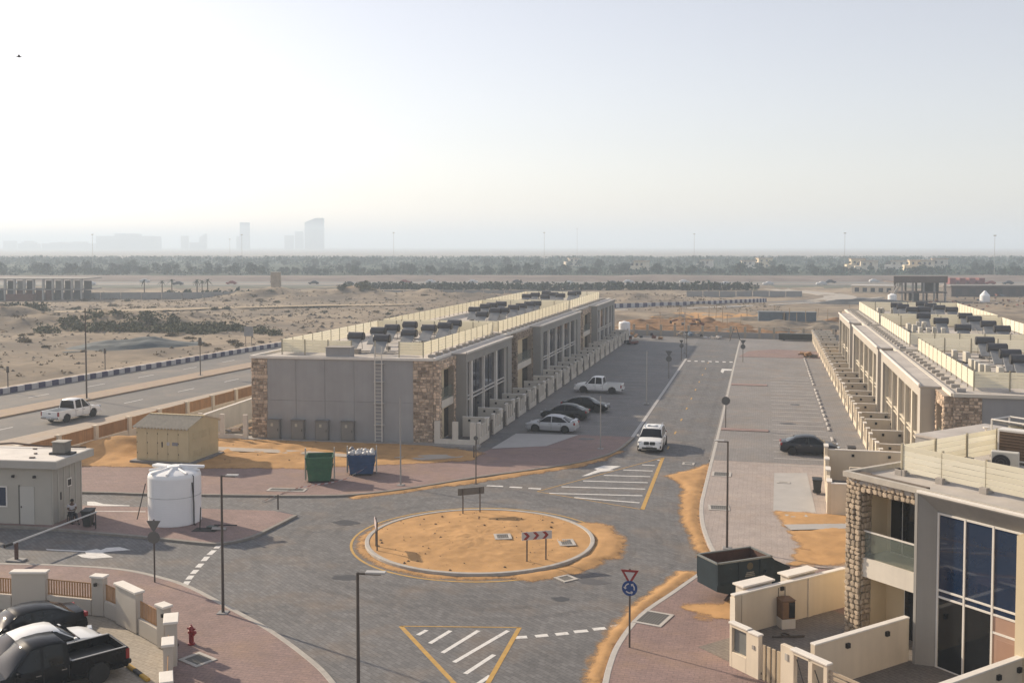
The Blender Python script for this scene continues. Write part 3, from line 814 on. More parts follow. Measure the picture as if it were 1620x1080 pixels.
# ---------------- left row (faces the street, +X)
XL = -26.4
TL1,_ = townhouses('townhouse_block', 'grey townhouse block with the ladder and four cabinets on its blank end wall', 'townhouse blocks left of the street', XL, 1, 81.2, 106.4, (85.9,102.6), [(81.25,85.9),(102.6,106.3)], [86.4,88.4,92.6,97.2,101], skew=1.4)
TL2,_ = townhouses('townhouse_block', 'middle grey townhouse block of the left row, behind the white pickup in the parking', 'townhouse blocks left of the street', XL, 1, 106.6, 149.6, (116.8,143.6), [(108.6,116.8),(143.6,149.4)], [118.4,122.6,127.3,132,137,141], ends=(False,False))
TL3,_ = townhouses('townhouse_block', 'farthest grey townhouse block of the left row by the white tank', 'townhouse blocks left of the street', XL, 1, 149.8, 182, (158.6,178), [(151,158.6),(178,181.8)], [159.3,163,168.2,172.5,176.2], ends=(False,False))
roof_screen('cream slatted roof screen of the near left block, above the ladder', -40.6, -27.7, 82.6, 105.6, 7.25, 8.35, gap=('s',3,5))
roof_screen('cream slatted roof screen of the middle left block', -40.6, -27.5, 107.2, 148.6, 7.25, 8.4)
roof_screen('cream slatted roof screen of the farthest left block', -40.6, -27.7, 150.6, 178.6, 7.25, 8.4)
# ---------------- right row (faces -X)
XR = 11.75
tan_box = M('tan_box_render', (.47,.43,.375), .85, .05, .8, .12, 25, big=.04)
TR1,_ = townhouses('townhouse_block', 'beige townhouse block of the right row with the brown stone corner', 'townhouse blocks right of the street', XR, -1, 69.7, 98.4, (73.2,96.8), [(69.8,73.2),(96.8,98.3)], [74.4,78.6,82.2,86.4,90.2,95.3], boxm=tan_box)
TR2,_ = townhouses('townhouse_block', 'second beige townhouse block of the right row', 'townhouse blocks right of the street', XR, -1, 98.6, 128.6, (99.6,126.8), [(126.8,128.5)], [101,105.5,110,115,120,125.6], ends=(False,False), boxm=tan_box)
TR3,_ = townhouses('townhouse_block', 'farthest beige townhouse block of the right row', 'townhouse blocks right of the street', XR, -1, 128.8, 158, (131,149.2), [(149.2,157)], [132,136.5,141,146,148.6], ends=(False,False), boxm=tan_box)
roof_screen('cream slatted roof screen of the nearest block in the right row', 13.4, 26.4, 72.4, 97.3, 7.25, 8.3)
roof_screen('cream slatted roof screen of the second block in the right row', 13.4, 26.4, 102.8, 127.2, 7.25, 8.35)
roof_screen('cream slatted roof screen of the farthest block in the right row', 13.4, 26.4, 129.4, 155.6, 7.25, 8.45)
# rear parts of the right row's neighbours beyond the frame are left out

# ---------------- solar water heaters
tank_m = M('tank_grey', (.085,.085,.092), .45, .1, 3); tank_c = M('tank_cap', (.025,.025,.028), .5, .1, 3)
panel_m = M('collector_panel', (.27,.275,.28), .5, .15, 2, spec=.3)
def heater():
    T = thing('solar_water_heater', 'x', 'water heater', (0,0,0), 0, 'solar water heaters on the roofs')
    MB().cyl((-.66,.35,1.16),(.66,.35,1.16),.36,n=18).build('tank', tank_m, T, smooth=.6)
    for s_ in (-1, 1):
        MB().cyl((s_*.66,.35,1.16),(s_*.74,.35,1.16),.37,.33,n=18).build('end_cap', tank_c, T, smooth=.6)
    cp = MB(); cp.obox(Vector((0,-.55,.5)), 1.15, 1.75, .07, 0, 0, rad(33)); cp.build('collector', panel_m, T, bevel=.01)
    st = MB()
    for x in (-.5,.5):
        st.tube([(x,.35,.85),(x,.55,0)], .022, 5); st.tube([(x,.3,.85),(x,-1.25,.04)], .022, 5); st.tube([(x,.55,.02),(x,-1.25,.02)], .022, 5)
    st.build('stand', M('stand_metal', (.2,.2,.2), .5, .1, 4, metal=.4), T)
    return T
H0 = heater()
hl = {
 'L1': ('near left roof', [(-35.22,86.33),(-35.34,92.14),(-32.12,84.63),(-35.31,95.78),(-34.89,99.87),(-31.63,90.35),(-31.69,96.26),(-31.04,99.52),(-31.12,102.98)]),
 'L2': ('middle left roof', [(-35.24,125.36),(-35.66,132.18),(-35.56,135.17),(-35.08,138.39),(-31.94,116.96),(-32.13,123.91),(-31.44,125.23),(-31.45,130.76),(-31.35,134.69),(-31.26,139.31),(-30.75,141.04)]),
 'L3': ('farthest left roof', [(-36.62,160.88),(-36.18,165.32),(-35.82,172.34),(-33.32,159.59),(-31.76,164.20),(-31.13,171.11),(-30.84,174.03),(-33.67,168.18)]),
 'R1': ('nearest right row roof', [(18.28,94.46),(18.01,88.33),(17.95,83.61),(17.84,79.63)]),
 'R2': ('second right row roof', [(17.88,126.25),(18.51,118.25),(22.53,127.37),(22.51,122.14),(22.54,114.84),(22.49,108.29),(19.06,108.96)]),
 'R3': ('farthest right row roof', [(18.24,138.32),(19.70,138.68),(23.06,139.49),(17.54,148.05),(17.89,144.44),(21.26,152.05),(21.87,148.34),(22.19,143.35)]),
}
first = True
for k, (lb, ps) in hl.items():
    ps = sorted(ps, key=lambda p: p[0]/p[1])
    for i_, (x, y) in enumerate(ps):
        o = H0 if first else dup(H0, (0,0,0)); first = False
        o.location = (x, y-.35, 7.26); o.rotation_euler = (0,0,rnd.uniform(-.05,.05))
        o['label'] = nth(i_) + ' solar water heater from the left among those on the ' + lb
        o['group'] = 'solar water heaters on the ' + lb
# pipes and cable runs between the heaters
pipe_m = M('roof_pipe_grey', (.2,.19,.18), .6, .15, 3)
for lb, x0, x1, y0, y1 in (('near left roof',-39.5,-28.6,84,104.5),('middle left roof',-39.5,-28.6,108.5,147),('farthest left roof',-39.5,-28.6,152,177),('nearest right row roof',14.3,25.5,74,96),('second right row roof',14.3,25.5,104,126),('farthest right row roof',14.3,25.5,131,154)):
    T = thing('roof_pipes', 'grey pipe runs and small junction boxes lying on the ' + lb, 'pipe', (0,0,7.05))
    r = random.Random(int(y0))
    for k in range(7):
        ya = r.uniform(y0,y1); xa, xb = sorted((r.uniform(x0,x1), r.uniform(x0,x1)))
        MB().tube([(xa,ya,.06),(xb,ya,.06),(xb,min(y1,ya+r.uniform(1,5)),.06),(xb,min(y1,ya+5.0),.5)], .04, 5).build('pipe', pipe_m, T)
        MB().obox(Vector((r.uniform(x0,x1), r.uniform(y0,y1), .2)), r.uniform(.2,.6), r.uniform(.2,.5), r.uniform(.2,.5), r.uniform(0,3)).build('junction_box', concrete if k % 2 else pipe_m, T)
# AC condensers on the roofs
ac_m = M('ac_casing', (.58,.55,.48), .5, .05, 3); ac_dark = M('ac_grille', (.03,.03,.032), .6, .1, 6)
def ac_unit(name='air_conditioner'):
    T = thing(name, 'x', 'air conditioner', (0,0,0), 0, 'air conditioners on the roofs')
    MB().box(-.46,.46,-.18,.18,.12,.92).build('casing', ac_m, T, bevel=.02)
    f = MB(); f.cyl((-.12,-.181,.52),(-.12,-.2,.52),.31,.31,20)
    fo = f.build('fan_grille', ac_dark, T)
    rg = MB()
    for r in (.1,.2,.29):
        q = [(-.12+r*math.cos(2*math.pi*i/18), -.205, .52+r*math.sin(2*math.pi*i/18)) for i in range(19)]
        rg.tube(q, .008, 4)
    rg.build('ring', M('grille_wire', (.1,.1,.1), .5, .1, 4), fo)
    ft = MB()
    for x in (-.35,.35): ft.box(x-.04,x+.04,-.2,.2,0,.12)
    ft.build('foot', metal_d, T)
    return T
AC0 = ac_unit()
acs = [('nearest right row roof', 7.03, [(15.29,90.75),(15.97,89.44),(15.38,83.84),(15.50,82.61),(15.42,80.58),(15.66,80.24),(16.30,78.88)]),
       ('second right row roof', 7.03, [(15.51,120.41),(15.88,118.72),(16.91,123.51),(17.60,123.68),(16.06,115.38),(16.71,114.72),(17.47,115.72),(18.24,115.09)]),
       ('farthest right row roof', 7.03, [(15.41,149.65),(15.92,149.77),(17.02,148.64)]),
       ('near left roof', 7.03, [(-30.03,88.02)])]
first = True
for lb, z_, ps in acs:
    ps = sorted(ps, key=lambda p: p[0]/p[1])
    for i_, (x, y) in enumerate(ps):
        o = AC0 if first else dup(AC0, (0,0,0)); first = False
        o.location = (x, y, z_); o.rotation_euler = (0,0,rad(90)+rnd.uniform(-.1,.1))
        o['label'] = nth(i_) + ' pale air conditioner from the left, standing edge-on on the ' + lb
        o['group'] = 'air conditioners on the ' + lb

# ---------------- ladder, cabinets, roof box on the near left end wall
T = thing('wall_ladder', 'tall pale grey steel ladder fixed to the blank end wall', 'ladder', (-30.9, 80.45, 0))
for s_ in (-1,1):
    MB().box(s_*.3-.035, s_*.3+.035, -.04, .04, .1, 8.1).build('rail', M('ladder_metal', (.72,.68,.62), .5, .05, 4), T)
rg = MB().box(-.27,.27,-.02,.02,-.02,.02).mesh('rung', MATS['ladder_metal'])
for i in range(25): link('rung', rg, T, (0,0,.4+i*.3))
bk = MB().box(-.42,.42,-.02,.28,-.02,.02).mesh('bracket', MATS['ladder_metal'])
for z_ in (1.6,3.4,5.2,6.7): link('bracket', bk, T, (0,.02,z_))
cab_m = M('cabinet_grey', (.225,.215,.2), .6, .05, 2)
names_ = ['leftmost grey meter cabinet on the end wall, next to the stone corner', 'second grey meter cabinet from the stone corner on the end wall', 'third grey meter cabinet on the end wall', 'rightmost of the four grey meter cabinets, nearest the ladder']
for i, px in enumerate((-39.95,-37.85,-35.75,-33.55)):
    T = thing('meter_cabinet', names_[i], 'cabinet', (px, 79.25+.105*(px+42), .22), rad(6), 'meter cabinets on the end wall')
    MB().box(-.55,.55,0,.5,0,1.6).build('casing', cab_m, T, bevel=.015)
    d_ = MB().box(-.5,.5,-.03,0,.06,1.54).build('door', M('cabinet_door', (.25,.24,.222), .55, .05, 2), T, bevel=.01)
    MB().box(.38,.42,-.06,-.03,.7,.9).build('handle', metal_d, d_)
    MB().box(-.2,.0,-.036,-.03,1.1,1.35).build('warning_plate', M('warning_plate', (.5,.47,.38), .5, .1, 5), d_)
    MB().box(-.6,.6,-.08,.5,1.6,1.66).build('top_cover', cab_m, T)
T = thing('roof_hatch_box', 'grey box standing on the parapet of the near left block', 'box', (-34.5, 80.75, 7.0), rad(6))
MB().box(-1.05,1.05,-.3,.9,0,.95).build('casing', grey_wall, T); MB().box(-1.1,1.1,-.35,.95,.95,1.0).build('lid', concrete, T)

# ---------------- garden fronts
gm_post = MATS['white_render']
def garden_front(name, lab, grp, facing, wm):
    """4.7 m of front wall in local coords: runs along +y from 0, street side at x=facing*.0"""
    T = thing(name, lab, 'garden wall', (0,0,0), 0, grp)
    MB().box(-.12,.12,0,.42,0,1.85).build('pier', wm, T, bevel=.015)
    MB().box(-.14,.14,-.02,.44,1.85,1.92).build('coping', cap_m, T)
    MB().box(-.1,.1,.42,2.45,0,.5).build('low_wall', wm, T, bevel=.01)
    for y in (.95, 1.7):
        MB().box(-.1,.1,y,y+.24,.5,1.62).build('upright', wm, T)
    MB().box(-.12,.12,2.45,3.15,0,1.85).build('pier', wm, T, bevel=.015)
    MB().box(-.14,.14,2.43,3.17,1.85,1.92).build('coping', cap_m, T)
    gt = MB()
    for i in range(7): gt.box(-.02,.02,3.2+i*.215,3.2+i*.215+.1,.12,1.45)
    gt.box(-.03,.03,3.16,4.7,.2,.27); gt.box(-.03,.03,3.16,4.7,1.3,1.37)
    gt.build('gate', M('gate_grey', (.13,.115,.10), .5, .1, 4), T)
    MB().box(facing*.12, facing*.16, 2.7,2.95,.75,1.15).build('meter_box', concrete, T)
    return T
def divider(lab, grp, L_, sgn, wm):
    T = thing('divider_wall', lab, 'garden wall', (0,0,0), 0, grp)
    x0, x1 = (0, -L_) if sgn < 0 else (0, L_)
    MB().box(x0,x1,-.08,.08,0,1.78).build('panel', wm, T)
    MB().box(x0,x1,-.1,.1,1.78,1.85).build('coping', cap_m, T)
    for f in (.3,.72):
        x = x0 + (x1-x0)*f
        MB().box(x-.09,x+.09,-.17,-.08,1.42,1.6).build('wall_lamp', black, T)
    return T
gl = garden_front('garden_front_wall', '', 'garden front walls along the left row', 1, white_wall)
gdl = divider('', 'divider walls between the left gardens', 2.2, -1, white_wall)
cream_warm = M('warm_cream', (.76,.655,.51), .85, .05, .8, .1, 25, big=.05, streak=.05)  # one even cream render for garden walls, fence posts and villas
gr = garden_front('garden_front_wall', '', 'garden front walls along the right row', -1, cream_warm)
gdr = divider('', 'divider walls between the right gardens', 2.9, 1, cream_warm)
def row(o0, n, x, y0, pitch, lab):
    for i in range(n):
        o = o0 if i == 0 else dup(o0, (0,0,0))
        o.location = (x, y0+i*pitch+(rnd.uniform(-.4,.4) if 'divider' in lab else 0), .05); o.scale = (1, 1, rnd.uniform(.93,1.07)); o['label'] = nth(i) + ' ' + lab
row(gl, 21, -22.75, 82.0, 4.72, 'slotted front garden wall with grey gate along the left row, counted from the near end')
row(gdl, 21, -22.85, 85.2, 4.72, 'low divider wall with two dark lamps in the left gardens, counted from the near end')
row(gr, 23, 8.3, 77.4, 4.72, 'slotted front garden wall with grey gate along the right row, counted from the near end')
row(gdr, 23, 8.4, 81.2, 4.72, 'low divider wall with two dark lamps in the right gardens, counted from the near end')
# end return beside the stone corner of the left row
T = thing('garden_side_wall', 'cream side wall with three posts at the near end of the left gardens', 'garden wall', (-26.2, 81.0, .1))
MB().box(0,3.5,-.1,.1,0,.5).build('low_wall', white_wall, T)
for x in (0,1.55,3.05): MB().box(x,x+.45,-.12,.12,.5,1.95).build('upright', white_wall, T)
# same on the far side of the row, left of the stone corner, by the kiosk
T = thing('garden_side_wall', 'cream wall with openings between the kiosk and the stone corner', 'garden wall', (-46.6, 78.9, .1), rad(3))
MB().box(0,4.5,-.1,.1,0,.45).build('low_wall', white_wall, T)
for x in (0,2.0,4.1): MB().box(x,x+.4,-.12,.12,.45,2.15).build('upright', white_wall, T)
T = thing('garden_back_wall', 'cream rear garden wall running away beside the left row', 'garden wall', (-46.4, 79.2, .1), rad(3))
MB().box(-.1,.1,.15,26,0,1.9).build('panel', white_wall, T); MB().box(-.13,.13,.15,26,1.9,1.97).build('coping', cap_m, T)
T = thing('rear_garden_clutter', 'pile of brown boards and blocks in the rear garden by the kiosk', 'pile', (-44.4, 80.6, .1))
for i in range(9):
    MB().obox(Vector((rnd.uniform(-1.2,1.6), rnd.uniform(0,1.6), .15+rnd.uniform(0,.5))), rnd.uniform(.3,1.2), rnd.uniform(.2,.5), rnd.uniform(.08,.3), rnd.uniform(0,3)).build('board', [stone_m, brown_slat, concrete][i%3], T)
# corner garden at the near end of the right row
T = thing('corner_garden_wall', 'cream corner garden wall with capped piers beside the parked dark saloon', 'garden wall', (0,0,.1))
a_, b_ = Vector((4.05,65.4)), Vector((4.45,76.2)); d_ = b_-a_
for f0, f1, zz in ((0,.09,1.95),(.3,.4,2.0),(.62,.7,2.0),(.9,1,2.3)):
    MB().wall(a_+d_*f0, a_+d_*f1, .13, 0, zz, .13).build('pier', cream_warm, T, bevel=.015)
    MB().wall(a_+d_*f0, a_+d_*f1, .16, zz, zz+.08, .16).build('coping', cap_m, T)
for f0, f1, zz in ((.09,.3,1.75),(.4,.62,.55),(.7,.9,1.75)):
    MB().wall(a_+d_*f0, a_+d_*f1, .1, 0, zz, .1).build('panel', cream_warm, T)
MB().box(4.15,12,65.3,65.5,0,1.9).build('panel', cream_warm, T); MB().box(4.15,12,65.27,65.53,1.9,1.97).build('coping', cap_m, T)
MB().box(4.55,10,75.2,75.4,0,2.1).build('panel', cream_warm, T); MB().box(4.55,10,75.17,75.43,2.1,2.17).build('coping', cap_m, T)
MB().box(5.6,10.2,70.3,70.5,0,1.95).build('panel', cream_warm, T)
for x in (6.2,8.6): MB().box(x-.09,x+.09,75.11,75.2,1.7,1.88).build('wall_lamp', black, T)
MB().box(4.2,4.32,68.1,68.3,1.0,1.2).build('wall_lamp', black, T)

# ================================================================== NEAR VILLA (local x = into the house, y = along the front to the far left)
VA = rad(45.5)
V = thing('villa', 'grey villa with tall blue windows and a pale stone balcony frame at bottom right', 'villa', (5.92, 42.52, 0), VA)
def vb(name, m, x0,x1,y0,y1,z0,z1, parent=None, bevel=0): return MB().box(x0,x1,y0,y1,z0,z1).build(name, m, parent or V, bevel=bevel)
ROOFZ = 6.85
# body behind the balcony and the glazing
vb('wall', cream_wall, 2.0, 17, -14, 3.55, 0, ROOFZ-.25)
vb('wall', cream_wall, .35, 2.0, 2.95, 3.55, 0, ROOFZ-.25)          # left cheek of the balcony recess
vb('wall', greybox_wall, .6, 2.0, -14, .0, 0, ROOFZ-.25)
rf = vb('roof', roof_m, .3, 17, -14, 3.6, ROOFZ-.25, ROOFZ)
mb = MB(); mb.box(.12,.34,-14.02,3.75,ROOFZ-.02,ROOFZ+.2); mb.box(.34,17,3.55,3.75,ROOFZ-.02,ROOFZ+.2)
mb.build('parapet', M('parapet_stone_cap', (.5,.46,.4), .85, .1, 3), rf)
mb = MB(); mb.box(-.05,.5,-14,.02,6.9,7.0); mb.build('parapet', cap_m, rf, bevel=.01)
# grey splayed frame
ins = .5; yi = -.62
mb = MB()
mb.add([(0,0,0),(0,0,6.9),(ins,yi,6.2),(ins,yi,0)], [(0,1,2,3)])                 # splayed jamb
mb.add([(0,0,6.9),(0,-14,6.9),(ins,-14,6.2),(ins,yi,6.2)], [(0,1,2,3)])          # splayed soffit/top
mb.build('splayed_frame', greybox_wall, V)
mb = MB(); mb.box(-.02,.7,-.02,.1,0,6.9); mb.box(-.02,.3,-14,-.02,6.86,6.92)
mb.build('frame_edge', greybox_wall, V)
vb('plinth', M('villa_plinth', (.5,.45,.38), .85, .06, 1), .1, .62, -14, -.55, -.02, .12)
# glazing: three bays, upper, strip and lower panes, each framed
ys = [yi, -1.76, -2.92, -4.05]
for i in range(3):
    a, c = ys[i+1], ys[i]
    fr = MB()
    fr.box(ins-.06,ins+.06,a-.04,a+.04,.1,6.2)
    if i == 0: fr.box(ins-.06,ins+.06,c-.04,c+.04,.1,6.2)
    for zz in (6.16,3.19,2.92): fr.box(ins-.05,ins+.05,a+.04,c-.04,zz-.04,zz+.04)
    if i < 2: fr.box(ins-.05,ins+.05,a+.04,c-.04,.1,.17)
    W = fr.build('window', frame_w, V, bevel=.006)
    vb('pane', glass, ins-.01, ins+.01, a+.04, c-.04, 3.23, 6.12, W)
    vb('pane', glass, ins-.01, ins+.01, a+.04, c-.04, 2.96, 3.15, W)
    if i < 2: vb('pane', glass_d, ins-.01, ins+.01, a+.04, c-.04, .17, 2.88, W)
pinkp = M('brown_pink_panel', (.42,.27,.2), .45, .06, 1)
D_ = vb('front_door', pinkp, ins-.03, ins+.02, -4.0, -2.96, .1, 2.22)
vb('door_panel', M('door_inset', (.38,.235,.17), .5, .06, 1), ins-.045, ins-.03, -3.85, -3.12, .3, 2.05, D_, bevel=.005)
vb('overlight', pinkp, ins-.02, ins+.02, -4.0, -2.96, 2.3, 2.88)
vb('door_frame', frame_w, ins-.05, ins+.03, -4.0, -2.96, 2.22, 2.3)
vb('pier', cream_wall, .05, .62, -4.6, -4.09, 0, 6.2)
vb('wall', greybox_wall, .3, .62, -14, -4.6, 0, 6.2)
# stone frame, its stones laid one by one
dark_gap = M('stone_gap', (.15,.115,.085), .9, .15, 6)
vb('stone_frame', dark_gap, .35, 1.0, 2.95, 3.72, 0, 6.98)
lint = vb('stone_lintel', dark_gap, .35, .9, .1, 2.95, 6.28, 6.98)
stone_shapes = []
for k in range(10):
    r = random.Random(50+k); mb = MB()
    secs = []
    n = 7
    ang_ = [2*math.pi*(i+r.uniform(-.25,.25))/n for i in range(n)]
    rr = [r.uniform(.8,1.15) for _ in range(n)]
    for dep, sc in ((.0,1.04),(-.7,.99),(-.95,.74)):
        secs.append([(dep, .5*sc*rr[i]*math.cos(ang_[i]), .5*sc*rr[i]*math.sin(ang_[i])) for i in range(n)])
    mb.loft(secs, True, False); b0 = len(mb.v)
    mb.v.append((-1.0, r.uniform(-.1,.1), r.uniform(-.1,.1)))
    for i in range(n): mb.f.append((2*n+i, 2*n+(i+1)%n, b0)); mb.mi.append(0)
    stone_shapes.append(mb.mesh('stone', stone_v, smooth=.5))
def lay(y0, y1, z0, z1, x, size, parent, r, nrm='x'):
    cnt = 0; z_ = z0
    while z_ < z1-.06:
        hh = min(size*r.uniform(.75,1.15), z1-z_); y = y0
        if z1-z_-hh < .1: hh = z1-z_
        while y < y1-.05:
            ww = min(size*r.uniform(.8,1.35), y1-y)
            if y1-y-ww < .1: ww = y1-y
            o = link('stone', stone_shapes[r.randrange(10)], parent)
            if nrm == 'x':
                o.location = (x, y+ww/2, z_+hh/2); o.scale = (r.uniform(.06,.12), ww*1.06, hh*1.08); o.rotation_euler = (r.choice((0,math.pi)),0,0)
            else:
                o.location = (y+ww/2, x, z_+hh/2); o.scale = (r.uniform(.06,.11), ww*1.0, hh*1.02); o.rotation_euler = (0,0,rad(90))
            cnt += 1; y += ww
        z_ += hh
    return cnt
r_ = random.Random(5)
c1 = lay(2.96, 3.72, .02, 6.97, .36, .225, V, r_)
c2 = lay(.12, 2.96, 6.29, 6.97, .36, .225, V, r_)
sm = MB(); stones_on(sm, (.36,2.95,0), (1,0,0), (0,0,1), .62, 6.3, (0,-1,0), .3, .06, 8)
stuff(sm.build('stone_cladding', stone_v, V))
# balcony
B = vb('balcony', white_wall, .42, 2.0, .1, 2.95, 2.75, 3.55)
vb('balcony_floor', M('balcony_floor', (.3,.27,.21), .8, .1, 2), .5, 2.0, .1, 2.95, 3.55, 3.57, B)
vb('balustrade_glass', balu, .5, .52, .12, 2.9, 3.57, 4.62, B)
vb('handrail', frame_w, .48, .54, .1, 2.95, 4.62, 4.68, B)
vb('wall', greybox_wall, .45, 2.0, .0, .1, 0, 6.3)
bd = MB(); bd.box(1.93,1.98,.2,2.72,3.57,5.98)
BD = bd.build('balcony_door', frame_w, V)
for ya, yb in ((.24,.8),(.86,2.1),(2.16,2.68)): vb('pane', glass_d, 1.9, 1.935, ya, yb, 3.62, 5.94, BD)
bd = MB(); bd.box(1.93,1.98,.3,2.0,.1,2.4); vb('pane', glass_d, 1.9,1.935,.36,1.94,.15,2.35, bd.build('garden_door', frame_w, V))
vb('ceiling_slab', cream_wall, .9, 2.0, .1, 2.95, 6.28, 6.5)

# roof screen of the villa: planks one by one
T = thing('roof_screen', 'cream plank screen with posts on concrete blocks on the near villa roof', 'screen', (5.92,42.52,0), VA, 'cream slatted screens round the roofs')
zb, zt = 7.0, 8.12
def vscreen(a, b_, n, out_):
    a = Vector(a); b_ = Vector(b_); d = (b_-a)/n; e = d.normalized(); nn = Vector((-e.y,e.x))*out_
    for i in range(n+1):
        p = a + d*i + nn*.07
        MB().obox(Vector((p.x,p.y,7.52)), .07,.07,1.32, math.atan2(e.y,e.x)).build('post', screen_post, T)
        q = MB(); q.obox(Vector((p.x,p.y,6.97)), .34,.5,.26, math.atan2(e.y,e.x)); q.build('foot_block', concrete, T, bevel=.015)
    for i in range(n):
        p = a+d*i+e*.015; q = a+d*(i+1)-e*.015
        for j in range(5):
            za = zb + j*(zt-zb)/5
            MB().wall(p, q, .022, za+.004, za+(zt-zb)/5-.01, .0).build('plank', screen_m, T, bevel=.005)
vscreen((2.3,2.55),(2.3,-7.2), 5, 1)
vscreen((2.3,2.55),(11.4,2.75), 4, -1)
vscreen((11.4,2.75),(11.4,-1.5), 2, 1)
# air conditioner with its fan, other roof things
o = dup(AC0, (5.92,42.52,0)); c_, s_ = math.cos(VA), math.sin(VA)
def vl(x, y, z=0): return (5.92 + c_*x - s_*y, 42.52 + s_*x + c_*y, z)
o.location = vl(5.9,.15,ROOFZ); o.rotation_euler = (0,0,VA-rad(62)); o.scale = (1.15,1.15,1.1)
o['label'] = 'white air conditioner with a black fan behind the plank screen of the near villa'; o['group'] = 'air conditioners on the near villa roof'
T = thing('louvred_unit', 'large brown louvred unit in a white frame at the right edge on the villa roof', 'air conditioner', vl(8.6,1.3,ROOFZ), VA-rad(75))
MB().box(-.75,.75,-.3,.3,.1,1.5).build('casing', frame_w, T, bevel=.02)
gr_ = MB().box(-.66,.66,-.34,-.3,.2,1.4).build('grille', M('brown_grille', (.12,.075,.045), .6, .15, 8), T)
for i in range(9): MB().box(-.66,.66,-.37,-.34,.25+i*.13,.28+i*.13).build('louvre', M('grille_bar', (.2,.13,.08), .6, .1, 5), gr_)
T = thing('roof_frame', 'white tubular frame with a glazed panel standing on the villa roof', 'frame', vl(10.2,3.6,ROOFZ), VA)
mb = MB(); mb.tube([(0,0,0),(0,0,1.5),(1.4,0,1.5),(1.4,0,0)], .04); mb.tube([(0,-1.9,0),(0,-1.9,1.5),(1.4,-1.9,1.5),(1.4,-1.9,0)], .04); mb.tube([(0,0,1.5),(0,-1.9,1.5)], .04); mb.tube([(1.4,0,1.5),(1.4,-1.9,1.5)], .04)
mb.build('frame_tube', frame_w, T)
MB().obox(Vector((.7,-.95,1.25)),1.3,1.8,.05,0,.25).build('panel', panel_m, T)
T = thing('roof_pipe', 'coil of dark pipe lying beside the air conditioner on the villa roof', 'pipe', vl(5.0,1.5,ROOFZ))
mb = MB()
for k in range(3): mb.tube([( .4*math.cos(t)*(1+.1*k), .3*math.sin(t)*(1+.1*k), .06+.05*k) for t in [2*math.pi*i/16 for i in range(17)]], .035)
mb.build('coil', rubber, T)
T = thing('roof_vent', 'small white vent pipe standing on the roof behind the villa screen', 'vent', vl(12.2,5.2,ROOFZ-.3))
MB().tube([(0,0,0),(0,0,1.0)], .05, 8).build('pipe', frame_w, T); MB().cyl((0,0,.95),(0,0,1.02),.16,.16,10).build('cap', frame_w, T)
T = thing('neighbour_roof', 'flat pale roof end with grey wall just behind the near villa', 'building', vl(12.0,3.9,0), VA)
MB().box(0,6,0,5.2,0,6.5).build('wall', grey_wall, T); MB().box(-.05,6.05,-.05,5.25,6.5,6.62).build('roof', roof_m, T)

# villa garden walls
def gwall(name, lab, a, b_, h_, t=.1, m=None, caps=True):
    T = thing(name, lab, 'garden wall', (5.92,42.52,0), VA)
    MB().wall(a, b_, t, 0, h_, t).build('panel', m or cream_warm, T)
    if caps: MB().wall(a, b_, t+.03, h_, h_+.06, t+.03).build('coping', cap_m, T, bevel=.01)
    return T
G1 = gwall('garden_wall', 'long cream garden wall with one lamp between the dark skip and the near villa', (-4.0,5.93), (2.9,5.93), 1.84)
for x in (-3.45, .55): MB().box(x-.14,x+.14,5.78,5.83,0,1.84).build('pilaster', cream_warm, G1, bevel=.01)
MB().box(-1.3,-1.14,5.74,5.83,1.62,1.78).build('wall_lamp', black, G1)
for x in (-1.42,-1.02): MB().tube([(x,5.81,1.75),(x,5.81,.9)], .012, 5).build('cable', metal_d, G1)
G2 = gwall('garden_wall', 'plain cream garden wall with two dark lamps left of the blue windows', (-5.3,.42), (.05,.42), 1.84)
for x in (-3.55,-1.3): MB().box(x-.09,x+.09,.22,.32,1.42,1.6).build('wall_lamp', black, G2)
G3 = gwall('garden_wall', 'low cream garden wall with dark lamps at the bottom right corner', (-4.6,-4.3), (.3,-4.3), 1.84)
for x in (-1.4,-.2): MB().box(x-.09,x+.09,-4.5,-4.4,1.42,1.6).build('wall_lamp', black, G3)
G4 = thing('garden_front_wall', 'cream front wall of the near villa with open panels and a slatted gate', 'garden wall', (5.92,42.52,0), VA)
def fp(name, m, y0, y1, z0, z1, dx=.1, bevel=.01): return MB().box(-6.15-dx,-6.15+dx,y0,y1,z0,z1).build(name, m, G4, bevel=bevel)
fp('pier', cream_warm, 2.2, 2.85, 0, 1.8); fp('pier', cream_warm, 3.62, 3.75, 0, 1.8); fp('low_wall', cream_warm, 2.85, 3.62, 0, .72); fp('lintel', cream_warm, 2.85, 3.62, 1.68, 1.8)
fp('coping', cap_m, 2.75, 3.78, 1.8, 1.87, .14); fp('coping', cap_m, 2.17, 2.73, 1.76, 1.83, .14)
MB().box(-6.13,-6.1,2.86,3.6,.75,1.66).build('infill', M('infill_glass', (.2,.21,.2), .2, .1, 2), G4)
mb = MB(); mb.wall((-6.1,3.75),(-4.0,5.93),.1,0,1.8,.1); mb.build('splay_wall', cream_warm, G4)
fp('pier', cream_warm, .45, 1.1, 0, 1.86); fp('pier', cream_warm, -.42, -.22, 0, 1.8); fp('pier', cream_warm, -1.1, -.92, 0, 1.8)
fp('low_wall', cream_warm, -.22, .45, 0, .6); fp('low_wall', cream_warm, -.92, -.42, 0, .6); fp('lintel', cream_warm, -.92, .45, 1.66, 1.8)
fp('coping', cap_m, -1.13, .6, 1.8, 1.87, .16)
MB().tube([(-6.15,.4,1.5),(-6.15,.05,.7)], .02).build('brace', metal_d, G4); MB().tube([(-6.15,-.45,1.4),(-6.15,-.8,.7)], .02).build('brace', metal_d, G4)
MB().box(-6.28,-6.25,2.4,2.52,1.2,1.35).build('bell_plate', concrete, G4)
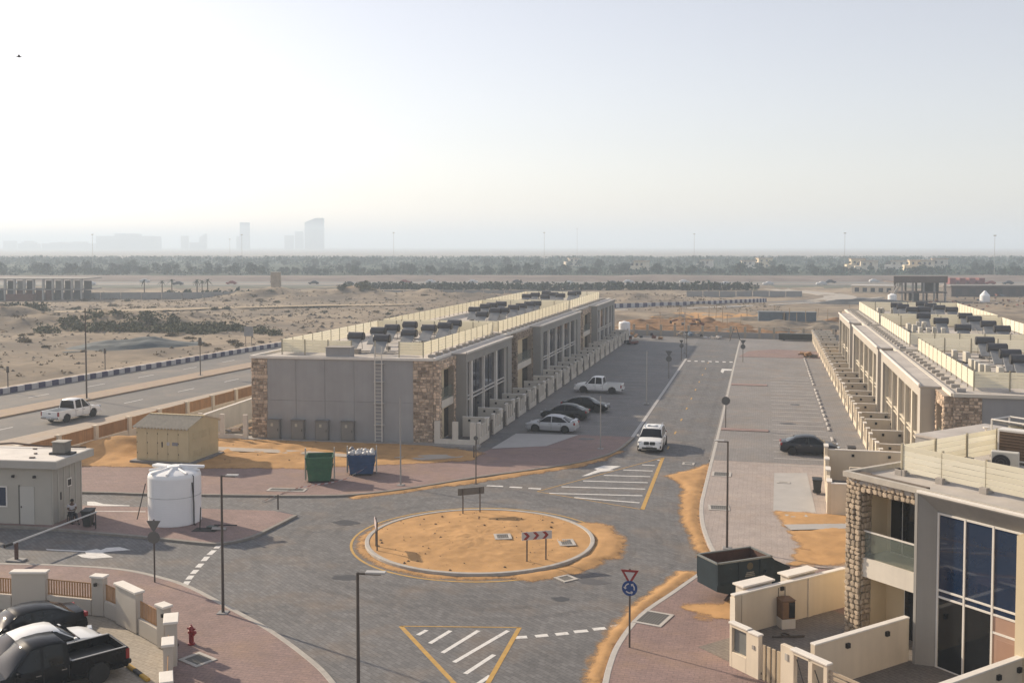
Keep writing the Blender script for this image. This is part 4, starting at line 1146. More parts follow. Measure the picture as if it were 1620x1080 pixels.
MB().box(-6.28,-6.25,.72,.86,1.35,1.6).build('number_plate', M('number_plate_house', (.5,.47,.42), .5, .05, 3), G4)
for i in range(4):
    MB().box(-6.18,-6.12,1.18+i*.25,1.34+i*.25,.15,1.5).build('slat', M('gate_slat', (.5,.4,.27), .6, .1, 3), G4, bevel=.005)
MB().box(-6.13,-6.1,1.12,2.18,.3,.38).build('gate_rail', metal_d, G4)
for i in range(8):
    MB().box(-6.17,-6.12,-2.6,-1.12,.2+i*.19,.32+i*.19).build('slat', M('louvre_slat', (.45,.36,.26), .6, .1, 3), G4, bevel=.005)
fp('pier', cream_warm, -2.95, -2.6, 0, 1.6); fp('coping', cap_m, -2.98, -2.57, 1.6, 1.66, .14)
struct(MB().prism([vl(-6.0,5.8)[:2], vl(-6.0,-14)[:2], vl(2,-14)[:2], vl(2,5.8)[:2], vl(-3.9,5.85)[:2]], .0, .135, bottom=False).build('garden_paving', Mpave('garden_pavers', (.22,.195,.17),(.2,.175,.155),(.13,.115,.1), VA, .4,.2, sandamt=.2)))
T = thing('lamp_cabinet', 'small brown wooden cabinet with dark glass front on a white plinth', 'cabinet', vl(-1.3,5.5,.13), VA-rad(20))
MB().box(-.32,.32,-.3,.3,0,.42).build('plinth', white_wall, T, bevel=.015)
cb = MB(); cb.box(-.3,.3,-.28,.28,.42,1.22); cb.add([(-.34,-.32,1.22),(.34,-.32,1.22),(.34,.32,1.22),(-.34,.32,1.22),(0,0,1.36)], [(0,1,4),(1,2,4),(2,3,4),(3,0,4),(3,2,1,0)])
cb.build('casing', M('cabinet_wood', (.19,.10,.045), .6, .2, 5), T, bevel=.01)
MB().box(.02,.28,-.3,-.28,.48,1.15).build('glass_door', glass_d, T)
MB().box(-.26,-.02,-.3,-.28,.48,1.15).build('wood_door', M('cabinet_wood2', (.24,.13,.06), .6, .2, 5), T)
for k, (x, y, l) in enumerate(((-2.25,6.45,'white topped box at the near end of the garden wall, before the dark skip'),(.45,6.45,'white topped box half way along the garden wall, right of the dark skip'))):
    T = thing('meter_box', l, 'box', vl(x,y,.1), VA)
    MB().box(-.85,.85,-.22,.22,0,1.85).build('casing', white_wall, T); MB().box(-.95,.95,-.33,.33,1.85,1.93).build('lid', cap_m, T, bevel=.01)
T = thing('garden_hose', 'dark hose lying on the paving by the brown cabinet', 'hose', vl(-2.0,4.6,.15), VA)
MB().tube([(.0+.5*math.cos(t*1.3)*t*.2, .35*math.sin(t), .03) for t in [i*.35 for i in range(22)]], .03).build('coil', M('hose', (.08,.06,.04), .6, .1, 5), T)

# ================================================================== VEHICLES
def lerp_prof(prof, x):
    if x <= prof[0][0]: return prof[0][1]
    for (a, za), (b_, zb_) in zip(prof, prof[1:]):
        if x <= b_: return za + (zb_-za)*(x-a)/(b_-a+1e-9)
    return prof[-1][1]
chrome = M('chrome', (.5,.5,.5), .2, .03, 3, metal=.9)
head_m = M('headlight', (.6,.62,.64), .1, .05, 3, spec=.9)
tail_m = M('taillight', (.30,.012,.015), .2, .1, 3)
plate_m = M('plate_white', (.6,.6,.58), .4, .03, 3)
wind_m = M('car_glass', (.006,.008,.012), .05, .1, 1, spec=.25)
rim_m = M('rim_silver', (.35,.35,.36), .35, .06, 4, metal=.6)
rim_b = M('rim_dark', (.1,.1,.105), .35, .06, 4, metal=.5)
def wheel(T, x, y, r, wd, rim):
    s_ = 1 if y > 0 else -1
    Wm = MB(); Wm.lathe([(r*.62,-wd/2),(r*.93,-wd/2),(r,-wd/2+.03),(r,wd/2-.03),(r*.93,wd/2),(r*.62,wd/2)], 22)
    o = Wm.build('wheel', rubber, T, smooth=.6, loc=(x, y, r)); o.rotation_euler = (rad(90)*-s_, 0, 0)
    h = MB(); h.lathe([(.0,.02),(r*.62,.03),(r*.62,-wd/2+.02)], 22); h.cur = 1
    h.lathe([(0.001,wd*.3),(r*.16,wd*.3),(r*.18,.0)], 12)
    for k in range(5):
        a = 2*math.pi*k/5
        h.obox(Vector((math.cos(a)*r*.36, math.sin(a)*r*.36, wd*.3-.02)), r*.55, r*.17, .03, a)
    h.cyl((0,0,wd*.3-.05),(0,0,wd*.3),r*.62,r*.62,22,caps=False)
    h.build('rim', [black, rim], o)
def car_body(T, L, W, z0, top, wheels, wr, paint, tail_round=.12, n=64, roof=None, RW=.78, glassm=None, roofm=None):
    """lower body by stations with wheel arches cut, greenhouse above"""
    xs = [-L/2 + L*i/n for i in range(n+1)]
    secs = []
    for x in xs:
        t = abs(x)/(L/2)
        wsc = 1 - .16*max(0, (t-.72)/.28)**2.2
        w2 = W/2*wsc; zt = lerp_prof(top, x)
        zb_ = z0 + .12*max(0, (t-.9)/.1)
        for wx in wheels:
            dx = abs(x-wx)
            if dx < wr*1.2: zb_ = max(zb_, wr + math.sqrt(max(0,(wr*1.2)**2-dx*dx))*.98)
        zm = z0+.30; zs = min(zt-.06, max(zb_+.03, z0+.55)); zb_ = min(zb_, zs-.03)
        zm = min(max(zm, zb_+.01), zs-.01)
        secs.append([(x,-w2*.94,zb_),(x,-w2,zm),(x,-w2*.985,zs),(x,-w2*.9,zt-.03),(x,-w2*.72,zt),(x,0,zt+.015),(x,w2*.72,zt),(x,w2*.9,zt-.03),(x,w2*.985,zs),(x,w2,zm),(x,w2*.94,zb_)])
    b = MB(); b.loft(secs)
    body = b.build('body', paint, T, smooth=.5)
    # dark inside the arches
    da = MB()
    for wx in wheels:
        da.box(wx-wr*1.15, wx+wr*1.15, -W/2*.86, W/2*.86, z0+.02, wr*2.0)
    da.box(-L/2+.35, L/2-.35, -W/2*.8, W/2*.8, z0-.03, z0+.1)
    da.build('underbody', black, T)
    if roof:
        # greenhouse: glass loft, roof skin and pillars
        x0, x1 = roof[0][0], roof[-1][0]
        rs = [x0 + (x1-x0)*i/30 for i in range(31)]
        secs = []; skin = []
        for x in rs:
            zr = lerp_prof(roof, x); zbelt = lerp_prof(top, x) - .03
            zr = max(zr, zbelt+.012)
            f = min(1, (zr-zbelt)/.45); wb = W/2*.91; wr2 = wb - (W/2*(1-RW)*.62)*f
            secs.append([(x,-wb,zbelt-.02),(x,-wr2,zr-.05*f),(x,-wr2*.86,zr-.004),(x,0,zr+.02*f),(x,wr2*.86,zr-.004),(x,wr2,zr-.05*f),(x,wb,zbelt-.02)])
        g_ = MB(); g_.loft(secs)
        G_ = g_.build('window', glassm or wind_m, T, smooth=.6)
        zmax = max(z for _, z in roof)
        sk = MB()
        rows_ = [s_ for s_ in secs if s_[3][2] > zmax-.13]
        up = [[(p[0], p[1], p[2]+.012) for p in s_[1:6]] for s_ in rows_]
        sk.loft(up, closed=False, caps=False)
        sk.build('roof', roofm or paint, T, smooth=.6)
        pl = MB()
        def pillar(xa, xb, wd):
            for sgn in (-1, 1):
                za, zb2 = lerp_prof(top, xa)-.04, lerp_prof(roof, xb)
                wb = W/2*.915; f = min(1,(zb2-(lerp_prof(top,xb)-.03))/.45); wt = wb-(W/2*(1-RW)*.62)*f+.008
                pl.loft([[(xa-wd/2,sgn*wb,za),(xa+wd/2,sgn*wb,za),(xa+wd/2,sgn*(wb-.05),za),(xa-wd/2,sgn*(wb-.05),za)],
                         [(xb-wd/2,sgn*wt,zb2-.04),(xb+wd/2,sgn*wt,zb2-.04),(xb+wd/2,sgn*(wt-.05),zb2-.02),(xb-wd/2,sgn*(wt-.05),zb2-.02)]])
        return body, pillar, pl
    return body, None, None
def lamps(T, L, W, zf, zr, hl=(.42,.16), tl=(.3,.2), fx=0, rx=0):
    for s_ in (-1,1):
        MB().obox(Vector((L/2-.16-fx, s_*W*.36, zf)), .2, hl[0], hl[1], s_*rad(-18)).build('headlight', head_m, T, bevel=.03)
        MB().obox(Vector((-L/2+.1+rx, s_*W*.385, zr)), .16, tl[0], tl[1], s_*rad(14)).build('taillight', tail_m, T, bevel=.02)
def mirrors(T, x, W, z, m):
    for s_ in (-1,1):
        MB().obox(Vector((x, s_*(W/2+.06), z)), .13, .2, .13, s_*rad(10)).build('mirror', m, T, bevel=.03)
def seams(T, W, xs_, z0, z1, m=black):
    b = MB()
    for x in xs_:
        for s_ in (-1,1): b.box(x-.008, x+.008, s_*W/2*.985, s_*(W/2+.004), z0, z1)
    b.build('door_seam', m, T)
    h = MB()
    for x in xs_[1:]:
        for s_ in (-1,1): h.box(x+.08, x+.26, s_*W/2*.97, s_*(W/2+.012), z1-.12, z1-.085)
    h.build('door_handle', chrome if m is black else black, T)
def sedan(label, paint, loc, rz, L=4.55, W=1.78, rim=rim_m, spoiler=False, group=None, name='parked_car'):
    T = thing(name, label, 'car', loc, rz, group)
    top = [(-L/2,.62),(-L/2+.04,.86),(-L/2+.15,1.0),(-1.7,1.03),(-1.2,.97),(.9,.94),(1.05,.95),(1.7,.86),(2.05,.74),(L/2-.05,.62),(L/2,.5)]
    roof = [(-1.85,1.0),(-1.55,1.14),(-1.1,1.34),(-.6,1.43),(-.1,1.455),(.3,1.42),(.7,1.25),(1.2,.93)]
    bd, pil, pl = car_body(T, L, W, .2, top, (-1.36,1.36), .325, paint, roof=roof)
    pil(-1.62,-1.12,.16); pil(-.12,-.14,.07); pil(1.12,.42,.08); pl.build('pillar', paint, T)
    for x in (-1.36,1.36):
        for y in (-W/2+.09, W/2-.09): wheel(T, x, y, .325, .21, rim)
    lamps(T, L, W, .68, .84)
    MB().box(L/2-.06,L/2+.005,-.42,.42,.42,.58).build('grille', black, T, bevel=.01)
    MB().box(L/2-.03,L/2+.015,-.26,.26,.36,.46).build('number_plate', plate_m, T)
    MB().box(-L/2-.012,-L/2+.05,-.26,.26,.66,.78).build('number_plate', plate_m, T)
    MB().box(-L/2-.02,-L/2+.2,-W*.44,W*.44,.3,.5).build('bumper', paint, T, bevel=.04)
    mirrors(T, .98, W, .98, paint); seams(T, W, (.95,-.12,-1.0), .3, .9)
    if spoiler: MB().obox(Vector((-L/2+.2,0,1.1)), .26, W*.8, .04, 0, rad(-8)).build('spoiler', paint, T, bevel=.01)
    return T
def suv(label, paint, loc, rz, L=4.92, W=2.0, rim=rim_b, name='white_suv'):
    T = thing(name, label, 'car', loc, rz)
    top = [(-L/2,.7),(-L/2+.05,1.02),(-2.2,1.12),(-1.2,1.1),(1.0,1.08),(1.2,1.1),(1.9,1.05),(2.25,.97),(L/2-.04,.82),(L/2,.6)]
    roof = [(-2.35,1.14),(-2.2,1.4),(-1.9,1.62),(-1.2,1.73),(-.3,1.755),(.3,1.71),(.7,1.52),(1.35,1.08)]
    bd, pil, pl = car_body(T, L, W, .26, top, (-1.5,1.48), .385, paint, roof=roof)
    pil(-2.1,-1.85,.2); pil(-1.05,-1.05,.07); pil(.0,-.02,.07); pil(1.25,.4,.08); pl.build('pillar', paint, T)
    for x in (-1.5,1.48):
        for y in (-W/2+.11, W/2-.11): wheel(T, x, y, .385, .26, rim)
    lamps(T, L, W, .86, 1.0, (.46,.14), (.3,.13), .04)
    for s_ in (-1,1):
        MB().obox(Vector((L/2-.02, s_*.24, .8)), .08, .42, .26, 0, rad(-8)).build('grille', black, T, bevel=.04)
        MB().obox(Vector((L/2-.09, s_*.78, .52)), .12, .28, .22, s_*rad(-20)).build('air_intake', black, T, bevel=.03)
        MB().box(-1.9,.9,s_*.66-.02,s_*.66+.02,1.76,1.79).build('roof_rail', chrome, T)
    MB().box(L/2-.05,L/2+.01,-.6,.6,.36,.5).build('lower_grille', black, T, bevel=.02)
    MB().box(L/2-.02,L/2+.03,-.26,.26,.5,.6).build('number_plate', plate_m, T)
    MB().box(-.55,.15,-.42,.42,1.768,1.776).build('sunroof', wind_m, T)
    mirrors(T, .95, W, 1.15, paint); seams(T, W, (1.05,.0,-1.05), .4, 1.02)
    return T
def pickup(label, paint, loc, rz, L=5.35, W=1.86, rim=rim_m, name='pickup_truck', sc=1.0, rails=None):
    T = thing(name, label, 'pickup truck', loc, rz); T.scale = (sc,)*3
    fr = .62      # bed/cab joint
    top = [(-L/2,1.0),(-.62,1.0),(-.55,1.06),(1.0,1.06),(1.15,1.07),(1.9,1.02),(2.35,.95),(L/2-.05,.82),(L/2,.6)]
    # body without the bed: cab + nose
    xs0 = -.62
    roof = [(-.62,1.06),(-.6,1.6),(-.5,1.76),(.0,1.81),(.5,1.79),(.76,1.68),(1.45,1.06)]
    # full-length lower body, bed cut out by walls
    n = 70; secs = []
    wr = .38; wl = (-1.62, 1.62)
    for i in range(n+1):
        x = -L/2 + L*i/n; t = abs(x)/(L/2)
        wsc = 1-(.14*max(0,(t-.78)/.22)**2 if x > 0 else .02*max(0,(t-.9)/.1))
        w2 = W/2*wsc; zt = lerp_prof(top, x) if x > -.66 else .72
        zb_ = .36
        for wx in wl:
            dx = abs(x-wx)
            if dx < wr*1.18: zb_ = max(zb_, wr+math.sqrt((wr*1.18)**2-dx*dx)*.97)
        zs = min(zt-.03, max(zb_+.03,.84)) if x > -.66 else zt-.005
        zb_ = min(zb_, zs-.02); zm = min(max(.6, zb_+.005), zs-.005)
        secs.append([(x,-w2*.95,zb_),(x,-w2,zm),(x,-w2*.99,zs),(x,-w2*.93,zt-.002),(x,-w2*.72,zt),(x,w2*.72,zt),(x,w2*.93,zt-.002),(x,w2*.99,zs),(x,w2,zm),(x,w2*.95,zb_)])
    MB().loft(secs).build('body', paint, T, smooth=.5)
    da = MB()
    for wx in wl: da.box(wx-wr*1.1,wx+wr*1.1,-W/2*.84,W/2*.84,.3,.71)
    da.box(-L/2+.3,L/2-.4,-W/2*.75,W/2*.75,.3,.5); da.build('underbody', black, T)
    # bed
    bed = MB()
    for s_ in (-1,1):
        bed.loft([[(x, s_*W/2*.985, z1), (x, s_*W/2*.97, 1.06), (x, s_*(W/2-.13), 1.06), (x, s_*(W/2-.13), .7)] for x, z1 in [(-L/2+.02,.6)] + [(-1.62+wr*1.18*math.cos(a_), wr+wr*1.18*math.sin(a_)*.97) for a_ in [math.pi*(1-k/10) for k in range(11)]] + [(-.66,.6)]])
    bed.box(-.76,-.66,-W/2+.06,W/2-.06,.7,1.06)
    BD = bed.build('bed', paint, T, smooth=.4)
    MB().box(-L/2+.06,-.76,-W/2+.13,W/2-.13,.715,.735).build('bed_liner', black, BD)
    tg = MB().box(-L/2-.02,-L/2+.06,-W/2+.05,W/2-.05,.6,1.05).build('tailgate', paint, T, bevel=.015)
    MB().box(-L/2-.035,-L/2-.02,-.12,.12,.84,.92).build('handle', black, tg)
    if rails:
        for s_ in (-1,1): MB().box(-L/2+.06,-.7,s_*(W/2-.1)-.035,s_*(W/2-.1)+.035,1.06,1.085).build('bed_rail', rails, BD)
    # cab
    rs = [-.62+(1.45+.62)*i/26 for i in range(27)]; secs = []
    for x in rs:
        zr = lerp_prof(roof, x); zbelt = 1.03; zr = max(zr, zbelt+.01); f = min(1,(zr-zbelt)/.5); wb = W/2*.93; w3 = wb-.17*f
        secs.append([(x,-wb,zbelt-.03),(x,-w3,zr-.05*f),(x,-w3*.88,zr),(x,0,zr+.02*f),(x,w3*.88,zr),(x,w3,zr-.05*f),(x,wb,zbelt-.03)])
    MB().loft(secs).build('window', wind_m, T, smooth=.6)
    sk = MB(); up = [[(p[0],p[1],p[2]+.014) for p in s_[1:6]] for s_ in secs if s_[3][2] > 1.66]
    sk.loft(up, False, False); sk.build('roof', paint, T, smooth=.6)
    pl = MB()
    for (xa, xb, wd) in ((-.56,-.5,.16),(.28,.26,.09),(1.3,.62,.09)):
        for s_ in (-1,1):
            wb = W/2*.935; zb2 = lerp_prof(roof, xb); wt = wb-.165
            pl.loft([[(xa-wd/2,s_*wb,1.0),(xa+wd/2,s_*wb,1.0),(xa+wd/2,s_*(wb-.06),1.0),(xa-wd/2,s_*(wb-.06),1.0)],[(xb-wd/2,s_*wt,zb2-.03),(xb+wd/2,s_*wt,zb2-.03),(xb+wd/2,s_*(wt-.06),zb2-.01),(xb-wd/2,s_*(wt-.06),zb2-.01)]])
    pl.build('pillar', paint, T)
    for x in wl:
        for y in (-W/2+.11, W/2-.11): wheel(T, x, y, wr, .25, rim)
    for s_ in (-1,1):
        MB().obox(Vector((L/2-.13, s_*W*.37, .84)), .22,.38,.2, s_*rad(-16)).build('headlight', head_m, T, bevel=.03)
        MB().box(-L/2-.03,-L/2+.1,s_*(W/2-.11),s_*(W/2+.005),.66,1.02).build('taillight', tail_m, T, bevel=.01)
    MB().box(L/2-.06,L/2+.02,-.5,.5,.62,.9).build('grille', black, T, bevel=.02)
    MB().box(L/2-.1,L/2+.06,-W*.45,W*.45,.36,.58).build('bumper', paint, T, bevel=.04)
    MB().box(-L/2-.14,-L/2+.05,-W*.46,W*.46,.42,.58).build('bumper', chrome if paint is not MATS.get('car_black') else black, T, bevel=.03)
    MB().box(-L/2-.15,-L/2-.13,-.26,.26,.46,.56).build('number_plate', plate_m, T)
    mirrors(T, 1.1, W, 1.12, paint); seams(T, W, (1.2,.27,-.58), .46, .98)
    return T
car_white = M('car_white', (.92,.92,.9), .35, .02, 2, spec=.5, coat=.3)
car_silver = M('car_silver', (.5,.51,.53), .4, .03, 2, metal=.2, coat=.3)
car_black = M('car_black', (.004,.005,.008), .25, .1, 2, spec=.16)
car_dgrey = M('car_dark_grey', (.022,.024,.03), .3, .08, 2, spec=.4)
car_dgreen = M('car_dark_green', (.012,.017,.017), .3, .08, 2, spec=.4)

suv('white SUV driving towards the roundabout on the sunlit street', car_white, (-8.65, 84.4, 0), rad(-90))
sedan('silver saloon with a boot spoiler parked nose to the left row', car_silver, (-18.1, 89.9, .01), rad(176), spoiler=True, name='silver_car')
sedan('dark green hatchback parked between the silver saloon and a black one', car_dgreen, (-18.2, 96.6, .01), rad(177), L=4.5, name='dark_car')
sedan('black saloon parked with its nose to the street behind the dark green car', car_black, (-17.1, 101.6, .01), rad(-3), L=4.7, name='black_car')
pickup('white pickup truck parked alone in the shade before the left row', car_white, (-17.8, 114.9, .01), rad(178), name='white_pickup', sc=1.0)
sedan('dark grey saloon parked in the sunlit bays on the right', car_dgrey, (3.7, 84.2, .128), rad(1), name='dark_grey_car')
pickup('white pickup truck driving away on the road at the left', car_white, (-63.9, 85.6, -.03), math.atan2(RD.y, RD.x), name='white_pickup', sc=1.08, rim=rim_m)
# bottom left: three vehicles side by side in the yard
HD = Vector((-.5547,-.832))
tail = Vector((-24.35, 35.0))
c_ = tail + HD*2.75
BP = pickup('black pickup truck with an open bed in the yard at bottom left', car_black, (c_.x, c_.y, .02), math.atan2(HD.y,HD.x), name='black_pickup', sc=1.06, rim=rim_b, rails=steel)
T_ = tail + Vector((-.832,.5547))*2.55
nose = T_ + Vector((.5547,.832))*.35; c_ = nose - Vector((.5547,.832))*2.3
sedan('white saloon in the yard between the black pickup and the black car', car_white, (c_.x, c_.y, .02), math.atan2(.832,.5547), name='white_car')
nose = tail + Vector((-.832,.5547))*5.35 + Vector((.5547,.832))*.6; c_ = nose + HD*2.35
sedan('black saloon at the left edge of the picture beside the yard fence', car_black, (c_.x, c_.y, .02), math.atan2(HD.y,HD.x), L=4.7, name='black_car')
yb_y = M('stop_yellow', (.55,.33,.04), .6, .1, 4); yb_k = M('stop_black', (.03,.03,.03), .6, .1, 4)
sl_ = ['yellow and black wheel stop behind the black pickup', 'yellow and black wheel stop before the white car', 'yellow and black wheel stop by the black car and the fence']
for i, (cx, cy) in enumerate(((-23.25,34.75),(-26.2,37.0),(-29.2,38.95))):
    T = thing('wheel_stop', sl_[i], 'wheel stop', (cx, cy, .02), math.atan2(-.5547,.832), 'yellow and black wheel stops in the yard')
    for k in range(3):
        MB().box(-.95+k*.633,-.95+(k+1)*.633-.004,-.09,.09,0,.12).build('block', yb_y if k % 2 == 0 else yb_k, T, bevel=.025)

# ================================================================== STREET FURNITURE
def lamp(label, loc, H_, arm, rz=0, m=None, grp='street lamps of the estate', base=True, r=.06):
    T = thing('street_lamp', label, 'street lamp', (*loc, 0), rz, grp)
    m = m or pole_m
    MB().cyl((0,0,.0),(0,0,H_),r*1.15,r*.75,10).build('pole', m, T, smooth=.6)
    if base:
        b = MB(); b.box(-.24,.24,-.24,.24,.0,.16); b.build('base', M('base_grey', (.3,.29,.28), .7, .1, 4), T, bevel=.02)
    if arm:
        MB().box(0,arm,-.035,.035,H_-.06,H_).build('arm', m, T)
        hd = MB(); hd.box(arm*.35,arm+.15,-.12,.12,H_-.01,H_+.05)
        hd.build('lamp_head', M('lamp_head', (.5,.49,.47), .5, .05, 4), T, bevel=.01)
    return T
lamp('tall dark lamp post on the pink pavement right of the red hydrant', (-23.29,41.3), 6.3, .62, rad(10))
lamp('dark lamp post cut off at the bottom edge of the picture, on the pavement corner', (-12.28,30.08), 6.25, .75, rad(8))
lamp('dark lamp post on the right pavement standing behind the big dark skip', (-1.76,56.71), 5.95, .55, rad(183))
lamp('slim pale lamp post between the blue skip and the left houses', (-23.95,66.48), 6.26, 0, 0, pole_l, r=.05)
lamp('slim pale lamp post on the shaded red pavement beside the silver car', (-12.61,82.3), 4.4, 0, 0, pole_l, r=.045)
lamp('slim pale lamp post beside the white kerb line, across from the white pickup', (-11.61,107.15), 5.6, 0, 0, pole_l, r=.05)
lamp('slim lamp post at the far end of the street, by the back wall', (-11.6,160), 6.4, 0, 0, pole_l, r=.05)
lamp('tall dark lamp post on the median of the left road', (-70.3,96.6), 9.8, 0, 0, pole_m, 'lamp posts along the left road', r=.08)
lamp('lamp post with a dark lantern head farther along the median', (-68.9,117.3), 4.6, 0, 0, pole_m, 'lamp posts along the left road', r=.06)
for i, (x, y, l) in enumerate(((-82.6,99.6,'short dark post beyond the painted kerb at the left edge'),(-84.6,120.2,'short dark post beyond the painted kerb, near the desert shrubs'))):
    T = thing('verge_post', l, 'post', (x,y,0)); MB().cyl((0,0,0),(0,0,2.6),.06,.06,8).build('pole', pole_m, T); MB().cyl((0,0,2.2),(0,0,2.9),.17,.12,8).build('lantern', pole_m, T)
T = bpy.data.objects['street_lamp.008']
MB().cyl((0,0,3.9),(0,0,4.9),.28,.18,8).build('lantern', pole_m, T)

red_s = M('sign_red', (.30,.03,.03), .45, .06, 4); white_s = M('sign_white', (.6,.58,.57), .45, .04, 4); blue_s = M('sign_blue', (.015,.06,.22), .45, .06, 4)
back_s = M('sign_back', (.13,.13,.125), .55, .06, 4)
def tri_plate(cz, s_, y, th=.02):
    h_ = s_*.866
    return [(-s_/2,y,cz+h_/3),(s_/2,y,cz+h_/3),(0,y,cz-2*h_/3)]
def sign_post(label, loc, H_, front, cat='road sign', rz=0, tri=.72, circ=.32, name='road_sign', zt=None, zc=None, pole=pole_m, grp=None):
    """triangle and disc on one pole; front=True shows the printed side to -Y"""
    T = thing(name, label, cat, (*loc,0), rz, grp)
    MB().cyl((0,0,0),(0,0,H_-.05),.04,.04,10).build('pole', pole, T, smooth=.6)
    MB().box(-.09,.09,-.09,.09,0,.03).build('base', pole, T)
    if tri:
        zt = zt or H_-.25
        p = tri_plate(zt, tri, -.05)
        t_ = MB().extr(p, (0,.025,0)).build('triangle_plate', red_s if front else back_s, T, bevel=.004)
        if front:
            MB().extr(tri_plate(zt, tri*.58, -.06), (0,.008,0)).build('white_field', white_s, t_)
    if circ:
        zc = zc or H_-.9
        d = MB().cyl((0,-.055,zc),(0,-.03,zc),circ,circ,32).build('disc_plate', blue_s if front else back_s, T)
        if front:
            a_ = MB()
            for k in range(3):
                t0 = rad(100+120*k)
                outer = []; inner = []
                for i in range(9):
                    t = t0 + rad(70)*i/8
                    outer.append((math.cos(t)*circ*.68,-.0585,zc+math.sin(t)*circ*.68)); inner.append((math.cos(t)*circ*.52,-.0585,zc+math.sin(t)*circ*.52))
                a_.add(outer+inner, [(i,i+1,9+i+1,9+i) for i in range(8)])
                te = t0+rad(70)
                q = [(r*math.cos(te+dt),-.0585,zc+r*math.sin(te+dt)) for r, dt in ((circ*.84,0),(circ*.6,rad(26)),(circ*.36,0))]
                a_.add(q, [(0,1,2)])
            a_.build('arrow', white_s, d)
            rm = MB(); 
            rm.lathe([(circ*.9,0),(circ*.96,.002),(circ*.96,.0),(circ*.9,-.0)], 32)
    return T
sign_post('red and white give way triangle above a blue roundabout disc on the right pavement', (-5.15,41.6), 3.42, True, tri=.74, circ=.315, zt=3.12, zc=2.58)
sign_post('grey back of a triangle and disc sign on the pavement below the white tank', (-28.67,44.35), 3.25, False, rz=rad(12), tri=.7, circ=.3, zt=2.95, zc=2.33)
sign_post('round grey sign on a pole standing by the white kerb on the red island', (-3.15,94.6), 2.95, False, tri=0, circ=.38, zc=2.55)
sign_post('dark give way sign back at the far end of the sunlit kerb', (-2.66,148.6), 3.3, False, tri=.8, circ=.34, zt=3.0, zc=2.3)
sign_post('dark triangle and disc sign in the shaded parking by the kerb line', (-11.3,129.4), 3.5, False, tri=.85, circ=.36, zt=3.15, zc=2.4)
sign_post('dark sign pole beside the far crossing, left of the first dash', (-11.3,149.8), 3.0, False, tri=.6, circ=.3)
sign_post('taller dark sign pole at the far end of the shaded parking', (-10.9,154.5), 3.9, False, tri=.6, circ=0)
sign_post('slim dark sign post on the shaded pavement in front of the left gardens', (-19.2,68.6), 3.4, False, tri=0, circ=.16, zc=3.2)
for x, y, l in ((-29.18,58.6,'short dark bollard post on the kerb north of the gate island tip'),(-21.6,76.6,'short dark post at the corner of the left gardens')):
    T = thing('bollard', l, 'bollard', (x,y,.1)); MB().cyl((0,0,0),(0,0,.9),.05,.05,8).build('post', pole_m, T); MB().cyl((0,0,.9),(0,0,.94),.06,.04,8).build('cap', pole_m, T)
# chevron boards on the roundabout
def chevron(label, a, b_, front, zb, pm=None):
    a = Vector(a); b_ = Vector(b_); d = (b_-a); L_ = d.length; c = (a+b_)/2
    T = thing('chevron_board', label, 'road sign', (c.x, c.y, zb), math.atan2(d.y, d.x), 'chevron boards on the roundabout')
    for s_ in (-1,1): MB().cyl((s_*L_/2,0,-.1),(s_*L_/2,0,1.5),.04,.04,8).build('post', pole_m, T)
    w2 = L_/2+.3
    MB().box(-w2,w2,-.07,-.045,1.08,1.5).build('board', pm or (white_s if front else back_s), T)
    if front:
        for k in range(3):
            x0 = -w2+.08+k*(2*w2-.1)/3
            q = [(x0,-.074,1.1),(x0+.18,-.074,1.1),(x0+.36,-.074,1.29),(x0+.18,-.074,1.48),(x0,-.074,1.48),(x0+.18,-.074,1.29)]
            MB().extr(q, (0,.003,0)).build('chevron', red_s, T)
    return T
chevron('red and white chevron board on the roundabout, arrows to the right', (-11.75,51.75), (-10.85,52.25), True, .2)
T = chevron('dark back of a chevron board at the far side of the roundabout', (-16.75,60.75), (-17.65,60.1), False, .2)
T = chevron('pale chevron board seen edge-on at the left of the roundabout', (-20.35,52.5), (-20.0,51.75), False, .2, M('sign_pale', (.62,.5,.48), .5, .06, 4))

# drains and covers
def cover(label, loc, w_, d_, rz, z=.0, fm=None, inner=None, cat='drain cover'):
    T = thing('drain_cover', label, cat, (*loc, z), rz)
    b = MB(); t = .16
    b.box(-w_/2,w_/2,-d_/2,-d_/2+t,0,.03); b.box(-w_/2,w_/2,d_/2-t,d_/2,0,.03); b.box(-w_/2,-w_/2+t,-d_/2+t,d_/2-t,0,.03); b.box(w_/2-t,w_/2,-d_/2+t,d_/2-t,0,.03)
    b.build('frame', fm or M('cover_frame', (.5,.47,.43), .8, .08, 4), T, bevel=.006)
    MB().box(-w_/2+t,w_/2-t,-d_/2+t,d_/2-t,0,.015).build('grate', inner or M('cover_grate', (.12,.115,.105), .7, .15, 8), T)
    if inner is None:
        n = int((w_-2*t)/.12); bb = MB()
        for i in range(n): x = -w_/2+t+.06+i*.12; bb.box(x-.02,x+.02,-d_/2+t,d_/2-t,.015,.026)
        bb.build('grate_bar', M('grate_bar', (.19,.18,.165), .7, .1, 6), T)
cover('drain grate by the white kerb at the wide end of the sand drift', (-2.75,75.1), 1.35, 1.5, 0, .122)
cover('drain grate by the white kerb, in the bend of the right pavement', (-2.55,65.4), 1.3, 1.3, rad(5), .122)
cover('large square drain grate on the red pavement by the give way sign', (-4.55,45.1), 1.35, 1.7, rad(-15), .122)
cover('long pale drain frame on the red pavement left of the green skip', (-30.9,63.4), 2.6, .9, rad(8), .122)
cover('square grey cover in the middle of the roundabout sand', (-13.96,55.4), .95, 1.1, rad(20), .29)
cover('square pale cover at the right of the roundabout sand', (-10.35,55.4), .9, 1.2, rad(20), .2)
cover('pale framed cover in the road below the roundabout', (-9.35,49.95), .9, .9, rad(48), .005)
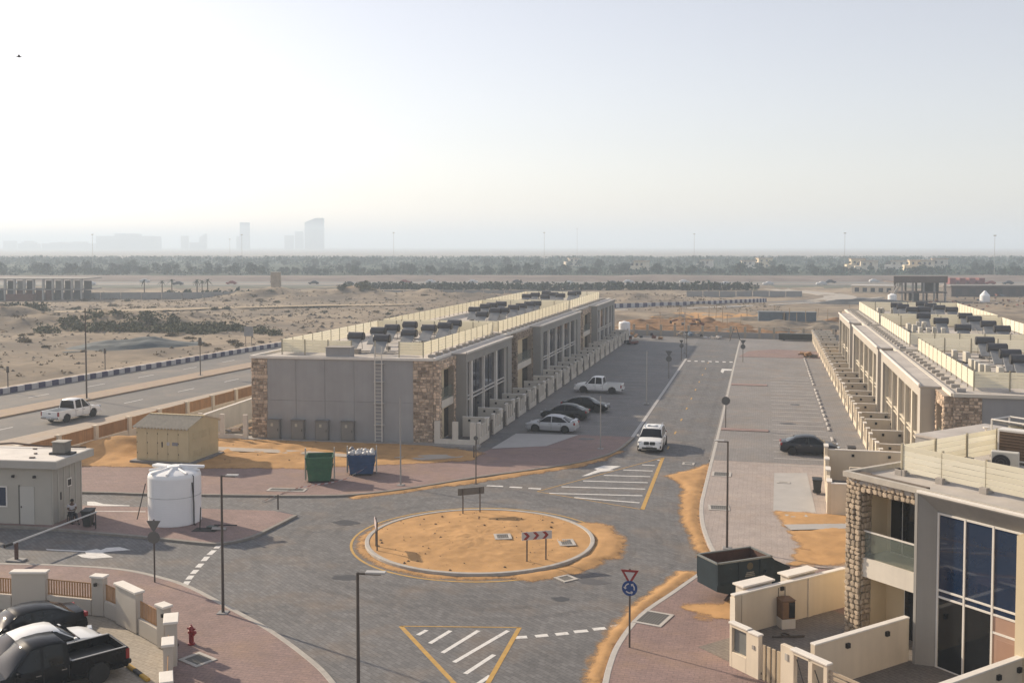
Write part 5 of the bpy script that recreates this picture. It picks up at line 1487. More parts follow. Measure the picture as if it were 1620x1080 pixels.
cover('pale cover in the road between the white car and the sand drift', (-5.35,78.7), .9, .9, 0, .005, inner=MATS['road_pavers'])
cover('shallow pale cover on the pale driveway slab', (1.5,73.4), .9, .5, 0, .133, inner=concrete)
cover('pale cover in the small sand patch near the villa', (2.1,64.3), 1.3, .6, rad(15), .17, inner=concrete)
cover('dark cover on the pavement behind the red hydrant', (-21.6,36.3), 1.2, 1.0, rad(-25), .122)

# fire hydrant
T = thing('fire_hydrant', 'red fire hydrant on the pink pavement beside the yard wall', 'hydrant', (-22.71,37.69,.12))
hyd = M('hydrant_red', (.28,.015,.018), .4, .08, 6)
MB().lathe([(.15,0),(.15,.05),(.1,.07),(.1,.5),(.13,.52),(.13,.58),(.11,.6),(.1,.68),(.06,.75),(.03,.77),(.03,.82),(.0,.82)], 18).build('barrel', hyd, T, smooth=.6)
for a in (0, 90, 180):
    d = Vector((math.cos(rad(a-30)), math.sin(rad(a-30)), 0))
    MB().cyl(Vector((0,0,.44))+d*.08, Vector((0,0,.44))+d*.2, .055 if a != 90 else .07, n=12).build('nozzle', hyd, T, smooth=.6)
MB().box(-.19,.19,-.03,.03,.62,.68).build('valve_bar', hyd, T, bevel=.01)

# ---------------- skips
def skip(label, loc, rz, col, w_, d_, h_, full=None, name='skip'):
    T = thing(name, label, 'skip', (*loc, .12), rz)
    m = M(name+'_paint', col, .6, .18, 2.5, .2, 8, stain=((.14,.1,.07), 2.5, .6, .6))
    z0 = .12; t = .05
    out_ = [(-w_/2+.18,-d_/2+.18),(w_/2-.18,-d_/2+.18),(w_/2-.18,d_/2-.18),(-w_/2+.18,d_/2-.18)]
    top_ = [(-w_/2,-d_/2),(w_/2,-d_/2),(w_/2,d_/2),(-w_/2,d_/2)]
    tin = [(-w_/2+t,-d_/2+t),(w_/2-t,-d_/2+t),(w_/2-t,d_/2-t),(-w_/2+t,d_/2-t)]
    b = MB(); vs = [(*p,z0) for p in out_]+[(*p,h_) for p in top_]+[(*p,h_) for p in tin]+[(p[0]*.93,p[1]*.93,z0+.06) for p in out_]
    fs = [(3,2,1,0)]
    for k in range(3):
        for i in range(4): j = (i+1)%4; fs.append((k*4+i,k*4+j,k*4+4+j,k*4+4+i))
    fs.append((12,13,14,15)); b.add(vs, fs); b.build('body', m, T, bevel=.008)
    rb = MB()
    for zz in (h_-.06, h_*.55):
        f = (zz-z0)/(h_-z0); xo = w_/2-.18*(1-f)+.02; yo = d_/2-.18*(1-f)+.02
        for y in (-yo, yo): rb.box(-xo,xo,y-.03,y+.03,zz-.04,zz+.04)
        for x in (-xo, xo): rb.box(x-.03,x+.03,-yo,yo,zz-.04,zz+.04)
    rb.build('rib', m, T)
    fm = M('skip_arm_paint', (.5,.46,.4), .6, .15, 4, stain=((.2,.14,.1), 4, .58, .6))
    for s_ in (-1,1):
        a_ = MB(); a_.extr([(s_*(w_/2+.03),-.32,z0),(s_*(w_/2+.03),.32,z0),(s_*(w_/2+.03),.14,h_+.5),(s_*(w_/2+.03),-.14,h_+.5)], (s_*.07,0,0))
        a_.build('lifting_arm', fm, T)
    MB().box(-w_/2+.25,w_/2-.25,-d_/2+.25,d_/2-.25,0,.12).build('skid', black, T)
    return T, m
skip('green skip with pale lifting arms on the red pavement', (-29.9,66.5), rad(20), (.03,.13,.065), 1.85, 1.75, 1.8, name='green_skip')
T, _m = skip('blue skip heaped with white rubbish bags on the red pavement', (-27.9,69.3), rad(18), (.022,.075,.19), 1.95, 1.8, 1.5, name='blue_skip')
bag_w = M('bag_white', (.55,.54,.53), .45, .08, 3, .3, 8); bag_g = M('bag_grey', (.2,.2,.22), .45, .1, 3, .3, 8)
bagm = []
for k in range(4):
    bm = bmesh.new(); bmesh.ops.create_icosphere(bm, subdivisions=2, radius=.24)
    for v in bm.verts: v.co *= 1 + .28*noise.noise(v.co*4+Vector((k*7,0,0)))
    for f in bm.faces: f.smooth = True
    me = bpy.data.meshes.new('rubbish_bag'); bm.to_mesh(me); bm.free(); me.materials.append(bag_w if k < 3 else bag_g); bagm.append(me)
for i in range(42):
    lx = -.75+.25*(i%7)+rnd.uniform(-.08,.08); ly = -.66+.25*(i//7)+rnd.uniform(-.08,.08)
    ca, sa = math.cos(rad(18)), math.sin(rad(18))
    o = link('rubbish_bag', bagm[i%4], None, (-27.9+ca*lx-sa*ly, 69.2+sa*lx+ca*ly, 1.5+rnd.uniform(0,.26)), rnd.uniform(0,6)); o.scale = (rnd.uniform(.5,.9),rnd.uniform(.5,.9),rnd.uniform(.5,1.0))
    tag(o, 'crumpled ' + ('grey' if i % 4 == 3 else 'white') + ' rubbish bag in the heap on the blue skip', 'rubbish bag', 'rubbish bags heaped on the blue skip')
# big dark skip on the right
BSK = thing('dark_skip', 'large dark blue-grey skip with sloping ends, rusty inside, beside the near villa', 'skip', (-.82, 49.27, .12), rad(37))
bsm = M('dark_skip_paint', (.02,.034,.045), .6, .2, 1.5, .25, 6, spec=.2, stain=[((.12,.085,.06), 1.6, .62, .6), ((.1,.12,.12), .8, .6, .5)])
rust = M('rust', (.085,.04,.028), .9, .25, 2, .4, 9)
Lp = [(-1.95,.62),(-1.95,1.9),(1.05,1.9),(1.25,1.72),(2.15,1.28),(1.75,.18),(-.55,.18)]   # side outline x,z
b = MB(); wd = .8
b.add([(x,-wd,z) for x,z in Lp]+[(x,wd,z) for x,z in Lp], [(0,1,2,3,4,5,6)] and [tuple(range(7)), tuple(range(13,6,-1)), (0,7,8,1),(3,10,11,4),(2,9,10,3),(4,11,12,5),(5,12,13,6),(6,13,7,0)])
b.build('body', bsm, BSK)
it = MB(); wi = wd-.06
it.add([(-1.89,-wi,1.9),(1.02,-wi,1.9),(1.02,wi,1.9),(-1.89,wi,1.9),(-1.0,-wi+.1,.5),(.9,-wi+.1,.5),(.9,wi-.1,.5),(-1.0,wi-.1,.5)], [(0,1,5,4),(1,2,6,5),(2,3,7,6),(3,0,4,7),(4,5,6,7)])
it.build('interior', rust, BSK)
rm = MB(); e_ = .05
for y in (-wd, wd): rm.box(-1.98,1.06,y-e_,y+e_,1.88,1.95)
rm.box(-2.0,-1.9,-wd-e_,wd+e_,1.88,1.95); rm.box(1.0,1.08,-wd-e_,wd+e_,1.88,1.95)
rm.build('rim', M('skip_rim', (.2,.21,.2), .6, .15, 3), BSK)
rb = MB()
for x in (-1.9,-.75,.45): 
    for y in (-wd,wd): rb.box(x-.05,x+.05,y-.05,y+.05,.75 if x > -1 else .9,1.9)
for y in (-wd,wd): rb.box(-1.7,1.95,y-.035,y+.035,.86,.95)
rb.build('rib', bsm, BSK)
for s_ in (-1,1): MB().cyl((.7,s_*wd,1.25),(.7,s_*(wd+.16),1.25),.07,.07,10).build('lifting_lug', bsm, BSK)
lg = MB(); lg.cyl((-.15,-wd-.004,1.6),(-.15,-wd-.012,1.6),.17,.17,20)
lg.build('emblem', M('faded_gold', (.075,.062,.035), .7, .2, 4), BSK)
lt = MB()
for k in range(3): lt.box(-.42+.04*k,.14-.03*k,-wd-.01,-wd-.004,1.12+k*.08,1.165+k*.08)
lt.build('faded_lettering', M('faded_white', (.22,.22,.2), .7, .25, 6), BSK)
# striped tape trailing from the blue skip
T = thing('barrier_tape', 'red and white tape trailing from the blue skip to the kerb', 'tape', (0,0,0))
P = [(-27.0,68.0,.9),(-27.9,67.0,.3),(-28.6,66.0,.16),(-29.6,64.8,.16),(-30.2,64.0,.16),(-30.5,63.2,.16),(-30.9,61.8,.05),(-31.2,60.4,.03)]
P = [Vector(p) for p in P]; k = 0
for a, c in zip(P, P[1:]):
    n = max(2, int((c-a).length/.25))
    for i in range(n):
        p = a.lerp(c, i/n); q = a.lerp(c, (i+1)/n); j = Vector((.05*math.sin(k*1.3), .05*math.cos(k*.9), .02))
        MB().add([p+j-Vector((.03,.06,0)), q+j-Vector((.03,.06,0)), q+j+Vector((.03,.06,.05)), p+j+Vector((.03,.06,.05))], [(0,1,2,3)]).build('strip', white_s if k % 2 else M('tape_red', (.4,.1,.09), .5, .1, 4), T); k += 1

# ---------------- kiosk (substation)
KX, KY = -45.7, 68.6
T = thing('substation_kiosk', 'beige substation kiosk with doors and a corrugated roof', 'kiosk', (KX, KY, .1), rad(-1.0))
km = M('kiosk_beige', (.64,.52,.31), .7, .06, 1.2, .1, 10, big=.04); kd = M('kiosk_door', (.66,.54,.325), .65, .05, 1.5)
kw2, kdp, kh = 4.45, 4.1, 2.85
MB().box(-.4,kw2+.3,-.35,kdp+.35,0,.3).build('plinth', M('plinth_grey', (.23,.215,.21), .85, .12, 3), T, bevel=.02)
MB().box(0,kw2,0,kdp,.3,kh).build('wall', km, T)
g_ = MB(); g_.extr([(kw2-.06,-.02,kh),(kw2-.06,kdp+.02,kh),(kw2-.06,kdp/2,kh+.55)], (.06,0,0)); g_.extr([(0,-.02,kh),(0,kdp+.02,kh),(0,kdp/2,kh+.55)], (.06,0,0)); g_.build('gable', km, T)
rfm = M('kiosk_roof', (.6,.53,.42), .7, .1, 3); n = 17; xa, xb = -.15, kw2+.1
for sgn in (0,1):
    b = MB(); pts = []
    for i in range(n*4+1):
        x = xa+(xb-xa)*i/(n*4); pts.append((x, .075*math.cos(i*math.pi/2)))
    y0, y1 = (-.28, kdp/2) if sgn == 0 else (kdp+.28, kdp/2)
    lo2 = [(x,y0,kh-.06+d) for x,d in pts]; hi2 = [(x,y1,kh+.6+d) for x,d in pts]
    N_ = len(pts); b.add(lo2+hi2, [(i,i+1,N_+i+1,N_+i) for i in range(N_-1)]); b.build('roof_sheet', rfm, T)
MB().box(xa,xb,kdp/2-.12,kdp/2+.12,kh+.6,kh+.66).build('ridge', km, T)
MB().box(kw2+.04,kw2+.12,-.3,kdp/2,kh-.06,kh-.0) 
for i in range(5):
    x0 = .05+i*.875
    d_ = MB().box(x0,x0+.85,-.03,0,.4,kh-.12).build('door', kd, T, bevel=.008)
    for zz in (.8,1.6,2.3): MB().box(x0+.0,x0+.04,-.05,-.03,zz,zz+.1).build('hinge', metal_d, d_)
for x, m_, lbl in ((2.15,metal_d,'handle'),(2.6,white_s,'notice'),(3.05,M('notice_grey',(.3,.29,.3),.6,.1,5),'notice'),(3.3,M('notice_grey',(.3,.29,.3),.6,.1,5),'notice')):
    MB().box(x,x+(.1 if lbl=='handle' else .22),-.05,-.031,1.35 if lbl=='handle' else 1.5,1.75).build(lbl, m_, T)
for i in range(3):
    for zz in (.55,1.85):
        v_ = MB()
        for k in range(6): v_.box(kw2,kw2+.03,.5+i*1.15,1.3+i*1.15,zz+k*.1,zz+k*.1+.06)
        v_.build('vent', kd, T)

# ---------------- white water tank
T = thing('water_tank', 'big white ribbed water tank with straps on the gate island', 'water tank', (-33.9,54.65,.12))
wt = M('tank_white', (.93,.93,.93), .45, .03, 1, .05, 10)
prof = [(1.5,.0)]
for i in range(26):
    z_ = .04+i*.106; prof += [(1.522,z_),(1.523,z_+.05),(1.517,z_+.085)]
prof += [(1.5,2.85),(1.42,2.97),(1.2,3.05),(.6,3.16),(.42,3.18),(.42,3.3),(.38,3.33),(.0,3.34)]
MB().lathe(prof, 56).build('shell', wt, T, smooth=.5)
for k in range(8):
    a = rad(k*45+15); MB().obox(Vector((math.cos(a)*.95,math.sin(a)*.95,3.13)), 1.1,.16,.12, a, rad(9)).build('rib', wt, T, bevel=.03)
MB().obox(Vector((.9,.4,3.25)),1.5,.3,.16,rad(25),rad(4)).build('moulded_bar', wt, T, bevel=.04); MB().obox(Vector((-.9,.1,3.25)),1.1,.5,.16,rad(-10)).build('moulded_bar', wt, T, bevel=.04)
for a in (-15, 200):
    a = rad(a); st = MB(); r = 1.55
    st.tube([(r*math.cos(a),r*math.sin(a),z_) for z_ in (.0,1.0,2.0,2.86)]+[(.4*math.cos(a),.4*math.sin(a),3.25)], .022, 5)
    st.build('strap', metal_d, T)
hb = MB(); hb.tube([(1.545*math.cos(t),1.545*math.sin(t),1.66) for t in [2*math.pi*i/40 for i in range(41)]], .012, 4); hb.build('hoop', M('hoop', (.35,.35,.36), .5, .1, 4), T)
MB().tube([(-1.55,-.6,2.3),(-1.95,-.9,.2)], .03).build('rope', metal_d, T)
MB().tube([(1.46,-.5,2.5),(1.56,-.5,1.3),(1.56,-.5,.0),(1.7,-.6,.0)], .035).build('outlet_pipe', metal_d, T)
T = thing('ground_pit', 'dark open pit with pipes and lids beside the white tank', 'pit', (-31.1,53.3,.122), rad(8))
MB().box(-.7,.7,-.4,.4,0,.01).build('opening', M('pit_dark', (.05,.045,.04), .9, .2, 4), T)
MB().obox(Vector((.75,.1,.07)),.8,.5,.05,rad(15),rad(5)).build('lid', concrete, T, bevel=.01); MB().obox(Vector((.2,.5,.06)),.6,.35,.05,rad(-10)).build('lid', M('lid_green', (.1,.12,.1), .7, .1, 4), T)
MB().tube([(-.35,.0,0),(-.3,.05,1.3)], .035).build('pipe', metal_d, T)
MB().tube([(.3,.55,.15),(1.6,.7,.12)], .04).build('pipe', metal_d, T)

# ---------------- guard hut, person, bin, boom
HR = rad(6)
Hh = thing('guard_hut', 'grey guard hut with a white door and flat overhanging roof at the left edge', 'hut', (-40.42,52.1,.1), HR)
hm = M('hut_grey', (.49,.46,.40), .85, .05, 1, .1, 15, big=.05); hmd = M('hut_panel', (.40,.38,.335), .85, .05, 1, .1, 15)
MB().box(-7,0,0,3.3,0,3.4).build('wall', hm, Hh)
for i in range(6): MB().box(-.02,.06,.02+i*.62,.12+i*.62,0,3.4).build('rib', M('hut_rib', (.46,.44,.39), .8, .05, 2), Hh)
MB().box(0,.03,.12,3.2,0,3.4).build('side_panel', hmd, Hh)
rf2 = MB(); rf2.box(-7.3,.62,-.42,3.7,3.4,3.85); R2 = rf2.build('roof', M('hut_fascia', (.47,.445,.4), .85, .05, 1), Hh, bevel=.02)
MB().box(-7.2,.52,-.32,3.6,3.85,3.87).build('roof_deck', M('hut_roof_deck', (.75,.71,.66), .85, .08, 1, stain=((.4,.36,.3), 1.2, .58, .5)), R2)
dr = MB().box(-1.95,-1.05,-.04,0,.02,2.25).build('door', M('door_white', (.55,.53,.48), .6, .04, 1), Hh, bevel=.01)
MB().box(-1.88,-1.84,-.08,-.04,1.0,1.1).build('handle', metal_d, dr)
MB().box(-2.05,-1.95,-.03,0,0,2.33).build('door_frame', M('frame_dark', (.17,.16,.14), .8, .1, 2), Hh)
wf = MB(); 
for (a,b2,c,d) in ((-4.0,-2.75,1.0,1.08),(-4.0,-2.75,2.17,2.25),(-4.0,-3.92,1.08,2.17),(-2.83,-2.75,1.08,2.17),(-3.36,-3.28,1.08,2.17)): wf.box(a,b2,-.05,0,c,d)
W_ = wf.build('window', frame_w, Hh)
MB().box(-3.92,-3.36,-.02,-.005,1.08,2.17).build('pane', glass, W_); MB().box(-3.28,-2.83,-.02,-.005,1.08,2.17).build('pane', glass, W_)
for x in (-2.35,-1.0): MB().box(x-.07,x+.07,-.13,0,2.78,2.92).build('wall_lamp', black, Hh)
MB().box(.03,.08,1.6,2.05,1.9,2.4).build('vent_frame', frame_w, Hh); MB().box(.08,.1,1.66,1.98,1.97,2.33).build('vent_fan', black, Hh)
MB().box(.03,.06,.9,1.0,1.3,1.75).build('switch', metal_d, Hh)
T = thing('roof_fan', 'small grey cooler unit standing on the guard hut roof', 'air conditioner', (-40.9,53.75,3.97), HR)
MB().box(-.4,.4,-.35,.35,.12,.75).build('casing', M('cooler', (.2,.19,.17), .7, .1, 4), T, bevel=.02); MB().box(-.45,.45,-.4,.4,.75,.8).build('lid', M('cooler_lid', (.4,.38,.34), .7, .1, 4), T); MB().box(-.65,.75,-.3,.35,0,.12).build('base', metal_d, T)
T = thing('roof_pipe', 'dark conduit pipe running along the back edge of the guard hut roof', 'pipe', (-40.42,52.1,3.97), HR)
MB().tube([(-7,3.2,.05),(-4.5,3.3,.25),(-2.5,3.3,.1),(.3,3.35,.1)], .06).build('pipe', M('conduit', (.12,.08,.06), .8, .2, 4), T)
for i in range(7): MB().obox(Vector((rnd.uniform(-6,.2), rnd.uniform(.2,3), .04)), rnd.uniform(.1,.3), rnd.uniform(.06,.2), .06, rnd.uniform(0,3)).build('debris', M('conduit', (.12,.08,.06)), T)
T = thing('rubbish_bin', 'dark wheeled bin beside the guard hut and the seated person', 'bin', (-38.15,52.35,.12), rad(12))
def bin_(T, m):
    b = MB(); secs = [[(-a,-c,z_),(a,-c,z_),(a,c,z_),(-a,c,z_)] for a,c,z_ in ((.2,.24,.06),(.29,.34,.92))]; b.loft(secs); b.build('body', m, T, bevel=.02)
    MB().obox(Vector((0,0,.97)),.64,.74,.08,0,0,rad(4)).build('lid', m, T, bevel=.02)
    for s_ in (-1,1): MB().cyl((s_*.2,.28,.09),(s_*.27,.28,.09),.09,.09,12).build('wheel', rubber, T)
    MB().box(-.25,.25,.34,.42,.86,.92).build('handle', m, T)
binm = M('bin_dark', (.03,.032,.033), .55, .1, 4)
bin_(T, binm)
T = thing('rubbish_bin', 'dark bin by the corner garden wall, next to the pale driveway slab', 'bin', (3.6,70.7,.13), 0); bin_(T, binm)
T = thing('rubbish_bin', 'dark bin in front of the right gardens behind the dark saloon', 'bin', (6.7,82.6,.13), 0); bin_(T, M('bin_brown', (.05,.042,.035), .6, .1, 4))
T = thing('boom_barrier', 'white boom barrier pole across the entrance beside the guard hut', 'barrier', (-37.85,46.0,0))
MB().box(-.45,.45,-.3,.3,0,.1).build('base', M('base_grey', (.3,.29,.28)), T, bevel=.02)
MB().box(-.07,.07,-.07,.07,.1,1.0).build('post', M('boom_post', (.1,.05,.04), .6, .1, 4), T)
a_ = Vector((0,-.3,1.0)); b_ = Vector((.45,6.1,1.08))
MB().cyl(a_, b_, .055, .045, 10).build('boom', M('boom_white', (.58,.57,.55), .5, .05, 4), T, smooth=.6)
MB().cyl(a_-Vector((.06,.5,0)), a_, .08, .08, 10).build('counterweight', metal_d, T)
T = thing('boom_rest', 'short dark post carrying the end of the boom barrier', 'post', (-37.4,52.0,.1)); MB().tube([(0,0,0),(0,0,.95)], .035).build('post', metal_d, T)

# seated person
PX_, PY_ = -39.75, 53.0
skin_m = M('skin', (.13,.07,.045), .6, .05, 5); shirt_m = M('shirt', (.5,.48,.5), .8, .06, 6, .2, 20); trous_m = M('trousers', (.02,.02,.028), .8, .1, 6); hair_m = M('hair', (.008,.007,.007), .7, .1, 8)
def skinned(name, pts, edges, radii, m, parent, root=0, sub=2):
    me = bpy.data.meshes.new(name); me.from_pydata(pts, edges, []); o = link(name, me, parent)
    me.materials.append(m)
    md = o.modifiers.new('skin', 'SKIN'); md.use_smooth_shade = True
    for i, v in enumerate(o.data.skin_vertices[0].data): v.radius = (radii[i], radii[i]); v.use_root = (i == root)
    s_ = o.modifiers.new('sub', 'SUBSURF'); s_.levels = sub; s_.render_levels = sub
    return o
Pn = thing('person', 'seated person in white shirt and dark trousers bending over a phone by the hut', 'person', (PX_,PY_,.12), rad(-35))
# +x is forward; seat .45
pts = [(0,0,.52),(.02,0,.75),(.06,0,1.0),(.1,0,1.13),(.15,0,1.22),(.2,0,1.31),   #0-5 pelvis..head
       (.08,.19,1.04),(.14,.24,.80),(.34,.12,.76),(.42,.06,.79),                    #6-9 left arm
       (.08,-.19,1.04),(.14,-.24,.80),(.34,-.12,.76),(.42,-.06,.79),                #10-13 right arm
       (.08,.1,.5),(.46,.12,.52),(.75,.12,.12),(.9,.12,.06),                        #14-17 left leg stretched
       (.08,-.1,.5),(.44,-.14,.52),(.44,-.14,.1),(.58,-.14,.05)]
ed = [(0,1),(1,2),(2,3),(3,4),(4,5),(2,6),(6,7),(7,8),(8,9),(2,10),(10,11),(11,12),(12,13),(0,14),(14,15),(15,16),(16,17),(0,18),(18,19),(19,20),(20,21)]
rr_ = [.13,.125,.13,.06,.09,.08,.06,.045,.036,.03,.06,.045,.036,.03,.085,.07,.05,.04,.085,.07,.05,.04]
skinned('body', pts, ed, rr_, skin_m, Pn)
skinned('shirt', [pts[0],pts[1],pts[2],pts[6],tuple((Vector(pts[6])+Vector(pts[7]))/2+Vector((0,.0,-.03))),pts[10],tuple((Vector(pts[10])+Vector(pts[11]))/2+Vector((0,0,-.03)))], [(0,1),(1,2),(2,3),(3,4),(2,5),(5,6)], [.15,.15,.15,.08,.07,.08,.07], shirt_m, Pn)
skinned('trousers', [pts[0]]+pts[14:17]+pts[18:21], [(0,1),(1,2),(2,3),(0,4),(4,5),(5,6)], [.145,.1,.085,.062,.1,.085,.062], trous_m, Pn)
for i, s_ in ((17,1),(21,-1)): MB().obox(Vector(pts[i])+Vector((-.02,0,-.01)),.27,.1,.1).build('shoe', black, Pn, bevel=.03)
bm = bmesh.new(); bmesh.ops.create_uvsphere(bm, u_segments=16, v_segments=10, radius=.105)
for v in bm.verts:
    v.co.x = v.co.x*1.05 - .02; v.co.z = max(v.co.z, -.03)*1.02
me = bpy.data.meshes.new('hair'); bm.to_mesh(me); bm.free(); me.materials.append(hair_m); link('hair', me, Pn, (.165,0,1.3))
hnd = MB()
for s_ in (-1,1):
    for k in range(5):
        y = s_*(.05-.018*k*.6) ; hnd.tube([(.42,y+s_*.01,.785+.012*k),(.47,y-s_*.01,.79+.014*k),(.475,y-s_*.035,.80+.014*k)], .009, 5)
hnd.build('fingers', skin_m, Pn)
MB().box(.3,.32,-.02,.02,1.27,1.3) 
ph = MB().obox(Vector((.455,0,.82)),.012,.14,.075,0,rad(-35)).build('phone', black); ph.location = (PX_,PY_,.12); ph.rotation_euler = (0,0,rad(-35))
tag(ph, 'small dark phone in the hands of the seated person', 'phone')
T = thing('stool', 'low dark stool under the seated person by the guard hut', 'stool', (PX_,PY_,.12), rad(-35))
MB().box(-.2,.2,-.2,.2,.36,.41).build('seat', metal_d, T)
for x in (-.17,.17):
    for y in (-.17,.17): MB().box(x-.02,x+.02,y-.02,y+.02,0,.36).build('leg', metal_d, T)

# ---------------- yard wall, bottom left, with brown slatted panels
YW = thing('yard_wall', 'pale yard wall with capped piers and brown slatted panels at bottom left', 'wall', (0,0,.05))
wm = M('yard_wall_render', (.56,.51,.44), .85, .05, .8, .12, 25, big=.05)
slat_me = MB().box(-.03,.03,-.014,.014,.72,1.42).mesh('slat', brown_slat)
def pier_(a, b_, h_=1.7, t=.17):
    MB().wall(a, b_, t, 0, h_, t).build('pier', wm, YW, bevel=.015)
    a = Vector(a); b_ = Vector(b_); d = (b_-a).normalized()*.06
    MB().wall(a-d, b_+d, t+.06, h_, h_+.1, t+.06).build('coping', cap_m, YW, bevel=.015)
def panel_(a, b_, n):
    MB().wall(a, b_, .1, 0, .68, .1).build('low_wall', wm, YW, bevel=.008)
    a = Vector(a); b_ = Vector(b_); d = b_-a; rz = math.atan2(d.y,d.x)
    for i in range(n):
        p = a + d*((i+.5)/n); link('slat', slat_me, YW, (p.x,p.y,0), rz)
    for zz in (.74, 1.38):
        MB().wall(a, b_, .02, zz, zz+.05, -.005 if False else .005).build('rail', brown_slat, YW)
pA = [(-40.5,39.3),(-34.6,39.55)]
panel_((-38,39.4),(-32.85,39.6), 40)
pier_((-32.8,39.6),(-31.3,39.95))
panel_((-31.25,39.93),(-28.95,39.9), 17)
pier_((-28.9,39.95),(-28.3,39.95))
panel_((-28.25,39.9),(-27.25,39.4), 9)
pier_((-27.2,39.35),(-25.6,38.45))
panel_((-25.5,38.35),(-24.0,37.45), 13)
pier_((-23.95,37.4),(-23.45,37.15))
panel_((-23.4,37.05),(-22.65,36.1), 6)
pier_((-22.75,36.3),(-22.25,35.45), 1.75, .22)
panel_((-22.2,35.2),(-21.6,34.3), 5)
pier_((-21.55,34.15),(-21.15,33.5), 1.7)
panel_((-21.1,33.4),(-19.9,31.4), 6)
pier_((-19.85,31.3),(-19.4,30.6), 1.7)
panel_((-19.35,30.5),(-18.2,28.5), 8)
for x, y, a in ((-28.6,39.72,0),(-23.55,37.0,-.5),(-21.3,33.75,-1)):
    MB().obox(Vector((x,y-.06,1.45)),.12,.1,.14,a).build('wall_lamp', black, YW)
# left boundary fence with brown panels on a white plinth
BF = thing('boundary_fence', 'boundary fence of brown panels between cream posts along the left road', 'fence', (0,0,0))
A_ = Vector((-52.6,55.2)); B2 = Vector((-51.2,112)); n = 13; d = (B2-A_)/n; e = d.normalized()
bs_me = MB().box(-.028,.028,-.014,.014,.95,1.9).mesh('slat', brown_slat); rz = math.atan2(e.y,e.x)
for i in range(n+1):
    p = A_+d*i
    MB().wall(p-e*.2, p+e*.2, .2, -.1, 2.05, .2).build('post', cream_warm, BF, bevel=.015)
for i in range(n):
    p = A_+d*i+e*.2; q = A_+d*(i+1)-e*.2
    MB().wall(p, q, .12, -.1, .92, .12).build('low_wall', cream_warm, BF)
    sl = MB(); L_ = (q-p).length; k = int(L_/.115)
    for j in range(k):
        c = p + (q-p)*((j+.5)/k); sl.obox(Vector((c.x,c.y,1.42)), .085,.03,.98, rz)
    stuff(sl.build('slats', brown_slat, BF))
    MB().wall(p, q, .02, 1.85, 1.93, .02).build('rail', brown_slat, BF)

# ---------------- wheel stops along the right bays
wsm = MB().box(-.09,.09,-.85,.85,0,.13).mesh('block', M('wheel_stop_concrete', (.5,.47,.44), .8, .1, 4), bevel=.03)
i = 0; y = 79.8; wi_ = 0
while y < 155:
    if not (92.2 < y < 94.5 or 122.4 < y < 124.6):
        o = link('wheel_stop', wsm, None, (5.78+.0012*(y-80), y+.6, .128), rnd.uniform(-.04,.04))
        wi_ += 1; tag(o, nth(wi_-1) + ' pale wheel stop from the near end of the long row before the right gardens', 'wheel stop', 'wheel stops along the right parking bays')
    y += 2.55

# ---------------- far end of the street: back wall and things in front
BW = thing('back_wall', 'long low pale wall with posts and rails closing the far end of the street', 'wall', (0,0,0))
A_ = Vector((-25.6,191.0)); B2 = Vector((14.5,187.6)); n = 16; d = (B2-A_)/n; e = d.normalized()
for i in range(n+1):
    p = A_+d*i; MB().wall(p-e*.2,p+e*.2,.16,-.1,2.0,.16).build('post', M('back_wall_post', (.47,.40,.31), .85, .05, 1), BW)
for i in range(n):
    p = A_+d*i+e*.2; q = A_+d*(i+1)-e*.2
    MB().wall(p,q,.1,-.1,.95,.1).build('low_wall', M('back_wall_grey', (.38,.36,.34), .85, .06, 1), BW)
    for zz in (1.25,1.8): MB().wall(p,q,.03,zz,zz+.06,.03).build('rail', brown_slat, BW)
def heap(name, lab, cat, loc, w_, d_, h_, m, seed=0, n=18):
    """an uneven mound"""
    vs = []; fs = []
    for j in range(n+1):
        for i in range(n+1):
            x = -1+2*i/n; y = -1+2*j/n; r = math.hypot(x,y)
            z = max(0, 1-r**1.6)*(1+.5*noise.noise(Vector((x*2.2+seed,y*2.2,seed)))) + .12*noise.noise(Vector((x*6,y*6,seed)))*(1 if r < .9 else 0)
            vs.append((x*w_/2, y*d_/2, z*h_*.72 - .12))
    for j in range(n):
        for i in range(n): fs.append((j*(n+1)+i, j*(n+1)+i+1, (j+1)*(n+1)+i+1, (j+1)*(n+1)+i))
    o = MB().add(vs, fs).build(name, m, None, smooth=True, loc=loc)
    return tag(o, lab, cat)
dirt = M('brown_earth', (.27,.16,.085), .95, .2, .8, .6, 3, spec=.1); greyd = M('grey_earth', (.24,.205,.165), .95, .2, .8, .6, 3, spec=.1)
site = [(-22,198,9,5,1.6,dirt),(-14,202,11,6,1.9,dirt),(-6,199,8,5,1.2,greyd),(2,203,12,7,1.6,greyd),(9,200,8,5,1.3,greyd),(-24,214,10,6,1.8,dirt),(-12,220,9,6,2.0,dirt),(4,222,12,6,1.6,greyd),(12,214,8,6,1.7,greyd),(-3,232,14,7,1.5,greyd),(16,232,12,6,1.4,dirt),(-20,238,14,6,1.6,greyd)]
for i,(x,y,w_,d_,h_,m_) in enumerate(site):
    lab = nth(i) + ' of the site heaps beyond the back wall, front rows first, ' + ('orange brown' if m_ is dirt else 'grey')
    o = heap('earth_heap', lab, 'earth heap', (x,y,0), w_, d_, h_, m_, i); o['group'] = ('brown' if m_ is dirt else 'grey') + ' earth heaps beyond the back wall'
sand_patch('disturbed_earth', [(-27,193.5),(-12,193),(2,193.5),(6,200),(-1,210),(-6,222),(-18,230),(-30,224)], .12, .3, .8, 1.2, .2, m=Msand(dirt, 'brown_earth_thinning'), relief=.55)
sand_patch('disturbed_earth', [(-25,236),(-10,234),(6,240),(2,250),(-20,252)], .15, .25, .8, 1.2, .2, m=MATS.get('brown_earth_thinning') or Msand(sand_o, 'site_sand_thinning'), relief=.4)
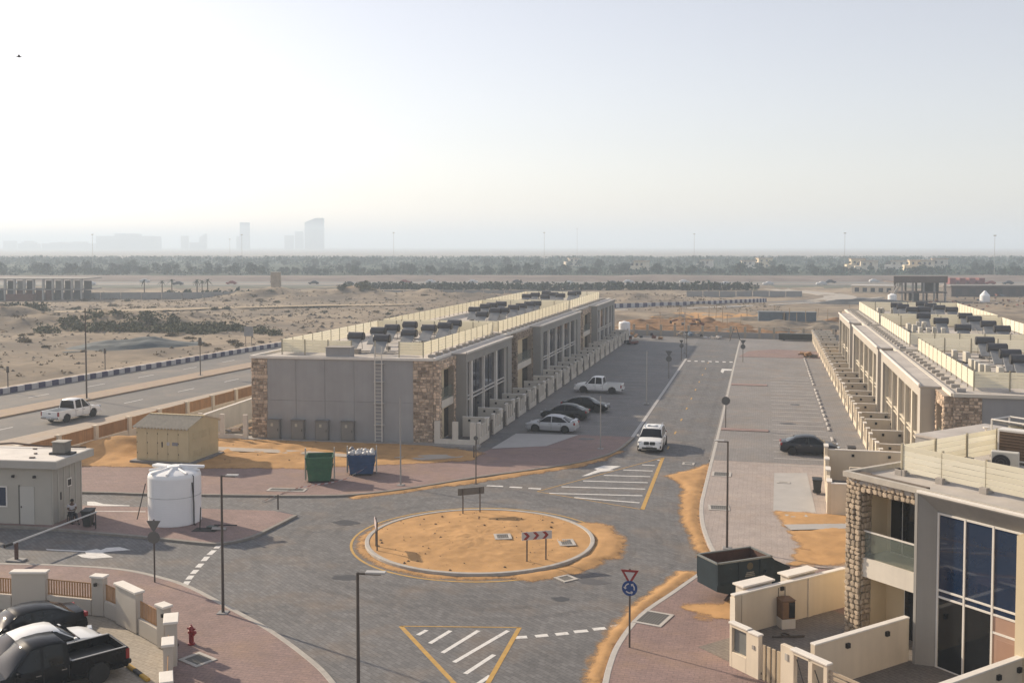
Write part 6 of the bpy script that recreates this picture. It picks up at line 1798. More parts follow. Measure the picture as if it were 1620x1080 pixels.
def pile(label, loc, cols, n, sx, sy, sz, seed, name='debris_pile'):
    T = thing(name, label, 'pile', loc); r = random.Random(seed)
    for i in range(n):
        MB().obox(Vector((r.uniform(-sx,sx), r.uniform(-sy,sy), r.uniform(.1,sz))), r.uniform(.3,1.4), r.uniform(.2,.7), r.uniform(.12,.5), r.uniform(0,3), r.uniform(-.3,.3)).build('piece', cols[i % len(cols)], T)
    return T
redb = M('red_brown', (.19,.07,.05), .8, .2, 3); blu = M('tarp_blue', (.12,.17,.24), .6, .15, 2); blk = M('pile_black', (.04,.04,.045), .7, .2, 3)
pile('heap of dark timber and steel at the far end of the shaded parking', (-20.8,182,0), [redb, blk, brown_slat], 16, 3.4, 1.2, 1.1, 1)
pile('low dark heap of scrap in the shaded parking, nearer than the timber heap', (-21.8,172,0), [blk, redb], 8, 1.3, .8, .6, 2)
pile('heap of grey sacks and boards before the back wall, centre', (-13.2,187,0), [concrete, blk, blu, sand_t], 14, 2.6, 1.0, .9, 3)
pile('pale sacks lying on the paving before the back wall', (-8.6,186,0), [white_s, concrete], 7, 1.3, .7, .4, 4)
pile('brown dry shrub cuttings at the end of the wheel stops', (6.4,157,.1), [dirt, greyd, brown_slat], 12, 1.0, .6, .7, 6)
T = thing('dark_container', 'long low dark trough standing before the back wall on the right', 'container', (6.1,184.2,.02), rad(-3))
b = MB(); b.loft([[(-3.4,-.6,.25),(-3.4,.6,.25),(-3.4,.8,1.3),(-3.4,-.8,1.3)],[(3.4,-.6,.25),(3.4,.6,.25),(3.4,.8,1.3),(3.4,-.8,1.3)]]); b.build('body', M('trough_dark', (.05,.055,.05), .7, .2, 2), T, bevel=.02)
MB().box(-3.3,3.3,-.75,.75,1.3,1.34).build('rim', M('trough_rim', (.09,.095,.09), .7, .1, 2), T)
for x in (-2.5,2.5): MB().box(x-.15,x+.15,-.55,.55,0,.25).build('foot', black, T)
T = thing('trestle', 'dark trestle standing on the paving before the back wall', 'trestle', (-4.6,182.5,0))
for s_ in (-1,1): MB().tube([(s_*.9,-.5,0),(s_*.2,0,2.4)], .06).build('leg', pole_m, T); MB().tube([(s_*.9,.5,0),(s_*.2,0,2.4)], .06).build('leg', pole_m, T)
MB().tube([(-.5,0,1.3),(.5,0,1.3)], .05).build('bar', pole_m, T)
for i,x in enumerate((8.6,9.8,12.2)):
    T = thing('short_post', ['nearest','middle','last'][i] + ' of the short dark posts right of the dark trough by the back wall', 'post', (x,185.3,0), 0, 'short dark posts before the back wall'); MB().tube([(0,0,0),(0,0,2.0)], .07).build('post', pole_m, T); MB().cyl((0,0,1.7),(0,0,2.1),.16,.16,8).build('head', pole_m, T)
T = thing('site_tank', 'white plastic tank at the far end of the left row', 'water tank', (-24.6,188.8,0))
MB().lathe([(1.05,0),(1.05,2.3),(.9,2.5),(.3,2.6),(.3,2.7),(0,2.7)], 24).build('shell', wt, T, smooth=.6); MB().box(-1.1,1.1,-1.1,1.1,-.05,.02).build('base', concrete, T)
# palms-to-be stakes and site posts beyond the wall
for i in range(26):
    x = -20+i*1.7+rnd.uniform(-.6,.6); y = 206+rnd.uniform(0,46)
    T = thing('site_post', nth(i) + ' thin timber post from the left on the building site beyond the wall', 'post', (x,y,0), 0, 'thin posts on the building site'); MB().tube([(0,0,-.3),(rnd.uniform(-.2,.2),0,rnd.uniform(2,3.6))], .07, 5).build('post', M('site_timber', (.3,.22,.14), .8, .15, 3), T)
T = thing('site_container', 'long low blue grey container on the building site beyond the back wall', 'container', (5,230,-.2), rad(4))
MB().box(-6,6,-1.3,1.3,.1,2.4).build('body', M('container_blue', (.12,.15,.18), .7, .15, 1), T); MB().box(-6.1,6.1,-1.4,1.4,2.4,2.5).build('roof', M('container_roof', (.2,.22,.24), .7, .1, 1), T); MB().box(-1,-.2,-1.34,-1.3,.3,2.2).build('door', blk, T)
pile('dark steel and timber lying among the brown earth heaps beyond the back wall', (-14.5,206,.8), [blk, redb, brown_slat], 16, 3.2, 1.5, 1.3, 41)

# ================================================================== DESERT, FAR BANDS, SKYLINE
leaf_o = M('shrub_leaf', (.115,.115,.07), .9, .25, 1.5, spec=.1, island=.3)
leaf_g = M('tree_leaf', (.035,.064,.048), .9, .25, 1.2, spec=.1, island=.3)
leaf_d = M('hedge_leaf', (.035,.052,.032), .9, .25, .6, spec=.1, island=.3)
dry = M('dry_scrub', (.21,.165,.105), .95, .25, 1.5, spec=.05, island=.3)
bark = M('bark', (.12,.09,.065), .9, .2, 3)
def leaves(mb, c, rx, ry, rz_, n, sz, r, shell=.35):
    """leaf clumps through an ellipsoid"""
    for _ in range(n):
        while True:
            p = Vector((r.uniform(-1,1), r.uniform(-1,1), r.uniform(-1,1)))
            if shell < p.length < 1: break
        q = Vector((c[0]+p.x*rx, c[1]+p.y*ry, c[2]+p.z*rz_))
        u = Vector((r.uniform(-1,1), r.uniform(-1,1), r.uniform(-1,1))).normalized(); v = u.orthogonal().normalized(); w_ = u.cross(v)
        s_ = sz*r.uniform(.6,1.4)
        mb.add([q+v*s_, q+w_*s_*.8, q-v*s_*.9, q-w_*s_*.7], [(0,1,2,3)])
def tree_mesh(seed, h_, kind='round'):
    r = random.Random(seed); tr = MB(); cr = MB()
    th = h_*.22
    tr.cyl((0,0,-.3),(r.uniform(-.2,.2),0,th),.22,.14,6)
    for k in range(r.randint(5,8)):
        a = r.uniform(0,6.28); d = r.uniform(.1,.28)*h_
        c = (math.cos(a)*d, math.sin(a)*d, th+r.uniform(.1,.52)*h_)
        tr.cyl((0,0,th*.9), c, .1, .04, 5)
        s_ = r.uniform(.14,.25)*h_
        leaves(cr, c, s_*1.15, s_*1.15, s_*.85, 60, h_*.055, r)
    leaves(cr, (0,0,th+.3*h_), .3*h_,.3*h_,.28*h_, 90, h_*.06, r)
    return tr.mesh('trunk', bark), cr.mesh('crown', leaf_g)
def palm_mesh(seed):
    r = random.Random(seed); tr = MB(); cr = MB()
    tr.cyl((0,0,-.2),(0,0,4.6),.2,.16,7)
    for k in range(16):
        a = 2*math.pi*k/16 + r.uniform(-.15,.15); el = r.uniform(-.5,.9); L_ = r.uniform(1.6,2.2)
        p = Vector((0,0,4.6)); prev = None
        for j in range(5):
            t = j/4; q = p + Vector((math.cos(a)*math.cos(el)*L_*t, math.sin(a)*math.cos(el)*L_*t, L_*(math.sin(el)*t - .55*t*t)))
            s_ = Vector((-math.sin(a), math.cos(a), 0))*(.2*(1-t)+.06)
            if prev: cr.add([prev[0]-prev[1], q-s_, q+s_, prev[0]+prev[1]], [(0,1,2,3)])
            prev = (q, s_)
    return tr.mesh('trunk', bark), cr.mesh('crown', leaf_g)
tms = [tree_mesh(s_, 6.5+1.1*(s_ % 4)) for s_ in range(8)]
def place_tree(tm, loc, label, group, sc=1, name='tree'):
    T = thing(name, label, 'tree', loc, rnd.uniform(0,6.28), group); T.scale = (sc,sc,sc*rnd.uniform(.85,1.1))
    link('trunk', tm[0], T); link('crown', tm[1], T)
    return T
# the front band of trees across the whole view
for i in range(170):
    l = -330 + 660*i/170 + rnd.uniform(-3,3); d = 575 + rnd.uniform(-25,45)
    x, y = far(l, d)
    big_ = rnd.random()
    place_tree(tms[rnd.randrange(8)], (x,y,-.2), 'hazy grey green tree in the front row of trees beyond the highway', 'trees in the front row beyond the highway', rnd.uniform(.55,.95))
for i in range(120):
    l = -470 + 940*i/120 + rnd.uniform(-5,5); d = 740 + rnd.uniform(-80,110)
    x, y = far(l, d)
    place_tree(tms[rnd.randrange(8)], (x,y,-.2), 'pale hazy tree in the second row of trees, below the skyline', 'trees in the second row below the skyline', rnd.uniform(.6,.95))
# low growth that fills the floor of the groves
n = 160; vs = []; fs = []
for i in range(n+1):
    l_ = -1+2*i/n
    for d in (548, 560, 640, 760, 900, 1100, 1350):
        vs.append((*far(l_*d*.62, d+4*fbm(l_*40, d, .5)), .12+.9*abs(fbm(l_*d, d, .05)) if 548 < d < 1350 else -.1))
for i in range(n):
    for k in range(6): fs.append((i*7+k,(i+1)*7+k,(i+1)*7+k+1,i*7+k+1))
struct(MB().add(vs, fs).build('grove_floor', M('undergrowth', (.06,.078,.055), .95, .35, .12, spec=.05, stain=((.2,.17,.13), .03, .6, .6))))
# the wood behind them reads as one mass
mb = MB(); r = random.Random(3)
for k in range(1700):
    d = (555 + 50*r.random() if k < 320 else 620 + 280*r.random()) if k < 700 else 850 + 420*r.random()
    l = d*r.uniform(-.56,.56); x, y = far(l, d)
    h_ = r.uniform(2,4) if k < 700 else min(r.uniform(4,8), (16.5-.0098*d)/1.1)
    leaves(mb, (x,y,h_*.5), h_*r.uniform(1.2,2.4), h_*1.2, h_*.52, 30, h_*.2, r, .2)
stuff(mb.build('woods', leaf_g))
# hedge of conifers before the highway
mb = MB(); r = random.Random(5)
for l in [(-62+i*.75) for i in range(203)]:
    x, y = far(l+r.uniform(-.5,.5), 384+r.uniform(-5,5)); h_ = r.uniform(2.4,3.4)
    leaves(mb, (x,y,h_*.45-.1), 1.1, 1.6, h_*.55, 40, .5, r, .05)
for i in range(70):
    l = -108+i*.55; x, y = far(l+r.uniform(-.4,.4), 330+(l+90)*.3+r.uniform(-8,8)); h_ = r.uniform(1.4,3.0)
    leaves(mb, (x,y,h_*.5-.1), 1.0, 1.6, h_*.5, 22, .5, r, .1)
stuff(mb.build('hedge', leaf_d))
pm = [palm_mesh(k) for k in range(3)]
for i, px in enumerate((228,253,278,303,315,325,1120)):
    l = (px-810)/1640*352; x, y = far(l, 352+rnd.uniform(-6,6))
    T = place_tree(pm[i%3], (x,y,-.2), (nth(i) + ' small palm from the left by the dark hedge before the highway') if i < 6 else 'lone small palm at the right end of the long hedge', 'small palms by the hedge', rnd.uniform(.9,1.15), 'palm_tree')
T = thing('pump_house', 'plain pale upright block standing before the highway, left of centre', 'building', (*far(-90,395),0), rad(13)); MB().box(-1.6,1.6,-1.6,1.6,-.2,6.2).build('wall', sand_t, T); MB().box(-1.7,1.7,-1.7,1.7,6.2,6.4).build('roof', concrete, T)
# highway bands
def band(name, d0, d1, l0, l1, z, m): return sheet(name, [far(l0,d0),far(l1,d0),far(l1,d1),far(l0,d1)], z, m)
hw = M('highway_asphalt', (.17,.165,.16), .9, .1, .2); 
band('highway', 425, 440, -600, 600, .12, hw); band('highway', 446, 466, -600, 600, .12, hw)
band('highway_verge', 398, 425, -600, 600, .06, M('verge_green_grey', (.16,.165,.13), .95, .2, .05, spec=.1))
band('highway_verge', 440, 446, -600, 600, .09, M('verge_sand', (.4,.33,.25), .95, .2, .05, spec=.1))
bk_ = MB(); n = 220
for i in range(n):
    pass
vs = []; fs = []
for i in range(n+1):
    l = -620+1240*i/n; top = 2.2+.7*fbm(l,7,.02)
    for dd, zz in ((474,-.1),(484,top*.6),(520,top*.7),(545,-.1)): vs.append((*far(l,dd), zz))
for i in range(n):
    for k in range(3): fs.append((i*4+k,(i+1)*4+k,(i+1)*4+k+1,i*4+k+1))
struct(MB().add(vs, fs).build('embankment', M('embankment_brown', (.22,.18,.16), .95, .2, .1, spec=.1, big=.2, bigscale=.03), smooth=True))
cm = [M('speck_white', (.6,.6,.6), .4, .05, 3), M('speck_dark', (.04,.045,.05), .4, .1, 3), M('speck_red', (.25,.04,.03), .4, .1, 3)]
def small_car(m):
    b = MB(); b.loft([[(x,-.85,z0),(x,-.85,z1),(x,-.6,z2),(x,.6,z2),(x,.85,z1),(x,.85,z0)] for x,z0,z1,z2 in ((-2.2,.3,.7,.75),(-2.0,.3,.95,1.0),(-1.6,.3,.98,1.1),(-1.0,.3,.98,1.48),(.3,.3,.96,1.5),(1.0,.3,.95,1.0),(2.0,.3,.8,.85),(2.2,.3,.6,.65))])
    for x in (-1.4,1.4):
        b.cyl((x,-.88,.33),(x,.88,.33),.33,.33,12)
    return b.mesh('highway_car', m)
scm = [small_car(m) for m in cm]
for i in range(26):
    l = -230+460*i/26+rnd.uniform(-8,8); d = rnd.choice((429,436,451,460)); c = rnd.choice((0,0,1,1,2))
    o = link('highway_car', scm[c], None, (*far(l,d), .13), rad(13.63)+(math.pi if d < 445 else 0))
    tag(o, ('white','dark','red')[c]+' car, tiny and hazy, on the distant highway', 'car', ('white','dark','red')[c]+' cars on the distant highway')
# far roads curving away at the right, their pale kerbs and the black and white kerb
rr = smooth_line([rp(160,0), (-45,262), (-17,282), (2,303), (17,322), (30,345)], 6)
mb = MB(); ribbon(mb, rr, 6, -6, -.1, .03); struct(mb.build('far_road', asphalt))
mb = MB(); ribbon(mb, rr, -6, -7.6, -.1, .3); struct(mb.build('far_kerb', M('far_kerb_white', (.55,.52,.48), .85, .08, 1)))
mb = MB(); ribbon(mb, smooth_line([(17,318),(24,345),(20,370),(8,395),(4,415)], 5), 5, -5, -.1, .06); struct(mb.build('far_road', M('pale_track', (.42,.38,.33), .9, .1, .3)))
FK = thing('far_painted_kerb', 'far stretch of black and white kerb along the curving road', 'kerb')
q = smooth_line([(-43,268),(-17,289),(1,310)], 30); acc = 0
for i in range(0, len(q)-1):
    a = Vector(q[i]); b_ = Vector(q[i+1])
    o = link('kerb_block', kme[i%2], FK, (a.x, a.y, 0), math.atan2(-(b_-a).x, (b_-a).y)); o.scale = (1.2, (b_-a).length*.98, 2.0)
# the long grey site wall at left and centre
WL = thing('site_wall', 'long pale grey hoarding wall across the desert at left', 'wall'); hw_m = M('hoarding', (.30,.295,.29), .8, .08, .5)
P_ = [(-218,268),(-172,283),(-140,300),(-100,318),(-60,322)]
for a, b_ in zip(P_, P_[1:]):
    a = Vector(a); b_ = Vector(b_); k = int((b_-a).length/6)
    for i in range(k):
        MB().wall(a.lerp(b_,i/k), a.lerp(b_,(i+.97)/k), .1, -.6, 2.2, .1).build('panel', hw_m, WL)
T = thing('site_wall', 'short pale grey hoarding wall in the desert right of centre', 'wall'); 
for i in range(7): MB().wall((-24+i*5.2,338+i*1.2),(-19+i*5.2,339.1+i*1.2),.1,-.5,1.8,.1).build('panel', hw_m, T)
# sand track lines
sheet('track', [(-190,205),(-150,236),(-118,262),(-70,282),(-40,290),(-40,287),(-70,278),(-116,256),(-147,230),(-186,200)], .35, M('track_sand', (.45,.36,.25), .95, .12, .3, spec=.1))

# desert shrubs one by one
shm = []
for k in range(6):
    r = random.Random(70+k); mb = MB()
    for j in range(5): leaves(mb, (r.uniform(-.6,.6), r.uniform(-.6,.6), r.uniform(.2,.5)), .55,.55,.42, 40, .15, r, .1)
    shm.append((mb.mesh('desert_shrub', dry), None)); 
    mb2 = MB(); mb2.v = mb.v; mb2.f = mb.f; mb2.mi = mb.mi; shm[-1] = (shm[-1][0], mb2.mesh('desert_shrub', leaf_o))
cnt = 0
for i in range(400):
    l = rnd.uniform(-150,-20); d = rnd.uniform(150,330); x, y = far(l,d)
    q = Vector((x,y))-RO
    if q.dot(RN) > -16 or cnt >= 110: continue
    if noise.noise(Vector((x*.03,y*.03,1))) < -.05: continue
    k = rnd.randrange(6); g_ = rnd.random() < .35
    o = link('desert_shrub', shm[k][1 if g_ else 0], None, (x,y,ground_h(x,y)-.05), rnd.uniform(0,6)); s_ = rnd.uniform(.5,1.2); o.scale = (s_*1.4,s_*1.2,s_*.8); cnt += 1
    tag(o, ('low green' if g_ else 'low dry brown')+' scrub bush on the sand beyond the left road', 'shrub', ('green' if g_ else 'dry')+' scrub bushes on the desert at left')
# past the single bushes: countless low tufts, clods and stones
mb = MB(); mc = MB(); r = random.Random(23)
for i in range(9000):
    l = r.uniform(-190,70); d = 125 + 225*r.random()**.8; x, y = far(l,d); q = Vector((x,y))-RO
    if (q.dot(RN) > -15 and y < 200) or (x > -40 and y < 255): continue
    k_ = noise.noise(Vector((x*.035,y*.035,1))) + .6*noise.noise(Vector((x*.13,y*.13,4)))
    z = ground_h(x,y)
    if k_ > .05 and i % 3 == 0: leaves(mb, (x,y,z+.15), r.uniform(.3,.9), r.uniform(.3,.9), r.uniform(.15,.4), 9, .17, r, .1)
    elif k_ < .25:
        s_ = r.uniform(.12,.55)*(1.4 if 195 < d < 240 else 1); a = r.uniform(0,6)
        b_ = [(x+s_*math.cos(a+t)*r.uniform(.7,1.3), y+s_*math.sin(a+t)*r.uniform(.7,1.3), z-.08) for t in (0,1.26,2.5,3.8,5)]
        mc.add(b_ + [(x+r.uniform(-.3,.3)*s_, y+r.uniform(-.3,.3)*s_, z+s_*r.uniform(.3,.8))], [(0,1,5),(1,2,5),(2,3,5),(3,4,5),(4,0,5)])
stuff(mb.build('ground_cover', dry)); stuff(mc.build('rubble', M('clod', (.24,.2,.155), .95, .2, .5, spec=.1, island=.35)))
# larger green thicket and single dark bushes
mb = MB(); r = random.Random(9)
for i in range(120):
    x = r.uniform(-133,-98); y = 176 + (x+115)*.22 + r.uniform(-7,7); h_ = r.uniform(.8,1.8)
    leaves(mb, (x,y,ground_h(x,y)+h_*.45), 1.5,1.5,h_*.6, 40, .28, r, .1)
stuff(mb.build('thicket_foliage', leaf_o))
for (x,y,s_,l) in ((-172,216,3.4,'big round dark bush standing on the sand at the far left'),(-181,221,2.6,'wide grey bush at the left edge beyond the sand'),(-118,296,3.0,'tall dark bush by the hoarding wall, left of centre'),(-124,294,1.8,'small dark bush beside the tall one at the hoarding wall'),(-86.5,172,1.6,'grey green bush by the sign board beyond the left road'),(-92,178,1.8,'grey green bush on the bright sand near the sign board'),(-126,122,2.2,'dry brown bush at the left edge of the picture beyond the kerb'),(-136,136,1.6,'dry bush farther from the kerb at the left edge')):
    o = link('large_bush', shm[rnd.randrange(6)][1], None, (x,y,ground_h(x,y)-.1), rnd.uniform(0,6)); o.scale = (s_,s_,s_); tag(o, l, 'shrub')
o = heap('netted_heap', 'heap under dark teal netting on the sand beyond the left road', 'heap', (-100,150.5,0), 22, 11, 1.9, M('teal_net', (.065,.085,.095), .85, .2, .8, .5, 4), 4, 30); o.rotation_euler = (0,0,rad(35))
o = heap('dark_heap', 'small dark heap on the sand at left, before the netted heap', 'heap', (-116,134,0), 5, 3, 1.0, blk, 7)
pile('light and dark rubble at the left edge beyond the sand', (-141,158,.2), [concrete, sand_t, blk], 22, 7, 5, 1.4, 15)
T = thing('notice_board', 'grey notice board on two posts beyond the painted kerb', 'sign', (-81.4,153.6,0), rad(8))
for s_ in (-1,1): MB().tube([(s_*.5,0,0),(s_*.5,0,3.0)], .05).build('post', pole_m, T)
MB().box(-.75,.75,-.05,.05,1.7,3.3).build('board', M('board_grey', (.3,.3,.3), .7, .08, 3), T, bevel=.01)

# left building site: concrete frame with brick
UC = thing('unfinished_building', 'unfinished concrete frame building with red brick infill at the left edge', 'building', (*far(-166,315),0), rad(14))
cg = M('raw_concrete', (.30,.285,.27), .9, .1, 1); cw = M('raw_concrete_light', (.48,.46,.43), .9, .08, 1); brk = M('red_brick_wall', (.19,.105,.085), .9, .15, 1)
for zz in (0,3.4,6.6): MB().box(-1,38,-6,8,zz-.3,zz).build('slab', cg, UC)
for i in range(14):
    MB().box(i*2.85,i*2.85+.5,-6,-5.5,0,3.1).build('column', cw if i%2 else cg, UC)
    MB().box(i*2.85,i*2.85+.6,-6,-5.4,3.4,6.3).build('column', cw, UC)
    if i not in (3,4,8): MB().box(i*2.85+.55,i*2.85+2.8,-4.5,-4.3,3.4,5.9).build('wall', [cg,M('raw_dark',(.1,.1,.1),.9,.1,1)][i%2], UC)
    MB().box(i*2.85+.55,i*2.85+2.8,-5,-4.8,0,3.1).build('wall', MATS['raw_dark'] if i not in (6,7,8,9) else brk, UC)
MB().box(16,24,-8.5,-6.2,-.2,2.0).build('brick_stack', brk, UC)
place_tree(tms[3], (*far(-168,308),0), 'dark leafy tree in front of the unfinished building at the left edge', None, .85)
# right building site: raw three-storey frame
UC2 = thing('unfinished_building', 'dark raw concrete frame with props behind the right row roofs', 'building', (*far(113,300),0), rad(12))
dk = M('raw_brown', (.16,.13,.115), .9, .12, 1)
for k,(zz,x0) in enumerate(((0,-1),(3.0,-1),(6.0,-2.5))): MB().box(x0,13,0,9,zz-.35,zz).build('slab', dk, UC2)
MB().box(-2.5,13,-.1,.1,6.0,7.6).build('parapet', dk, UC2)
for i in range(5):
    for zz in (0,3.0): MB().box(i*3.1-.2,i*3.1+.25,0,.45,zz,zz+2.65).build('column', cg, UC2); MB().box(i*3.1-.2,i*3.1+.25,6,6.45,zz,zz+2.65).build('column', dk, UC2)
for i in range(8): MB().tube([(-1.5-rnd.uniform(0,3),rnd.uniform(-2,3),0),(-1+rnd.uniform(0,2),rnd.uniform(0,3),5.6)], .12,5).build('prop', cw, UC2)
MB().box(3,6,3,3.2,0,2.6).build('wall', MATS['raw_dark'], UC2); MB().box(7,12,4,4.2,3,5.6).build('wall', MATS['raw_dark'], UC2)
T = thing('site_tank', 'white plastic tank beside the raw concrete frame at right', 'water tank', (*far(106.5,290),0)); MB().lathe([(1.2,0),(1.2,2.6),(.4,3.0),(0,3.0)],20).build('shell', wt, T, smooth=.6)
for i in range(4):
    o = thing('shipping_container', nth(i) + ' red shipping container from the left, behind the raw concrete frame', 'container', (*far(186+i*4.1,440),0), rad(103), 'red shipping containers at right'); MB().box(-3,3,-1.25,1.25,0,2.6).build('body', M('container_red', (.22,.05,.045), .7, .12, 1), o); MB().box(-3.02,3.02,-1.27,1.27,2.6,2.7).build('roof', M('container_red_roof', (.27,.08,.07), .7, .1, 1), o)
T = thing('low_site_building', 'long dark site building with a flat roof at the right edge', 'building', (*far(140,330),0), rad(12)); MB().box(0,60,0,7,0,3.4).build('wall', M('site_dark', (.13,.115,.11), .9, .15, .5), T); MB().box(-.5,60.5,-.5,7.5,3.4,3.8).build('roof', M('site_roof', (.25,.235,.22), .9, .1, .5), T)
for i in range(14): MB().box(1.5+i*4.2,3.4+i*4.2,-.06,.02,.8,2.6).build('window', MATS['raw_dark'], T)
pile('long rubble heap of bricks and concrete at the right edge beyond the roofs', (*far(132,270),0), [brk, concrete, dk, redb, sand_t], 70, 22, 9, 1.8, 21)
pile('rubble heap and stacked formwork behind the raw concrete frame', (*far(150,300),0), [redb, dk, concrete, blu], 50, 22, 6, 2.0, 22)
T = thing('site_tank', 'pale pointed tank among the rubble beyond the right row roofs', 'water tank', (*far(137,300),0)); MB().lathe([(1.4,0),(1.4,2.0),(.2,3.4),(0,3.4)],16).build('shell', wt, T, smooth=.6)
o = heap('earth_heap', 'long dark blue grey heap beside the raw concrete frame', 'earth heap', (*far(98,288),0), 34, 9, 2.6, M('dark_spoil', (.11,.115,.12), .95, .2, .5), 31, 26); o.rotation_euler = (0,0,rad(12))
o = heap('earth_heap', 'orange sand heap at the right edge beyond the roof screens', 'earth heap', (*far(128,225),0), 26, 14, 2.6, sand_t, 33, 26)
T = thing('long_tent', 'long cream low building catching the sun before the raw concrete frame', 'building', (*far(124,355),0), rad(-12)); MB().box(-7,7,-2,2,0,2.6).build('wall', cream_warm, T); MB().box(-7.3,7.3,-2.3,2.3,2.6,2.9).build('roof', cap_m, T)
for i in range(5): MB().box(-6+i*2.6,-4.6+i*2.6,-2.05,-1.98,.6,2).build('window', MATS['raw_dark'], T)

# pale villas among the far trees at right
for i,(px,d,w_,h_) in enumerate(((1012,610,10,7),(1180,690,12,6),(1352,640,11,8),(1370,620,13,7),(1420,680,16,6),(1445,650,12,7),(1465,640,10,7),(1482,640,12,8),(1205,760,14,7),(905,820,12,6),(1115,720,11,6))):
    T = thing('far_villa', nth(sorted((1012,1180,1352,1370,1420,1445,1465,1482,1205,905,1115)).index(px)) if False else nth([905,1012,1115,1180,1205,1352,1370,1420,1445,1465,1482].index(px)) + ' small pale villa from the left among the hazy trees beyond the highway', 'villa', (*far((px-810)/1640*d, d),0), rnd.uniform(-.3,.5), 'pale villas among the far trees')
    m_ = [cream_warm, white_wall, cream_wall][i%3]
    MB().box(-w_/2,w_/2,-4,4,0,h_*.6).build('wall', m_, T); MB().box(-w_/4,w_/2,-4,3,h_*.6,h_).build('upper_storey', m_, T); MB().box(-w_/4-.4,w_/2+.4,-4.4,3.4,h_,h_+.5).build('roof', M('villa_roof', (.4,.3,.22), .85, .1, 1), T)
    for k in range(3):
        for zz in (.8,h_*.66): MB().box(-w_/2+1+k*w_*.28,-w_/2+2.4+k*w_*.28,-4.06,-3.99,zz,zz+1.5).build('window', glass_d, T)
# tall floodlight and power poles in the haze
for i,(px,d,h_) in enumerate(((147,700,24),(383,720,24),(623,760,26),(861,760,26),(913,1100,34),(1098,760,25),(1336,620,24),(1573,560,22),(364,900,22))):
    T = thing('mast', nth([147,364,383,623,861,913,1098,1336,1573].index(px)) + ' thin tall mast from the left, in the haze above the trees', 'mast', (*far((px-810)/1640*d, d),0), 0, 'lighting masts above the far trees'); MB().cyl((0,0,0),(0,0,h_),.13,.08,8).build('pole', steel, T); MB().box(-.7,.7,-.2,.2,h_-.5,h_).build('lamp_head', steel, T)
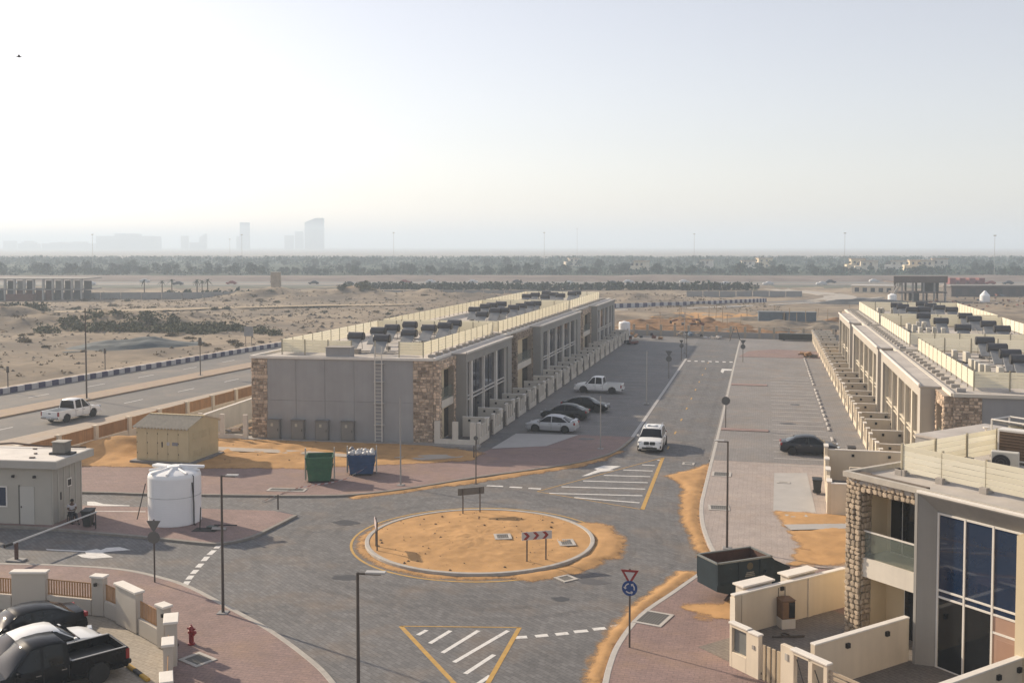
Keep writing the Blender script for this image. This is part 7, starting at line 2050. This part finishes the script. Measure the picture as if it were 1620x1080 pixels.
# skyline in the haze
fac = M('tower_facade', (.28,.29,.31), .8, .08, .02)
gls = M('tower_glass', (.1,.12,.15), .3, .1, .02)
tw = [(17,2500,28,26,'small'),(47,2500,46,26,'domed'),(110,2500,110,24,'long'),(205,2400,130,42,'slab'),(293,2500,16,38,'twin'),(322,2500,16,44,'twin2'),(388,2500,22,70,'tower'),(458,2600,22,40,'block'),(474,2600,20,50,'block2'),(498,2400,42,78,'big')]
tl = ['small hazy block at the far left of the skyline','low hazy dome-like block near the left end of the skyline','long low hazy block left of the wide slab on the skyline','wide hazy slab building with a raised middle on the skyline','left of two small hazy towers with a low link on the skyline','taller right one of the two small linked hazy towers','slim hazy tower standing alone on the skyline','shorter hazy block left of the biggest tower','slim hazy block close to the biggest tower on its left','biggest hazy tower of the skyline with a sloping top']
for (px,d,w_,h_,k),lb in zip(tw, tl):
    d *= 1.65; w_ *= 1.65; h_ = h_*1.65 - 8
    T = thing('skyscraper', lb, 'tower', (*far((px-810)/1640*d, d),-1), rad(13.6))
    dp = max(18, w_*.45)
    b = MB()
    if k == 'domed': b.box(-w_/2,w_/2,-dp/2,dp/2,0,h_*.7); b.box(-w_*.33,w_*.33,-dp/2.2,dp/2.2,h_*.7,h_*.88); b.box(-w_*.2,w_*.2,-dp/3,dp/3,h_*.88,h_)
    elif k == 'slab': b.box(-w_/2,w_/2,-dp/2,dp/2,0,h_*.85); b.box(-w_*.18,w_*.15,-dp/2.1,dp/2.1,h_*.85,h_)
    elif k == 'big': b.extr([(-w_/2,-dp/2,0),(w_/2,-dp/2,0),(w_/2,-dp/2,h_),(w_*.1,-dp/2,h_),(-w_/2,-dp/2,h_*.86)], (0,dp,0))
    elif k == 'twin2': b.extr([(-w_/2,-dp/2,0),(w_/2,-dp/2,0),(w_/2,-dp/2,h_),(-w_/2,-dp/2,h_*.75)], (0,dp,0)); b.box(-w_*2,-w_/2,-dp/3,dp/3,0,h_*.45)
    elif k == 'tower': b.box(-w_/2,w_/2,-dp/2,dp/2,0,h_); b.box(-w_*.9,-w_/2,-dp/3,dp/3,0,h_*.5)
    elif k == 'long':
        for q in range(6): b.box(-w_/2+q*w_/6,-w_/2+(q+1)*w_/6,-dp/2,dp/2,0,h_*(.62+.38*abs(math.sin(q*1.9+.4))))
    else: b.box(-w_/2,w_/2,-dp/2,dp/2,0,h_)
    b.build('body', fac, T)
    bb = MB(); z_ = 5
    while z_ < h_*.62: bb.box(-w_/2+1.5,w_/2-1.5,-dp/2-.2,-dp/2,z_,z_+1.8); z_ += 4
    bb.build('window_band', gls, T)
# a bird high at left
bd = MB(); c = Vector((0,0,0))
bd.lathe([(.0,-.28),(.05,-.2),(.08,0),(.05,.18),(.03,.24),(0,.3)], 10); b0 = len(bd.v)
bd.v = [(z,y,x) for x,y,z in bd.v]
for s_ in (-1,1): bd.add([(.12,s_*.05,.02),(-.12,s_*.05,.02),(-.1,s_*.45,.14),(.05,s_*.42,.15)], [(0,1,2,3)]); bd.add([(.05,s_*.42,.15),(-.1,s_*.45,.14),(-.16,s_*.85,.06)], [(0,1,2)])
bd.add([(-.25,-.04,0),(-.45,-.09,0),(-.45,.09,0),(-.25,.04,0)], [(0,1,2,3)])
d_ = 110; px, py = 37, 93
x, y = far((px-810)/1640*d_, d_)
o = bd.build('bird', black, None, loc=(x,y,16.5+(388-py)/1640*d_), rz=rad(40)); tag(o, 'small dark bird flying high at the left of the sky', 'bird')

# haze: one closed box of pale air round everything
hz = bpy.data.materials.new('haze'); hz.use_nodes = True
N = hz.node_tree.nodes; L = hz.node_tree.links
N.remove(N['Principled BSDF'])
pv = N.new('ShaderNodeVolumePrincipled'); pv.inputs['Color'].default_value = (.735,.86,1.0,1); pv.inputs['Density'].default_value = HAZE_D
pv.inputs['Anisotropy'].default_value = HAZE_G
L.new(pv.outputs[0], N['Material Output'].inputs['Volume'])
o = MB().box(-9500,9500,-600,10000,-1.4,88).build('haze', hz); o['kind'] = 'stuff'
